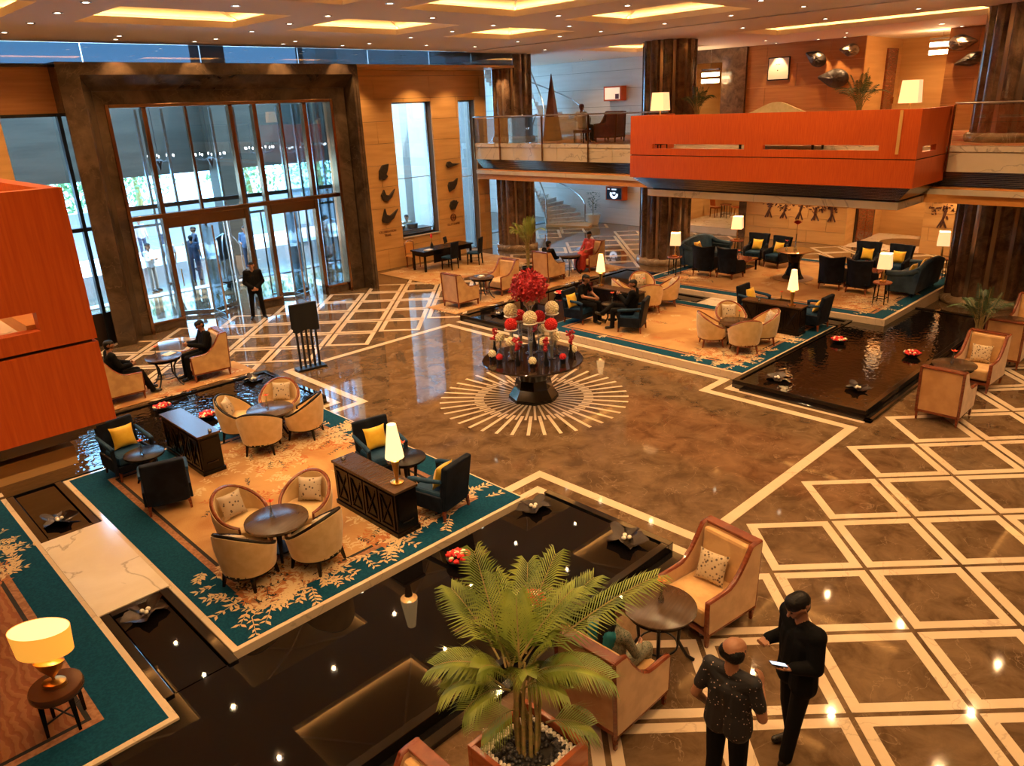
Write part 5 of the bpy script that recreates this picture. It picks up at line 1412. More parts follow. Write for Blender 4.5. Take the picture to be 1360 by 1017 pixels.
def small_piece(dx, dy, kind, lab):
    t = thing('small_vase', lab, 'vase', (CX + dx, CY + dy, 0.86), random.uniform(0, 6), GF)
    if kind in ('cream_pot', 'red_pot'):
        MB().lathe([(0, 0), (0.055, 0), (0.062, 0.09), (0.05, 0.09), (0, 0.08)], 16).build('vase', K['black_metal'], t, smooth=True)
        mb = MB(); flower_ball(mb, (0, 0, 0.14), 0.085 if kind == 'cream_pot' else 0.07, 40)
        mb.build('flower_ball', K['cream_flower' if kind == 'cream_pot' else 'red_flower'], t, smooth=True)
    elif kind == 'orchid':
        MB().lathe([(0, 0), (0.05, 0), (0.06, 0.08), (0.028, 0.18), (0.022, 0.30), (0, 0.30)], 16).build('vase', K['black_metal'], t, smooth=True)
        mb = MB()
        for k in range(26):
            c = Vector((random.gauss(0, 0.035), random.gauss(0, 0.035), 0.33 + 0.26 * k / 26))
            mb.ell(c, (0.035, 0.02, 0.028), 6, 4, rot=Matrix.Rotation(random.uniform(0, 6), 3, 'Z'))
        mb.build('blossom_spike', K['crimson'], t, smooth=True)
    else:
        MB().lathe([(0, 0), (0.075, 0.0), (0.09, 0.05), (0.075, 0.11), (0.035, 0.15), (0.03, 0.30), (0.045, 0.34)], 18, cap=False).build('vase', K['vase_glass'], t, smooth=True)
        MB().tube([(0, 0, 0.05), (0, 0, 0.4)], 0.006, 5).build('flower_stem', K['green_dark'], t)
        mb = MB(); flower_ball(mb, (0, 0, 0.42), 0.10, 46); mb.build('flower_ball', K['cream_flower'], t, smooth=True)
for dx, dy, kind, lab in ((-0.60, 0.58, 'cream_pot', 'cream blossom in black pot at the easel edge of the table'), (-0.66, 0.30, 'red_pot', 'small red blossom in black pot at the table edge'),
                          (-0.42, -0.40, 'cream_pot', 'cream blossom in black pot at the pond edge of the table'), (0.16, -0.70, 'red_pot', 'small red blossom in black pot towards the palm'),
                          (0.66, -0.54, 'cream_pot', 'cream blossom in black pot towards the red pond'), (-0.30, 0.82, 'orchid', 'crimson orchid in black bottle at the easel side'),
                          (-0.52, -0.08, 'orchid', 'crimson orchid in black bottle facing the still pond'), (-0.18, -0.56, 'orchid', 'crimson orchid in black bottle between the cream pots'),
                          (0.52, -0.60, 'orchid', 'tall crimson orchid in black bottle towards the red pond'), (-0.32, 0.62, 'bowl', 'cream blossom in round glass on the easel side'),
                          (-0.40, 0.22, 'bowl', 'cream blossom in round glass facing the still pond'), (0.02, -0.32, 'bowl', 'cream blossom in round glass near the middle'),
                          (0.44, -0.26, 'bowl', 'cream blossom in round glass towards the red pond'), (0.72, 0.36, 'bowl', 'cream blossom in round glass on the lounge side'), (0.66, 0.58, 'orchid', 'crimson orchid in black bottle on the lounge side')):
    small_piece(dx, dy, kind, lab)

# ------------------------------------------------------------------ bowls and lily leaves in the ponds
def petal_bowl(x, y, z, lab, sc=1.0):
    t = thing('petal_bowl', lab, 'bowl', (x, y, z), random.uniform(0, 6), 'petal bowls in the ponds'); t.scale = (sc,) * 3
    MB().lathe([(0, 0), (0.10, 0.0), (0.16, 0.05), (0.19, 0.10), (0.175, 0.10), (0, 0.07)], 24).build('bowl', K['black_metal'], t, smooth=True)
    for m_, n, s0 in (('red_flower', 34, 0), ('cream_flower', 16, 1)):
        mb = MB()
        for k in range(n):
            a = random.uniform(0, 2 * PI); rr = 0.16 * math.sqrt(random.random()); c = Vector((rr * math.cos(a), rr * math.sin(a), 0.10 + 0.05 * (1 - rr / 0.17)))
            if s0 and (a % (2 * PI)) < 2.2 or not s0 or random.random() < 0.4:
                mb.ell(c, (0.045, 0.028, 0.022), 7, 5, rot=Matrix.Rotation(random.uniform(0, 6), 3, 'Z') @ Matrix.Rotation(random.uniform(-0.8, 0.8), 3, 'Y'))
        if mb.v: mb.build('red_petals' if m_ == 'red_flower' else 'cream_petals', K[m_], t, smooth=True)
WZ = 0.14
petal_bowl(5.43, 6.72, WZ, 'bowl of red and cream petals floating beside the teal carpet edge')
petal_bowl(5.43, 5.36, WZ, 'bowl of red and cream petals behind the foreground palm')
petal_bowl(5.0, 15.62, WZ, 'bowl of petals floating below the man near the doors')
petal_bowl(5.42, 14.42, WZ, 'bowl of petals floating behind the bare console')
petal_bowl(17.74, 6.92, WZ, 'bowl of petals floating beside the raised lounge corner')
petal_bowl(17.70, 5.25, WZ, 'dark bowl floating in the middle of the red pond')
petal_bowl(17.4, 15.6, WZ, 'bowl of petals floating behind the cone lamp by the brown pond')
def lily(x, y, z, lab, rz=0.0, sc=1.0):
    t = thing('lily_leaf', lab, 'sculpture', (x, y, z), rz, 'metal lily leaves in the ponds'); t.scale = (sc * 0.8,) * 3
    mb = MB(); n = 26
    def fn(u, v):
        a = 2 * PI * u; rr = 0.26 * v * (1 + 0.22 * math.sin(5 * a) + 0.10 * math.sin(11 * a + 1))
        return (rr * math.cos(a) * 1.2, rr * math.sin(a), 0.02 + 0.07 * v * v + 0.05 * v * math.sin(3 * a + 0.6))
    mb.grid(fn, n, 6, cu=True)
    mb.build('leaf', mat('dark metal leaf', (0.05, 0.04, 0.035), 0.25, metal=0.8) if 'lily' not in K else K['lily'], t, smooth=True)
    if 'lily' not in K: K['lily'] = bpy.data.materials['dark metal leaf']
    for k in range(3):
        MB().ell((0.05 * math.cos(k * 2.1), 0.05 * math.sin(k * 2.1), 0.065), (0.036, 0.036, 0.03), 12, 8).build('stone', K['pebble_w'], t, smooth=True)
lily(7.12, 6.98, WZ, 'dark metal lily leaf with stones at the pond corner by the plaza')
lily(7.32, 5.42, WZ, 'dark metal lily leaf with stones at the pond end near the palm', 1.0, 1.15)
lily(2.12, 8.78, WZ, 'dark metal lily leaf in the narrow pond south of the bridge', 0.4)
lily(2.08, 12.15, WZ, 'dark metal lily leaf in the narrow pond north of the bridge', 2.0)
lily(14.95, 5.35, WZ, 'dark metal lily leaf with stone at the red pond corner', 0.6)
lily(14.5, 6.85, WZ, 'dark metal lily leaf at the carpet end of the red pond', 2.2)
lily(7.15, 15.85, WZ, 'dark metal lily leaf at the easel end of the blue pond', 1.2)
lily(14.6, 15.5, WZ, 'dark metal lily leaf at the flower table end of the brown pond', 0.2)

# ================================================================== STAIRS, ART, UPPER FLOOR
SCX, SCY = 28.3, 26.7
K['stair'] = marble('pale stair marble', (0.76, 0.72, 0.66), (0.86, 0.82, 0.77), (0.5, 0.44, 0.38), rough=0.2)
def flight(z0, label, n=26):
    r = struct('staircase', label, 'staircase')
    ri, ro, da = 0.35, 2.42, R(10.2); a0 = R(-41)
    def P(rad, a, z): return (SCX + rad * math.cos(a), SCY + rad * math.sin(a), z)
    for k in range(n):
        a, b = a0 + k * da, a0 + (k + 1) * da + R(0.7); z = z0 + (k + 1) * 0.17; m = 5
        for nm, zt, zb, aa, bb in (('tread', z, z - 0.07, a - R(0.5), b), ('riser', z - 0.07, z - 0.2, a, b)):
            mb = MB(); top = []; bot = []
            arc = [aa + (bb - aa) * q / m for q in range(m + 1)]
            pl = [(ro, t) for t in arc] + [(ri, t) for t in reversed(arc)]
            mb.prism([(SCX + q[0] * math.cos(q[1]), SCY + q[0] * math.sin(q[1])) for q in pl], zb, zt)
            mb.build(nm, K['stair'], r)
    for rad, nm in ((ri + 0.05, 'handrail'), (ro - 0.05, 'handrail')):
        pts = [P(rad, a0 + k * da, z0 + k * 0.17 + 1.0) for k in range(n + 1)]
        MB().tube([P(rad, a0, z0 + 0.1)] + pts, 0.035, 8).build(nm, K['steel'], r, smooth=True)
        mb = MB()
        for k in range(n):
            mb.add([P(rad, a0 + k * da, z0 + k * 0.17 + 0.15), P(rad, a0 + (k + 1) * da, z0 + (k + 1) * 0.17 + 0.15), P(rad, a0 + (k + 1) * da, z0 + (k + 1) * 0.17 + 0.95), P(rad, a0 + k * da, z0 + k * 0.17 + 0.95)], [(0, 1, 2, 3)])
        pass
flight(0.0, 'curved pale marble staircase on the ground floor')
flight(4.42, 'curved pale marble staircase rising from the upper floor', 20)
lp = struct('trim_4', 'low curved marble plinth at the foot of the staircase', 'trim')
MB().prism([(SCX + q * math.cos(t), SCY + q * math.sin(t)) for q, t in [(2.7, R(-41 + 8 * i)) for i in range(-4, 1)] + [(0.4, R(-41 - 8 * i)) for i in range(0, 5)]], 0, 0.10).build('plinth', K['traver_amber'], lp)

# ---- sculptures on the entrance wall
def wall_horn(label, pts, cx, cz):
    u = 0.00476
    mx = sum(p[0] for p in pts) / len(pts); my = sum(p[1] for p in pts) / len(pts)
    poly = [((p[0] - mx) * u, -(p[1] - my) * u - (p[0] - mx) * u * 0.05) for p in pts]
    o = MB().prism(poly, -0.07, 0.03, axis=1).build('wall_sculpture', K['sculpt'], None, bev=0.02, loc=(cx, WY - 0.03, cz))
    tag(o, label, 'sculpture', 'dark wall sculptures on the stone wall')
wall_horn('dark fang shaped wall sculpture, topmost above the left lettering', [(145, 460), (150, 400), (185, 355), (245, 345), (230, 395), (213, 425), (228, 442), (190, 468)], 17.31, 3.65)
wall_horn('dark two pointed wall sculpture below the fang shape', [(160, 600), (190, 558), (205, 598), (235, 605), (298, 555), (260, 620), (215, 652), (175, 640)], 17.34, 2.81)
wall_horn('dark big hooked wall sculpture right above the left lettering', [(158, 830), (195, 740), (205, 790), (240, 800), (325, 748), (270, 825), (205, 860), (165, 850)], 17.30, 2.02)
wall_horn('dark drop shaped wall sculpture, topmost above the round emblem', [(722, 335), (740, 308), (765, 305), (790, 322), (875, 325), (800, 345), (745, 360)], 20.61, 3.70)
wall_horn('dark teardrop wall sculpture below the drop shape', [(765, 520), (780, 490), (830, 485), (875, 460), (862, 510), (830, 550), (775, 572)], 20.63, 2.90)
wall_horn('dark feathered wall sculpture right above the round emblem', [(782, 690), (800, 655), (835, 640), (843, 655), (865, 646), (860, 662), (882, 658), (860, 690), (840, 720), (795, 722)], 20.66, 2.13)
def lettering(name, txt, size, loc, rot, m, ext=0.004):
    cu = bpy.data.curves.new(name, 'FONT'); cu.body = txt; cu.size = size; cu.extrude = ext; cu.align_x = 'CENTER'; cu.align_y = 'CENTER'
    t = bpy.data.objects.new(name, cu); COL.objects.link(t)
    bpy.context.view_layer.update()
    me = bpy.data.meshes.new_from_object(t.evaluated_get(bpy.context.evaluated_depsgraph_get()))
    bpy.data.objects.remove(t); me.materials.clear(); me.materials.append(m)
    o = bpy.data.objects.new(name, me); COL.objects.link(o); o.location = loc; o.rotation_euler = rot
    return o
s1 = thing('wall_sign', 'dark red lettering CELEBRATION TRAIL below the hooked sculpture', 'sign', (17.24, WY - 0.012, 1.38))
for txt, z in (('CELEBRATION', 0.07), ('TRAIL', -0.07)):
    o = lettering('sign_text', txt, 0.125, (0, 0, z), (PI / 2, 0, 0), K['dark_text']); o.parent = s1
s2 = thing('wall_sign', 'round dark red emblem over small lettering below the feathered sculpture', 'sign', (20.59, WY - 0.012, 1.45))
o = lettering('sign_text', 'ELLIT KAFFE', 0.125, (0, 0, -0.14), (PI / 2, 0, 0), K['dark_text']); o.parent = s2
em = MB()
em.tube([(0.14 * math.cos(a), 0, 0.13 + 0.14 * math.sin(a)) for a in [i * 2 * PI / 28 for i in range(28)]], 0.012, 6, closed=True)
for s in (-1, 1):
    em.tube([(s * 0.045 + 0.055 * math.cos(a), 0, 0.13 + 0.085 * math.sin(a)) for a in [i * 2 * PI / 16 for i in range(16)]], 0.010, 6, closed=True)
em.box(-0.1, 0.1, -0.008, 0.004, 0.12, 0.14)
em.build('emblem', K['dark_text'], s2)

# ---- framed notice, shells and reliefs on the back wall
fr = thing('picture_frame', 'black framed white notice on the amber wood wall', 'picture', (XB - 0.03, 15.6, 6.8))
MB().box(-0.02, 0.025, -0.46, 0.46, -0.43, 0.43).build('frame', K['black_metal'], fr)
MB().box(-0.026, -0.018, -0.42, 0.42, -0.39, 0.39).build('sheet', K['paper'], fr)
pr = MB()
for k, (y, z) in enumerate(((0.08, 0.16), (0.02, 0.165), (-0.04, 0.16), (0.03, -0.06))): pr.box(-0.029, -0.025, y - 0.018, y + 0.018, z - 0.014, z + 0.014)
pr.build('print', K['dark_wood'], fr)
K['shell_light'] = mat('pale striped shell', (0.34, 0.24, 0.15), 0.5, c2=(0.05, 0.032, 0.02), sc=3.5, lo=0.42, hi=0.6, stretch=(1, 1, 3))
def wall_shell(y, z, w_, h_, rot, m, label, x=XB):
    mb = MB()
    def fn(u, v):
        a = 2 * PI * u; rr = math.sin(v * PI / 2); tip = 1 + 0.45 * max(0, math.cos(a)) ** 6
        return (-0.22 * math.cos(v * PI / 2) * (1 + 0.05 * math.cos(9 * a)), w_ / 2 * rr * math.cos(a) * tip, h_ / 2 * rr * math.sin(a) * (1 - 0.25 * max(0, math.cos(a)) ** 2))
    mb.grid(fn, 28, 8, cu=True); mb.f = [f[::-1] for f in mb.f]
    mb.xf(Matrix.Rotation(rot, 4, 'X'))
    o = mb.build('shell_sculpture', m, None, smooth=True, loc=(x - 0.012, y, z))
    tag(o, label, 'sculpture', 'shell sculptures on the upper wall')
wall_shell(14.05, 7.05, 0.75, 0.55, 0.5, K['sculpt'], 'dark rounded shell next to the framed notice')
wall_shell(13.25, 6.32, 1.0, 0.7, 0.1, K['sculpt'], 'large dark shell low beside the upper palm')
wall_shell(12.78, 7.28, 0.62, 0.46, 0.1, K['shell_light'], 'pale striped shell high above the upper palm')
wall_shell(9.08, 7.25, 0.75, 0.5, PI, K['shell_light'], 'pale striped shell right of the corridor recess')
wall_shell(8.62, 6.70, 0.8, 0.42, -0.25, K['sculpt'], 'dark flat shell beside the front column')
def relief(label, y0, y1, z0, z1, seed, n):
    rn = random.Random(seed)
    r = thing('wall_relief', label, 'relief', (XB - 0.004, (y0 + y1) / 2, z0)); w_ = (y1 - y0); h_ = z1 - z0
    m = mat('umber relief', (0.10, 0.035, 0.022), 0.6)
    for k in range(n):
        cy_ = -w_ / 2 + w_ * (k + 0.5) / n; mb = MB()
        hh = h_ * rn.uniform(0.75, 1.0)
        mb.tube([(0, cy_ + 0.05, 0.02), (-0.01, cy_ + rn.uniform(-.06, .06), hh * 0.35), (-0.01, cy_ + rn.uniform(-.1, .1), hh * 0.6)], [0.035, 0.045, 0.05], 6)
        mb.tube([(0, cy_ - 0.14, 0.0), (-0.01, cy_, hh * 0.3)], 0.03, 6); mb.tube([(0, cy_ + 0.16, 0.0), (-0.01, cy_, hh * 0.3)], 0.03, 6)
        for q in range(46):
            a = rn.uniform(0, 6.28); rr = w_ / n * 0.62 * math.sqrt(rn.random()); z = hh * 0.68 + rr * math.sin(a) * 0.8
            e = rn.uniform(0, 3.14); L = rn.uniform(0.04, 0.13)
            if 0.05 < z < h_: mb.cbox((-0.008, cy_ + rr * math.cos(a), z), (0.016, L, L * 0.4), Matrix.Rotation(e, 3, 'X'))
        tag(mb.build('relief_figure', m, r), kind='stuff')
    return r
relief('dark figures and trees in relief on the ground floor stone wall', 12.5, 15.9, 0.92, 2.05, 5, 5)
relief('dark tree in relief on the wall beside the front column', 8.35, 9.2, 1.0, 2.25, 9, 1)

# ---- crystal ceiling lights in the upper corridors
def crystal(x, y, z, label):
    t = thing('crystal_pendant', label, 'ceiling light', (x, y, z), 0, 'crystal pendants in the upper corridors')
    MB().box(-0.05, 0.05, -0.42, 0.42, 0.34, 0.40).build('canopy', K['steel'], t)
    m = emis('crystal glow', (1.0, 0.82, 0.5), 7)
    for row in range(2):
        for k in range(6):
            MB().cbox((0, -0.35 + 0.14 * k, 0.18 - 0.26 * row), (0.09, 0.10, 0.15)).build('crystal', m, t)
    MB().tube([(0, 0, 0.4), (0, 0, 7.70 - z)], 0.01, 6).build('rod', K['steel'], t)
    light('POINT', 'crystal_glow', (x - 0.25, y, z), 60, size=0.2)
crystal(30.2, 18.35, 6.55, 'glowing crystal pendant before the dark stone frame')
crystal(31.6, 9.9, 7.1, 'glowing crystal pendant in the recess with the red door')

# ---- wall screens by the stairs
def wall_box(y, z, label, lit):
    t = thing('wall_screen', label, 'screen', (XB + 0.08, y, z))
    MB().box(-0.42, 0, -0.52, 0.52, -0.33, 0.33).build('housing', K['red_wood'], t, bev=0.01)
    if lit:
        MB().box(-0.425, -0.418, -0.44, 0.44, -0.26, 0.26).build('screen', emis('pale poster', (0.85, 0.62, 0.42), 0.55), t)
        MB().box(-0.429, -0.424, -0.40, -0.18, -0.24, -0.02).build('print', K['dark_text'], t)
    else:
        MB().box(-0.425, -0.418, -0.46, 0.46, -0.28, 0.28).build('screen', mat('dark blue screen', (0.012, 0.025, 0.05), 0.2), t)
        mb = MB(); mb.box(-0.43, -0.424, -0.14, 0.14, 0.17, 0.23); mb.box(-0.43, -0.424, 0.26, 0.40, 0.19, 0.23)
        for k in range(9):
            a = PI * (0.05 + k / 8 * 1.0) + PI
            mb.cbox((-0.427, 0.19 * math.cos(a), -0.02 + 0.17 * math.sin(a)), (0.006, 0.12, 0.10), Matrix.Rotation(a, 3, 'X'))
        mb.box(-0.43, -0.424, -0.09, 0.09, -0.03, 0.07)
        mb.build('screen_image', emis('white screen image', (0.75, 0.82, 0.9), 0.7), t)
wall_box(23.75, 6.18, 'orange boxed poster on the pale stair wall, upper floor', True)
wall_box(23.6, 1.56, 'orange boxed dark blue screen on the pale stair wall, ground floor', False)

# ---- upper floor furniture
RED = {'velvet': mat('dark red leather', (0.13, 0.012, 0.010), 0.4, c2=(0.2, 0.02, 0.015), sc=4)}
_kv, _kb = K['velvet'], K['velvet_back']; K['velvet'] = RED['velvet']; K['velvet_back'] = RED['velvet']
REDC = make_beige(); K['velvet'], K['velvet_back'] = _kv, _kb
REDC.name = 'red_armchair'
MZ = 4.415
put(REDC, USED, (23.4, 18.35, MZ), PI * 0.55, 'dark red armchair beside the upper railing', 'dark red armchairs')
put(REDC, USED, (24.5, 19.3, MZ), PI * 1.0, 'dark red armchair facing the person seated at the upper railing', 'dark red armchairs')
stl = thing('stool', 'low dark red stool under the person at the upper railing', 'stool', (22.95, 19.3, MZ))
MB().box(-0.24, 0.24, -0.26, 0.26, 0.34, 0.46).build('seat', RED['velvet'], stl, bev=0.03)
for x in (-0.2, 0.2):
    for y in (-0.22, 0.22): MB().taper((x, y, 0), (0.03, 0.03), (x, y, 0.35), (0.045, 0.045)).build('leg', K['dark_wood'], stl)
ob = thing('obelisk', 'tall rusty pyramid sculpture beside the upper column', 'sculpture', (24.25, 22.0, MZ), 0.3)
MB().taper((0, 0, 0), (0.66, 0.66), (0, 0, 0.04), (0.66, 0.66)).build('foot_plate', K['bronze_dark'], ob)
MB().taper((0, 0, 0.04), (0.60, 0.60), (0, 0, 2.55), (0.02, 0.02)).build('spire', mat('rusty bronze', (0.10, 0.035, 0.018), 0.5, c2=(0.16, 0.06, 0.03), sc=4), ob)
def camel_sofa(loc, label):
    r = thing('camelback_sofa', label, 'sofa', loc, 0)
    m = mat('pale cream damask', (0.60, 0.52, 0.28), 0.7, c2=(0.66, 0.58, 0.34), sc=8); L = 1.16
    n = 21; mb = MB()
    def g(s): return lambda u, v: (-0.05 + s * 0.06, (u * 2 - 1) * L, 0.35 + v * (0.66 + 0.26 * math.cos((u * 2 - 1) * PI / 2) ** 2 + 0.03 * math.cos((u * 2 - 1) * PI * 1.5)))
    mb.grid(g(-1), n, 4); k = len(mb.f); mb.grid(g(1), n, 4); mb.f = [f[::-1] if i < k else f for i, f in enumerate(mb.f)]
    top = 3 * n; b = 4 * n
    for i in range(n - 1): mb.f.append((top + i, top + i + 1, b + top + i + 1, b + top + i)); mb.mi.append(0)
    mb.build('backrest', m, r, smooth=True)
    MB().box(0.0, 0.72, -L, L, 0.2, 0.55).build('seat', m, r, bev=0.05)
    for s in (-1, 1):
        MB().box(-0.05, 0.7, s * L - 0.09, s * L + 0.09, 0.2, 0.86).build('arm', m, r, bev=0.05)
        for x in (0.0, 0.65): MB().box(x, x + 0.05, s * L * 0.95 - 0.03, s * L * 0.95 + 0.03, 0, 0.2).build('foot', K['dark_wood'], r)
camel_sofa((21.32, 10.75, 4.325), 'pale cream camelback sofa showing above the orange balcony')
put(SID, USED, (20.62, 14.22, 4.325), 0, 'round side table at the stair end inside the orange balcony', 'round side tables', 1.15)
put(SID, USED, (20.62, 7.0, 4.325), 0, 'round side table at the column end inside the orange balcony', 'round side tables', 1.15)
square_lamp((20.62, 14.22, 4.325 + 0.69), 'square lamp above the stair end of the orange balcony', 1.62, 0.1, 6)
square_lamp((20.62, 7.0, 4.325 + 0.69), 'square lamp above the column end of the orange balcony', 1.62, 0.1, 6)

# ================================================================== PALMS
def frond(mb, base, tip, arch, n=24, ll=0.30, droop=0.35, w_=0.018):
    b, t = Vector(base), Vector(tip); mid = (b + t) / 2 + Vector((0, 0, arch))
    def P(s): return b * (1 - s) ** 2 + mid * 2 * s * (1 - s) + t * s * s
    pts = [P(i / 10) for i in range(11)]
    mb.tube(pts, [0.011 * (1 - 0.75 * i / 10) for i in range(11)], 5, mi=1)
    for i in range(n):
        s = 0.16 + 0.84 * (i + 0.5) / n; p = P(s); d = (P(min(1, s + 0.02)) - P(s - 0.02)).normalized()
        side = d.cross(Vector((0, 0, 1)))
        side = side.normalized() if side.length > 0.05 else Vector((1, 0, 0))
        L = ll * (0.45 + 0.55 * math.sin(PI * min(1, 0.18 + s * 0.80)))
        for q in (-1, 1):
            e = (side * q * 0.86 + d * (0.55 + 0.4 * s) + Vector((0, 0, 0.25))).normalized()
            m1 = p + e * L * 0.5; m2 = p + e * L - Vector((0, 0, droop * L * random.uniform(0.7, 1.3)))
            up = e.cross(d).normalized() * 0.0 + d * w_ * 0.9
            mb.add([p - up * 0.5, m1 - up, m2, m1 + up, p + up * 0.5], [(0, 1, 2, 3, 4)], 0)
def palm(name, label, loc, fronds, stalks, pot, leaf='green'):
    r = thing(name, label, 'plant', loc)
    pot(r)
    for s in stalks: MB().tube(s, [0.022, 0.017, 0.010], 7).build('stalk', K['stalk'], r, smooth=True)
    for f in fronds:
        mb = MB(); frond(mb, *f); mb.build('frond', [K[leaf], K['stalk']], r)
    return r
# foreground palm in its planter
PX, PY = 3.62, 3.72
def planter_pot(r):
    h = 0.50; a = 0.38
    for x0, x1, y0, y1 in ((-a, a, -a, -a + 0.05), (-a, a, a - 0.05, a), (-a, -a + 0.05, -a + 0.05, a - 0.05), (a - 0.05, a, -a + 0.05, a - 0.05)):
        MB().box(x0, x1, y0, y1, 0.03, h).build('planter_side', K['planter_wood'], r, bev=0.006)
    MB().box(-a + 0.03, a - 0.03, -a + 0.03, a - 0.03, 0, 0.05).build('planter_base', K['dark_wood'], r)
    MB().box(-a + 0.05, a - 0.05, -a + 0.05, a - 0.05, 0.05, 0.42).build('soil', K['soil'], r)
    rn = random.Random(11); peb = {}
    cnt = 0
    for i in range(-13, 14):
        for j in range(-13, 14):
            x, y = i * 0.0245 + rn.uniform(-.005, .005), j * 0.0245 + rn.uniform(-.005, .005)
            if max(abs(x), abs(y)) > a - 0.065: continue
            white = max(abs(x), abs(y)) > a - 0.135
            if not white and (rn.random() < 0.62): continue
            if white and (i + j) % 2: continue
            key = (white, rn.randrange(3))
            if key not in peb:
                s = 0.022 if white else 0.025
                o = MB().ell((0, 0, 0), (s * rn.uniform(0.85, 1.1), s * rn.uniform(0.8, 1.0), s * 0.75), 8, 5).build('pebble', K['pebble_w' if white else 'pebble_b'], r, smooth=True); peb[key] = o
            else: o = peb[key].copy(); COL.objects.link(o); o.parent = r
            o.location = (x, y, 0.432); o.rotation_euler = (rn.uniform(-.3, .3), rn.uniform(-.3, .3), rn.uniform(0, 6)); cnt += 1
# fronds: base and tip in metres from the foot of the planter, arch, leaflet pairs
F = [(b_, t_, ar_, n_, 0.36, 0.38, 0.0115) for b_, t_, ar_, n_ in (
    ((0.06, 0.3, 1.11), (0.28, 0.89, 1.96), 0.08, 28),
    ((0.09, 0.26, 1.11), (0.87, 0.41, 1.85), 0.11, 28),
    ((0.16, 0.23, 1.17), (0.74, 0.08, 1.69), 0.13, 26),
    ((0.19, 0.17, 1.11), (1.31, -0.43, 1.77), 0.18, 38),
    ((0.18, 0.14, 1.03), (0.47, -0.56, 1.23), 0.27, 30),
    ((0.04, 0.28, 1.03), (-0.44, 0.69, 1.22), 0.21, 28),
    ((-0.03, 0.3, 0.95), (-0.43, 0.56, 1.04), 0.21, 26),
    ((0.03, 0.23, 0.92), (-0.41, 0.34, 0.93), 0.19, 22),
    ((0.04, 0.36, 1.18), (0.06, 1.0, 1.62), 0.13, 28),
    ((0.1, 0.16, 0.92), (0.23, -0.25, 1.09), 0.18, 22),
    ((0.18, -0.06, 0.64), (0.39, -0.4, 0.67), 0.1, 15),
    ((0.03, 0.15, 0.76), (-0.34, 0.2, 0.75), 0.1, 17),
    ((0.22, 0.2, 1.22), (0.75, 0.67, 1.7), 0.06, 26),
    ((0.15, 0.21, 1.11), (1.06, 0.11, 1.63), 0.16, 30),
    ((0.1, 0.23, 1.05), (-0.13, 0.22, 1.6), 0.16, 24),
    ((0.16, 0.14, 1.01), (0.22, -0.09, 1.52), 0.16, 24),
    ((0.13, 0.2, 1.05), (0.35, 0.43, 1.64), 0.1, 26),
    ((0.07, 0.23, 1.0), (-0.26, 0.28, 1.32), 0.18, 24),
    ((0.16, 0.13, 0.97), (0.34, -0.27, 1.24), 0.19, 24),
    ((0.16, 0.2, 1.11), (0.46, 0.84, 1.63), 0.08, 26),
    ((0.11, 0.18, 0.98), (-0.02, -0.05, 1.29), 0.21, 22),
    ((-0.0, 0.27, 0.95), (-0.25, 0.68, 0.99), 0.19, 26))]
ST = []
for k, t_ in enumerate(((0.08, 0.32, 1.2), (0.09, 0.29, 1.15), (0.1, 0.25, 1.09), (0.11, 0.21, 1.03), (0.18, 0.23, 1.2), (0.19, 0.19, 1.15), (0.2, 0.16, 1.09), (0.2, 0.12, 1.03), (0.27, 0.14, 1.2))):
    a = k * 0.7; b0 = Vector((0.09 * math.cos(a), 0.09 * math.sin(a), 0.40)); t_ = Vector(t_)
    ST.append([b0, (b0 + t_) / 2 + Vector((0.03 * math.cos(a), 0.03 * math.sin(a), 0)), t_])
palm('potted_palm', 'large green palm in a red wooden planter with white and black pebbles', (PX, PY, 0), F, ST, planter_pot)

def small_palm(label, loc, h, n, pr, pm, leaf, spread=0.55, seed=1, arch=0.25):
    rn = random.Random(seed)
    def pot(r):
        MB().lathe([(0, 0), (pr * 0.75, 0), (pr, 0.36), (pr * 0.97, 0.40), (pr * 0.88, 0.40), (pr * 0.88, 0.36), (0, 0.35)], 24).build('pot', K[pm], r, smooth=True)
    fr_, st = [], []
    for k in range(n):
        a = k * 2.39996; el = rn.uniform(0.15, 1.0)
        b = Vector((0.03 * math.cos(a), 0.03 * math.sin(a), 0.36)); m_ = Vector((0.07 * math.cos(a), 0.07 * math.sin(a), 0.36 + (h - 0.36) * rn.uniform(0.35, 0.55)))
        t = Vector((spread * el * math.cos(a), spread * el * math.sin(a), h * (1.0 - 0.32 * el) + rn.uniform(-0.1, 0.1)))
        fr_.append((m_, t, arch * el, 14, 0.24, 0.4, 0.014)); st.append([b, (b + m_) / 2, m_])
    palm('potted_palm', label, loc, fr_, st, pot, leaf)
small_palm('tall dark palm in a pot between the column and beige armchairs', (18.1, 4.12, 0), 1.95, 14, 0.22, 'black_metal', 'green_dark', 0.7, 2)
small_palm('tall palm on slim stalks behind the crimson bouquet', (19.2, 18.7, 0), 2.3, 18, 0.24, 'black_metal', 'green', 0.85, 3, 0.4)
small_palm('dark palm on the upper floor beside the column', (22.9, 14.35, MZ), 1.95, 14, 0.26, 'black_metal', 'green_dark', 0.6, 4)
small_palm('dark spreading palm on the upper floor beneath the striped shell', (23.0, 9.15, MZ), 2.0, 15, 0.26, 'black_metal', 'green_dark', 0.75, 5)
bs = thing('potted_shrub', 'leafy shrub in a cream pot at the foot of the staircase', 'plant', (30.3, 24.8, 0.0))
MB().lathe([(0, 0), (0.26, 0), (0.36, 0.35), (0.38, 0.5), (0.34, 0.5), (0, 0.46)], 24).build('pot', K['white_china'], bs, smooth=True)
MB().tube([(0, 0, 0.45), (0, 0, 1.2)], 0.02, 6).build('stem', K['stalk'], bs)
mb = MB(); rn = random.Random(8)
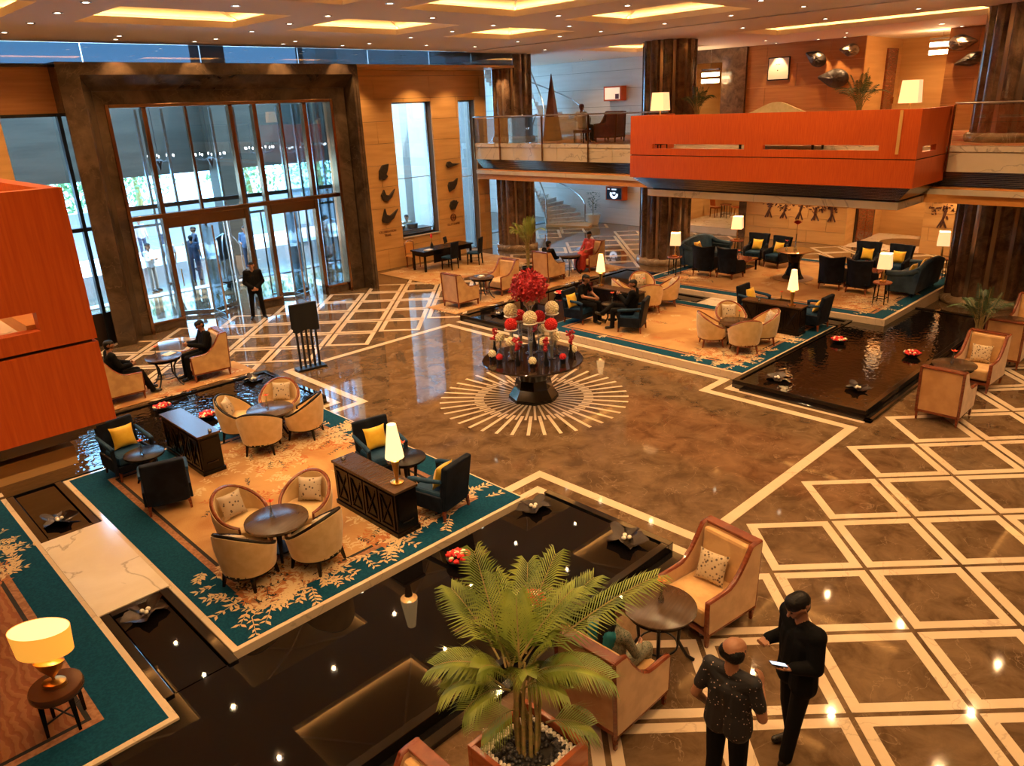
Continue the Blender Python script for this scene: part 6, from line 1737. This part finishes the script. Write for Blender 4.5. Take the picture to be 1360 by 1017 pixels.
for k in range(150):
    a = rn.uniform(0, 6.28); z = rn.uniform(0.65, 1.55); rr = 0.30 * math.sqrt(rn.random()); c = Vector((rr * math.cos(a), rr * math.sin(a), z)); d = Vector((math.cos(a), math.sin(a), rn.uniform(-.2, .8))).normalized(); e = d.cross(Vector((0, 0, 1))).normalized() * 0.035
    mb.add([c, c + d * 0.07 + e, c + d * 0.16, c + d * 0.07 - e], [(0, 1, 2, 3)])
tag(mb.build('foliage', K['green_dark'], bs), kind='stuff')

# ---- far room beyond the relief wall: two chairs and a small table
def rush_chair(loc, rz, label):
    r = thing('orange_chair', label, 'chair', loc, rz, 'orange chairs in the far room')
    MB().box(-0.2, 0.22, -0.21, 0.21, 0.42, 0.48).build('seat', K['orange_up'], r, bev=0.015)
    MB().cbox((-0.22, 0, 0.78), (0.04, 0.40, 0.46), Matrix.Rotation(R(-8), 3, 'Y')).build('backrest', K['orange_up'], r, bev=0.015)
    for x in (-0.18, 0.19):
        for y in (-0.18, 0.18): MB().taper((x * 1.1, y, 0), (0.025, 0.025), (x, y, 0.43), (0.035, 0.035)).build('leg', K['chair_wood'], r)
K['orange_up'] = mat('orange upholstery', (0.55, 0.14, 0.03), 0.7)
rush_chair((33.6, 19.75, 0.305), -0.4, 'orange upholstered chair left of the far room table')
rush_chair((34.2, 18.95, 0.305), PI * 0.8, 'orange upholstered chair behind the far room table')
put(SID, USED, (33.55, 19.2, 0.305), 0, 'small dark table between the orange chairs of the far room', 'round side tables', 1.1)

# ================================================================== OUTSIDE
K['pave'] = mat('pale driveway stone', (0.72, 0.74, 0.76), 0.5, c2=(0.80, 0.81, 0.82), sc=0.6)
K['grey_stone'] = mat('grey green stone', (0.034, 0.027, 0.016), 0.6, c2=(0.048, 0.038, 0.024), sc=0.8, stretch=(0.5, 0.5, 5))
K['kerb'] = mat('blue grey kerb', (0.25, 0.29, 0.33), 0.6)
ext = struct('ground', 'pale driveway outside the glass doors', 'ground')
MB().box(-15, 80, 22.9, 60, -0.6, -0.02).build('driveway', K['pave'], ext)
MB().box(-15, 60, 27.3, 27.8, -0.02, 0.02).build('kerb_band', K['kerb'], ext)
MB().box(7.42, 14.12, 22.8, 27.2, -0.02, 0.0).build('vestibule_floor', K['brown'], ext)
gw = struct('wall_outside', 'low grey wall across the driveway', 'wall')
MB().box(-15, 70, 38.0, 38.5, 0, 2.05).build('low_wall', K['kerb'], gw)
cp = struct('canopy', 'grey stone canopy front above the driveway', 'canopy')
MB().box(-12, 20.9, 34.0, 34.5, 3.65, 7.7).build('canopy_front', K['grey_stone'], cp)
for x in (-8, 2.5, 15.4, 20.4): MB().box(x - 0.5, x + 0.5, 32.9, 34.0, 0, 9).build('canopy_pillar', K['grey_stone'], cp)
MB().box(16.4, 17.3, 26.6, 27.5, 0, 9).build('canopy_pillar', K['traver_pale'], cp)
MB().box(-12, 20, 27.95, 28.2, 7.4, 7.6).build('canopy_beam', K['grey_stone'], cp)
tw = struct('wall_court', 'pale stone wing wall outside the tall window', 'wall')
MB().box(18.6, 19.9, 28.5, 29.0, 0, 9).build('wing_wall', K['traver_pale'], tw)
MB().box(20.6, 21.0, 27.4, 27.8, 0, 9).build('wing_post', K['traver_pale'], tw)
def chandelier(x, y, z, label):
    t = thing('chandelier', label, 'chandelier', (x, y, z), 0, 'outdoor chandeliers')
    MB().tube([(0, 0, 0.1), (0, 0, 7.4 - z)], 0.012, 6).build('rod', K['black_metal'], t)
    MB().lathe([(0, -0.42), (0.10, -0.12), (0.13, -0.05), (0.04, 0.02), (0.03, 0.14), (0, 0.16)], 12).build('body', K['black_metal'], t, smooth=True)
    for k in range(10):
        a = k * 2 * PI / 10; d = Vector((math.cos(a), math.sin(a), 0))
        ar = MB().tube([d * 0.05, d * 0.25 + Vector((0, 0, -0.10)), d * 0.45 + Vector((0, 0, -0.05)), d * 0.52 + Vector((0, 0, 0.06))], 0.012, 5).build('arm', K['black_metal'], t)
        MB().ell(tuple(d * 0.52 + Vector((0, 0, 0.11))), (0.022, 0.022, 0.045), 8, 6).build('bulb', K['bulb'], ar)
K['bulb'] = emis('chandelier bulb', (1.0, 0.72, 0.6), 9)
chandelier(10.55, 28.0, 4.55, 'black chandelier nearest the portal edge outside')
chandelier(12.4, 28.0, 4.5, 'black chandelier in the middle outside the doors')
chandelier(14.35, 28.0, 4.6, 'black chandelier beside the canopy pillar outside')
K['tree'] = mat('sunlit tree leaves', (0.10, 0.26, 0.09), 0.6, c2=(0.22, 0.42, 0.20), sc=1.5)
def tree(x, y, h, r_, seed, label):
    rn = random.Random(seed); t = thing('garden_tree', label, 'tree', (x, y, 0), 0, 'trees beyond the driveway')
    MB().tube([(0, 0, -0.3), (0.1, 0, h * 0.35), (0, 0.1, h * 0.7)], [0.22, 0.16, 0.08], 8).build('trunk', K['stalk'], t)
    mb = MB()
    for k in range(900):
        d = Vector((rn.gauss(0, 1), rn.gauss(0, 1), rn.gauss(0, 1))).normalized() * (rn.random() ** 0.4); c = Vector((d.x * r_, d.y * r_, h * 0.62 + d.z * h * 0.42))
        e = Vector((rn.gauss(0, 1), rn.gauss(0, 1), rn.gauss(0, 1))).normalized(); f_ = e.cross(Vector((0.3, 0.2, 1))).normalized() * 0.09
        mb.add([c, c + e * 0.14 + f_, c + e * 0.34, c + e * 0.14 - f_], [(0, 1, 2, 3)])
    tag(mb.build('crown', K['tree'], t), kind='stuff')
for k, (x, y, h, r_, lab) in enumerate(((11.5, 42, 4.8, 2.3, 'sunlit tree beyond the wall, seen through the left glass'), (15.6, 45.5, 5.6, 2.4, 'sunlit tree beyond the wall, seen through the middle glass'), (20.5, 42, 5.0, 2.4, 'sunlit tree beyond the wall near the canopy pillar'),
                                        (25.5, 43, 5.4, 2.6, 'sunlit tree beyond the wall, seen through the right glass'), (6.5, 40.5, 5.2, 2.4, 'sunlit tree beyond the wall, seen through the side window'), (32, 42, 5.5, 3.0, 'sunlit tree beyond the narrow window'), (1.5, 44.5, 6, 2.8, 'taller sunlit tree behind its neighbours'))):
    tree(x, y, h, r_, 20 + k, lab)
lt = thing('luggage_cart', 'steel birdcage luggage cart inside the vestibule', 'cart', (11.9, 26.9, 0), 0.5)
MB().box(-0.55, 0.55, -0.3, 0.3, 0.20, 0.26).build('deck', K['bronze_dark'], lt)
for x in (-0.5, 0.5):
    MB().tube([(x, -0.27, 0.24), (x, -0.27, 1.4), (x * 0.6, -0.15, 1.75), (0, 0, 1.9)], 0.02, 8).build('hoop', K['steel'], lt, smooth=True)
    MB().tube([(x, 0.27, 0.24), (x, 0.27, 1.4), (x * 0.6, 0.15, 1.75), (0, 0, 1.9)], 0.02, 8).build('hoop', K['steel'], lt, smooth=True)
    for y in (-0.24, 0.24): MB().lathe([(0, -0.03), (0.09, -0.03), (0.09, 0.03), (0, 0.03)], 14).xf(Matrix.Translation((x * 0.9, y, 0.09)) @ Matrix.Rotation(PI / 2, 4, 'X')).build('wheel', K['black_metal'], lt)
sb = thing('sign_board', 'black notice board standing outside the doors', 'sign', (12.45, 28.15, 0), 0.4)
MB().box(-0.34, 0.34, -0.02, 0.02, 0.75, 1.65).build('board', K['black_metal'], sb)
for x in (-0.3, 0.3): MB().tube([(x, -0.2, 0), (x, 0, 0.9)], 0.015, 6).build('leg', K['black_metal'], sb)
for x in (-0.3, 0.3): MB().tube([(x, 0.25, 0), (x, 0, 0.9)], 0.015, 6).build('leg', K['black_metal'], sb)

# ================================================================== PEOPLE
def V(*a): return Vector(a)
class Body:
    def __init__(s): s.p = []
    def cap(s, a, b, r0, r1, m): s.p.append((Vector(a), Vector(b), r0, r1, m))
    def mesh(s):
        mb = MB()
        for a, b, r0, r1, m in s.p:
            d = b - a; L = d.length
            z = d.normalized() if L > 1e-6 else Vector((0, 0, 1))
            rot = z.to_track_quat('Z', 'Y').to_matrix(); n = 12; prof = []
            for k in range(6): t = -PI / 2 + PI / 2 * k / 5; prof.append((r0 * math.cos(t), r0 * math.sin(t)))
            for k in range(6): t = PI / 2 * k / 5; prof.append((r1 * math.cos(t), L + r1 * math.sin(t)))
            prof[0] = (1e-5, prof[0][1]); prof[-1] = (1e-5, prof[-1][1])
            t_ = MB().lathe(prof, n)
            mb.add([rot @ Vector(p) + a for p in t_.v], t_.f)
        return mb
    def assign(s, C):
        best = np.full(len(C), 1e9); mi = np.zeros(len(C), int)
        for a, b, r0, r1, m in s.p:
            A, B = np.array(a), np.array(b); d = B - A; L2 = max(d @ d, 1e-9)
            t = np.clip(((C - A) @ d) / L2, 0, 1); dist = np.linalg.norm(C - (A + t[:, None] * d), axis=1) - (r0 + (r1 - r0) * t)
            k = dist < best; best[k] = dist[k]; mi[k] = m
        return mi
SKIN = mat('brown skin', (0.30, 0.135, 0.07), 0.5, c2=(0.34, 0.16, 0.085), sc=6)
HAIR = mat('black hair', (0.004, 0.0035, 0.0035), 0.5, spec=0.25, bump=0.4, sc=60)
EYE = mat('dark eye', (0.01, 0.008, 0.008), 0.2)
SHOE = mat('black shoe', (0.010, 0.008, 0.008), 0.25)
def hand(B, w, d, n, curl, m=0, sc=1.0):
    """w wrist, d along the hand, n palm normal (fingers curl towards n)"""
    d = d.normalized(); n = (n - d * n.dot(d)).normalized(); s = d.cross(n)
    for k in range(4):
        o = s * (k - 1.5) * 0.021 * sc; L = (0.036, 0.042, 0.040, 0.032)[k] * sc
        B.cap(w + o * 0.6, w + d * 0.085 * sc + o, 0.015 * sc, 0.012 * sc, m)
        k0 = w + d * 0.085 * sc + o; c1 = curl * 0.6; e1 = d * math.cos(c1) + n * math.sin(c1)
        k1 = k0 + e1 * L; c2 = curl * 1.5; e2 = d * math.cos(c2) + n * math.sin(c2)
        B.cap(k0, k1, 0.0105 * sc, 0.0095 * sc, m); B.cap(k1, k1 + e2 * L * 0.9, 0.0095 * sc, 0.008 * sc, m)
    th = w + s * -0.03 * sc + d * 0.03 * sc; t1 = th + (d * 0.6 - s * 0.7 + n * 0.4).normalized() * 0.042 * sc
    B.cap(w + d * 0.015, th, 0.016 * sc, 0.014 * sc, m); B.cap(th, t1, 0.013 * sc, 0.011 * sc, m); B.cap(t1, t1 + (d * 0.9 + n * 0.5).normalized() * 0.03 * sc, 0.011 * sc, 0.009 * sc, m)
def person(name_label, loc, rz, J, top, leg, hairm=HAIR, hair='short', sleeve='long', look=(0, 0), jacket=False, skirt=None, hands=(0.5, 0.5), voxel=0.011, skin=SKIN, shawl=None, sc=1.0, shoe=SHOE, group=None):
    r = thing('person', name_label, 'person', loc, rz, group); r.scale = (sc,) * 3
    B = Body(); mats = [skin, top, leg, shoe, hairm]; S, T, G, H = 0, 1, 2, 3
    P = {k: Vector(v) for k, v in J.items() if isinstance(v, (tuple, Vector))}
    pel, che, nec = P['pel'], P['che'], P['nec']; sp = (che - pel).normalized(); lat = V(0, 1, 0)
    fat = J.get('fat', 1.0) if isinstance(J.get('fat', 1.0), float) else 1.0
    g = 0.026 if jacket else 0.0
    for s, hp, kn, an, to in ((1, 'hl', 'kl', 'al', 'tl'), (-1, 'hr', 'kr', 'ar', 'tr')):
        B.cap(P[hp], P[kn], 0.090, 0.070, G); B.cap(P[kn], P[an], 0.070, 0.060, G)
        B.cap(P[an] + V(0, 0, -0.025), P[to], 0.045, 0.036, H); B.cap(P[an] + (P[an] - P[to]).normalized() * 0.03 - V(0, 0, 0.03), P[an], 0.04, 0.045, H)
        B.cap(pel + lat * s * 0.075, P[hp], 0.108, 0.098, G)
        B.cap(pel + lat * s * 0.07 + sp * 0.08, che + lat * s * 0.075, 0.100 * fat + g, 0.108 + g, T)
        if jacket: B.cap(pel + lat * s * 0.085 + sp * 0.1, pel + lat * s * 0.095 - V(0, 0, 0.10) if J.get('stand', True) else pel + lat * s * 0.09, 0.115, 0.125, T)
        else: B.cap(pel + lat * s * 0.075 + sp * 0.1, pel + lat * s * 0.08 - sp * 0.02, 0.106 * fat, 0.112 * fat, T)
    B.cap(pel + sp * 0.12 + V(0.025, 0, 0), che, 0.11 * fat + g, 0.115 + g, T)
    for s, sh, el, wr in ((1, 'sl', 'el', 'wl'), (-1, 'sr', 'er', 'wr')):
        B.cap(che + sp * 0.06 + lat * s * 0.06, P[sh], 0.088 + g, 0.066 + g, T); B.cap(nec - sp * 0.05, P[sh], 0.055, 0.062 + g, T)
        if sleeve == 'long':
            B.cap(P[sh], P[el], 0.058 + g, 0.047 + g * 0.8, T); B.cap(P[el], P[wr] + (P[el] - P[wr]).normalized() * 0.03, 0.047 + g * 0.8, 0.034 + g * 0.8, T)
            B.cap(P[el] * 0.3 + P[wr] * 0.7, P[wr], 0.03, 0.027, S)
        else:
            mid = P[sh] * 0.35 + P[el] * 0.65
            B.cap(P[sh], mid, 0.060, 0.058, T); B.cap(mid, P[el], 0.046, 0.043, S); B.cap(P[el], P[wr], 0.043, 0.028, S)
        hd = J.get('hd' + sh[1]) or (P[wr] - P[el]); hn = J.get('hn' + sh[1]) or V(0, -s, 0)
        hand(B, P[wr], Vector(hd), Vector(hn), hands[0 if s > 0 else 1], S)
    # head
    hc = P['head']; yw, pt = R(look[0]), R(look[1])
    f = V(math.cos(yw) * math.cos(pt), math.sin(yw) * math.cos(pt), math.sin(pt)); sd = V(-math.sin(yw), math.cos(yw), 0); u = f.cross(sd)
    B.cap(nec - sp * 0.03, hc - u * 0.05 - f * 0.02, 0.058, 0.052, S)
    B.cap(hc - f * 0.028 + u * 0.02, hc + f * 0.020 + u * 0.015, 0.087, 0.080, S)
    B.cap(hc + f * 0.035 - u * 0.035, hc + f * 0.040 - u * 0.085, 0.058, 0.034, S)
    B.cap(hc + f * 0.092 + u * 0.005, hc + f * 0.112 - u * 0.028, 0.011, 0.015, S)
    B.cap(hc + f * 0.082 - u * 0.066 + sd * 0.018, hc + f * 0.082 - u * 0.066 - sd * 0.018, 0.010, 0.010, S)
    for s in (-1, 1):
        B.cap(hc + sd * s * 0.086 - f * 0.005 + u * 0.012, hc + sd * s * 0.088 - f * 0.008 - u * 0.025, 0.014, 0.010, S)
        B.cap(hc + f * 0.084 + sd * s * 0.015 + u * 0.036, hc + f * 0.076 + sd * s * 0.045 + u * 0.034, 0.009, 0.008, S)
    # hair grows out of the same surface
    if hair == 'bald':
        B.cap(hc - f * 0.040 - sd * 0.032 - u * 0.015, hc - f * 0.040 + sd * 0.032 - u * 0.015, 0.074, 0.074, 4)
        for s in (-1, 1): B.cap(hc + sd * s * 0.062 - f * 0.03 - u * 0.01, hc + sd * s * 0.066 + f * 0.012 + u * 0.02, 0.03, 0.022, 4)
    else:
        lift = 0.012 if hair == 'thick' else 0.0
        B.cap(hc - f * 0.040 + u * 0.038, hc + f * 0.022 + u * (0.044 + lift), 0.084, 0.076 + lift * 0.4, 4)
        B.cap(hc - f * 0.050 + u * 0.03, hc - f * 0.045 - u * 0.035, 0.080, 0.066, 4)
        for s in (-1, 1): B.cap(hc + sd * s * 0.052 - f * 0.015 + u * 0.04, hc + sd * s * 0.062 - f * 0.012 + u * 0.012, 0.040, 0.028, 4)
        if hair == 'thick': B.cap(hc + f * 0.052 + u * 0.085 - sd * 0.03, hc + f * 0.045 + u * 0.09 + sd * 0.035, 0.030, 0.028, 4)
        if hair == 'long':
            B.cap(hc - f * 0.06, nec - V(0.07, 0, 0.02), 0.085, 0.085, 4); B.cap(nec - V(0.07, 0, 0.02), che - V(0.13, 0, -0.06), 0.085, 0.05, 4)
            for s in (-1, 1): B.cap(hc + sd * s * 0.06 - f * 0.03, nec + sd * s * 0.08 - V(0.03, 0, 0.02), 0.045, 0.04, 4)
        if hair == 'bun': B.cap(hc - f * 0.125 - u * 0.015, hc - f * 0.13 - u * 0.02, 0.046, 0.044, 4)
    if skirt is not None:
        for a, b, r0, r1 in skirt: B.cap(a, b, r0, r1, G)
    if shawl is not None:
        mats.append(shawl[0])
        for a, b, r0, r1 in shawl[1]: B.cap(a, b, r0, r1, 5)
    o = B.mesh().build('body', skin, r, smooth=False)
    rm = o.modifiers.new('remesh', 'REMESH'); rm.mode = 'VOXEL'; rm.voxel_size = voxel
    sm = o.modifiers.new('smooth', 'SMOOTH'); sm.factor = 0.5; sm.iterations = 2
    bpy.context.view_layer.update()
    me = bpy.data.meshes.new_from_object(o.evaluated_get(bpy.context.evaluated_depsgraph_get()))
    o.modifiers.clear(); o.data = me; me.materials.clear()
    for m in mats: me.materials.append(m)
    n = len(me.polygons); C = np.empty(n * 3); me.polygons.foreach_get('center', C)
    me.polygons.foreach_set('material_index', B.assign(C.reshape(-1, 3)).astype(np.int32)); me.polygons.foreach_set('use_smooth', np.ones(n, bool)); me.update()
    for s in (-1, 1): MB().ell(hc + f * 0.0905 + sd * s * 0.032 + u * 0.014, (0.010, 0.012, 0.008), 8, 6).build('eye', EYE, r, smooth=True)
    return r
def stand(**kw):
    J = dict(pel=(0, 0, 0.95), che=(0.0, 0, 1.28), nec=(0.0, 0, 1.48), head=(0.025, 0, 1.63), sl=(0, 0.185, 1.42), sr=(0, -0.185, 1.42), el=(-0.02, 0.25, 1.13), er=(-0.02, -0.25, 1.13),
             wl=(0.05, 0.26, 0.90), wr=(0.05, -0.26, 0.90), hl=(0, 0.095, 0.90), hr=(0, -0.095, 0.90), kl=(0.02, 0.105, 0.50), kr=(0.02, -0.105, 0.50), al=(0, 0.11, 0.085), ar=(0, -0.11, 0.085), tl=(0.16, 0.13, 0.036), tr=(0.16, -0.13, 0.036))
    J.update(kw); return J
def sit(sh=0.47, **kw):
    J = dict(pel=(-0.02, 0, sh + 0.12), che=(-0.07, 0, sh + 0.43), nec=(-0.07, 0, sh + 0.63), head=(-0.04, 0, sh + 0.78), sl=(-0.07, 0.185, sh + 0.57), sr=(-0.07, -0.185, sh + 0.57), el=(0.04, 0.25, sh + 0.32), er=(0.04, -0.25, sh + 0.32),
             wl=(0.26, 0.16, sh + 0.24), wr=(0.26, -0.16, sh + 0.24), hl=(0.04, 0.10, sh + 0.10), hr=(0.04, -0.10, sh + 0.10), kl=(0.44, 0.13, sh + 0.08), kr=(0.44, -0.13, sh + 0.08), al=(0.46, 0.13, 0.085), ar=(0.46, -0.13, 0.085), tl=(0.62, 0.15, 0.036), tr=(0.62, -0.15, 0.036), stand=False)
    J.update(kw); return J
BLACK = mat('black suit cloth', (0.005, 0.005, 0.0055), 0.85, spec=0.1)
BLACK2 = mat('black trouser cloth', (0.006, 0.0055, 0.006), 0.85, spec=0.1)
SPOT = mat('black shirt with small pale flowers', (0.010, 0.009, 0.011), 0.75, c2=(0.5, 0.36, 0.3), sc=26, tex='voronoi', lo=0.96, hi=0.97)
def _spots(m):
    nt = m.node_tree
    for n_ in nt.nodes:
        if n_.type == 'VALTORGB':
            e = n_.color_ramp.elements; e[0].position = 0.14; e[0].color = (0.5, 0.35, 0.3, 1); e[1].position = 0.17; e[1].color = (0.010, 0.009, 0.011, 1)
        if n_.type == 'TEX_VORONOI': n_.inputs['Scale'].default_value = 30
_spots(SPOT)
GREENP = mat('green patterned tunic', (0.05, 0.075, 0.05), 0.8, c2=(0.20, 0.19, 0.13), sc=55, tex='voronoi', lo=0.25, hi=0.5)
TEALS = mat('teal shawl', (0.008, 0.16, 0.20), 0.8)
WHITE = mat('white shirt cloth', (0.70, 0.72, 0.74), 0.8); GREY = mat('grey shirt cloth', (0.36, 0.38, 0.40), 0.8); KHAKI = mat('khaki trousers', (0.30, 0.26, 0.22), 0.85)
NAVYC = mat('navy uniform cloth', (0.02, 0.035, 0.07), 0.8); RED_S = mat('red silk sari', (0.36, 0.02, 0.018), 0.5, c2=(0.45, 0.05, 0.03), sc=12); CREAM_C = mat('cream chef jacket', (0.62, 0.56, 0.44), 0.8); PINK = mat('faded pink shirt', (0.5, 0.38, 0.40), 0.8); JEANS = mat('dark jeans', (0.03, 0.04, 0.07), 0.85)

# two men standing on the lattice floor
mA = person('person standing in a black suit, looking down at the phone he holds out', (5.56, 2.20, 0), R(150), stand(
    head=(0.07, 0.0, 1.62), nec=(0.01, 0, 1.48), er=(-0.02, -0.24, 1.14), wr=(0.20, -0.20, 1.16), el=(0.02, 0.25, 1.15), wl=(0.22, 0.20, 1.17), tl=(0.17, 0.14, 0.036), kl=(0.06, 0.11, 0.50), al=(0.12, 0.12, 0.085),
    ar=(-0.10, -0.11, 0.085), tr=(0.06, -0.13, 0.036), kr=(-0.02, -0.105, 0.5), hdl=V(1, -0.35, 0.05), hnl=V(0.1, -0.2, 1), hdr=V(1, 0.5, 0), hnr=V(0, 0.4, 1)), BLACK, BLACK2, hair='thick', jacket=True, look=(6, -24), hands=(0.35, 0.9), voxel=0.008, sc=1.02)
J0 = mA.matrix_world
ph = thing('smartphone', 'lit smartphone in the hand of the man in the black suit', 'phone', (0, 0, 0))
MB().box(-0.075, 0.075, -0.037, 0.037, 0, 0.009).build('case', K['black_metal'], ph, bev=0.003)
MB().box(-0.070, 0.070, -0.033, 0.033, 0.009, 0.0098).build('screen', emis('phone screen', (0.45, 0.6, 0.85), 0.9), ph)
_c, _s = math.cos(R(150)), math.sin(R(150)); _lx, _ly, _lz = 0.325 * 1.02, 0.165 * 1.02, 1.205 * 1.02
ph.location = (5.56 + _lx * _c - _ly * _s, 2.20 + _lx * _s + _ly * _c, _lz); ph.rotation_euler = (0.25, -0.25, R(135))
person('person in a black flower print shirt, seen from behind with bald crown', (4.60, 2.34, 0), R(2), stand(fat=1.12, er=(0.02, -0.27, 1.12), wr=(0.26, -0.14, 1.18), el=(-0.06, 0.27, 1.12), wl=(0.08, 0.24, 0.94), hdr=V(0.5, 0.3, 0.7), hnr=V(0.2, 1, 0)), SPOT, BLACK2, hair='bald', sleeve='short', look=(-8, -14), hands=(0.5, 0.7), voxel=0.008, sc=1.02)
# seated woman
person('person seated in a green patterned tunic with a teal shawl', (4.86, 3.74, 0.02), R(4), sit(0.47, al=(0.36, 0.13, 0.085), ar=(0.38, -0.13, 0.085), tl=(0.50, 0.15, 0.036), tr=(0.52, -0.15, 0.036), head=(0.02, 0, 1.24), nec=(-0.04, 0, 1.10)), GREENP, GREENP, hair='long', look=(-48, -10), voxel=0.009,
       shawl=(TEALS, [(V(-0.14, 0.13, 1.03), V(-0.18, 0.08, 0.78), 0.07, 0.075), (V(-0.15, -0.06, 1.03), V(-0.19, 0.0, 0.78), 0.07, 0.075)]), sc=0.97)
# guard
person('person in black uniform standing guard before the glass doors', (10.22, 21.55, 0), R(-112), stand(el=(0.0, 0.26, 1.13), er=(0.0, -0.26, 1.13), wl=(0.17, 0.05, 0.97), wr=(0.18, -0.05, 0.97), hl=(0, 0.10, 0.9), hr=(0, -0.10, 0.9), al=(0, 0.17, 0.085), ar=(0, -0.17, 0.085), kl=(0.02, 0.14, 0.5), kr=(0.02, -0.14, 0.5), tl=(0.15, 0.22, 0.036), tr=(0.15, -0.22, 0.036),
       hdl=V(0.2, -0.9, -0.4), hnl=V(-1, 0, 0), hdr=V(0.2, 0.9, -0.4), hnr=V(-1, 0, 0)), BLACK, BLACK2, jacket=True, voxel=0.011)
# men near the doors
person('person in black seated below the near balcony, legs stretched', (4.80, 17.42, 0.016), R(-6), sit(0.47, kl=(0.42, 0.1, 0.56), kr=(0.45, -0.1, 0.55), al=(0.60, 0.06, 0.12), ar=(0.62, -0.12, 0.09), tl=(0.75, 0.08, 0.09), tr=(0.77, -0.14, 0.05), wl=(0.30, 0.06, 0.76), wr=(0.30, -0.06, 0.74)), BLACK, BLACK2, jacket=True, look=(10, -6), voxel=0.011)
person('person in dark suit seated facing the doors table, reading his phone', (6.78, 17.46, 0.016), R(174), sit(0.47, wl=(0.34, 0.05, 0.84), wr=(0.34, -0.05, 0.84), head=(0.0, 0, 1.24)), BLACK, BLACK2, jacket=True, look=(0, -26), voxel=0.011)
# men on the far carpet
person('person in black tee shirt seated beside the yellow cushion', (15.44, 13.02, RZ + 0.005), R(-78), sit(0.43, che=(0.02, 0, 0.86), nec=(0.06, 0, 1.05), head=(0.12, 0, 1.18), sl=(0.04, 0.19, 0.99), sr=(0.04, -0.19, 0.99), el=(0.16, 0.26, 0.74), er=(0.16, -0.26, 0.74), wl=(0.40, 0.08, 0.68), wr=(0.40, -0.08, 0.68)), BLACK, BLACK2, sleeve='short', look=(20, -18), voxel=0.011)
person('person in dark suit seated with crossed legs and raised hands', (15.56, 11.48, RZ + 0.005), R(112), sit(0.43, kr=(0.46, -0.02, 0.62), ar=(0.72, 0.16, 0.42), tr=(0.88, 0.20, 0.44), wl=(0.30, 0.05, 0.92), wr=(0.28, -0.05, 0.90)), BLACK, BLACK2, jacket=True, look=(0, -4), voxel=0.011)
# couple at the far pond
person('person in black seated opposite the woman in red', (19.34, 17.78, 0.016), R(0), sit(0.47, wl=(0.34, 0.10, 0.74), wr=(0.34, -0.10, 0.74)), BLACK, KHAKI, jacket=True, look=(0, -10), voxel=0.012)
person('person in a red sari seated facing the man in black', (21.40, 17.75, 0.075), R(180), sit(0.47), RED_S, RED_S, hair='bun', look=(0, -6), voxel=0.012,
       skirt=[(V(0.05, 0, 0.56), V(0.44, 0, 0.52), 0.19, 0.18), (V(0.44, 0.03, 0.50), V(0.46, 0.03, 0.14), 0.18, 0.20), (V(0.44, -0.03, 0.50), V(0.46, -0.03, 0.14), 0.18, 0.20)], sc=0.98)
# upper floor
person('person in pale shirt seated on the upper floor with back to the railing', (22.97, 19.3, MZ + 0.005), R(5), sit(0.47, el=(0.0, 0.33, 0.84), er=(0.0, -0.33, 0.84)), CREAM_C, BLACK2, hairm=mat('henna hair', (0.16, 0.03, 0.015), 0.6), voxel=0.013)
# cook behind the tall window
person('person in a cream jacket standing behind the tall window', (19.35, 25.85, 0), R(-100), stand(wl=(0.25, 0.1, 1.0), wr=(0.25, -0.1, 1.0)), CREAM_C, BLACK2, voxel=0.014)
ck = thing('kitchen_counter', 'low counter with pans behind the tall window', 'counter', (18.9, 25.1, 0))
MB().box(-0.9, 0.9, -0.3, 0.3, 0, 1.25).build('body', K['steel'], ck); MB().box(-0.95, 0.95, -0.33, 0.33, 1.25, 1.29).build('worktop', K['black_metal'], ck)
for k, x in enumerate((-0.5, 0.15)): tag(MB().lathe([(0, 0), (0.22, 0), (0.24, 0.18), (0.22, 0.18), (0, 0.03)], 20).build('cooking_pan', K['black_metal' if k else 'steel'], None, smooth=True, loc=(18.9 + x, 25.1, 1.29)), 'black pan on the counter before the cook' if k else 'steel pan on the counter behind the window edge', 'pan')
# people outside
GO = 'people outside the glass doors'
person('person outside in white shirt with folded arms and khaki trousers', (9.75, 28.5, -0.02), R(-60), stand(wl=(0.18, -0.05, 1.18), wr=(0.18, 0.05, 1.16), el=(0.06, 0.25, 1.14), er=(0.06, -0.25, 1.14)), WHITE, KHAKI, voxel=0.014, group=GO)
person('person outside in grey shirt beside the bronze mullion', (10.75, 29.2, -0.02), R(-150), stand(), GREY, GREY, sleeve='short', voxel=0.014, group=GO)
person('person outside in navy uniform reaching an arm sideways', (12.6, 31.2, -0.02), R(170), stand(wl=(0.40, 0.2, 1.12), el=(0.18, 0.25, 1.16), wr=(0.40, -0.15, 1.12), er=(0.18, -0.25, 1.16)), NAVYC, NAVYC, voxel=0.014, group=GO)
person('person outside in navy, back turned near the notice board', (11.5, 28.9, -0.02), R(60), stand(), NAVYC, NAVYC, sleeve='short', voxel=0.014, group=GO)
person('person outside in dark shirt half hidden by the portal edge', (8.75, 27.95, -0.02), R(100), stand(), NAVYC, BLACK2, voxel=0.014, group=GO)
person('person outside in blue shirt carrying a bag by the canopy pillar', (13.9, 29.4, -0.02), R(-120), stand(wl=(0.2, 0.2, 1.1), wr=(0.2, -0.2, 1.1)), mat('blue shirt cloth', (0.08, 0.16, 0.30), 0.8), JEANS, voxel=0.014, group=GO)
person('person far outside in faded pink shirt by the low wall', (12.3, 36.4, -0.02), R(-80), stand(), PINK, JEANS, voxel=0.016, group=GO)
person('person far outside in white shirt by the low wall', (13.5, 37.0, -0.02), R(-110), stand(), WHITE, JEANS, voxel=0.016, group=GO)
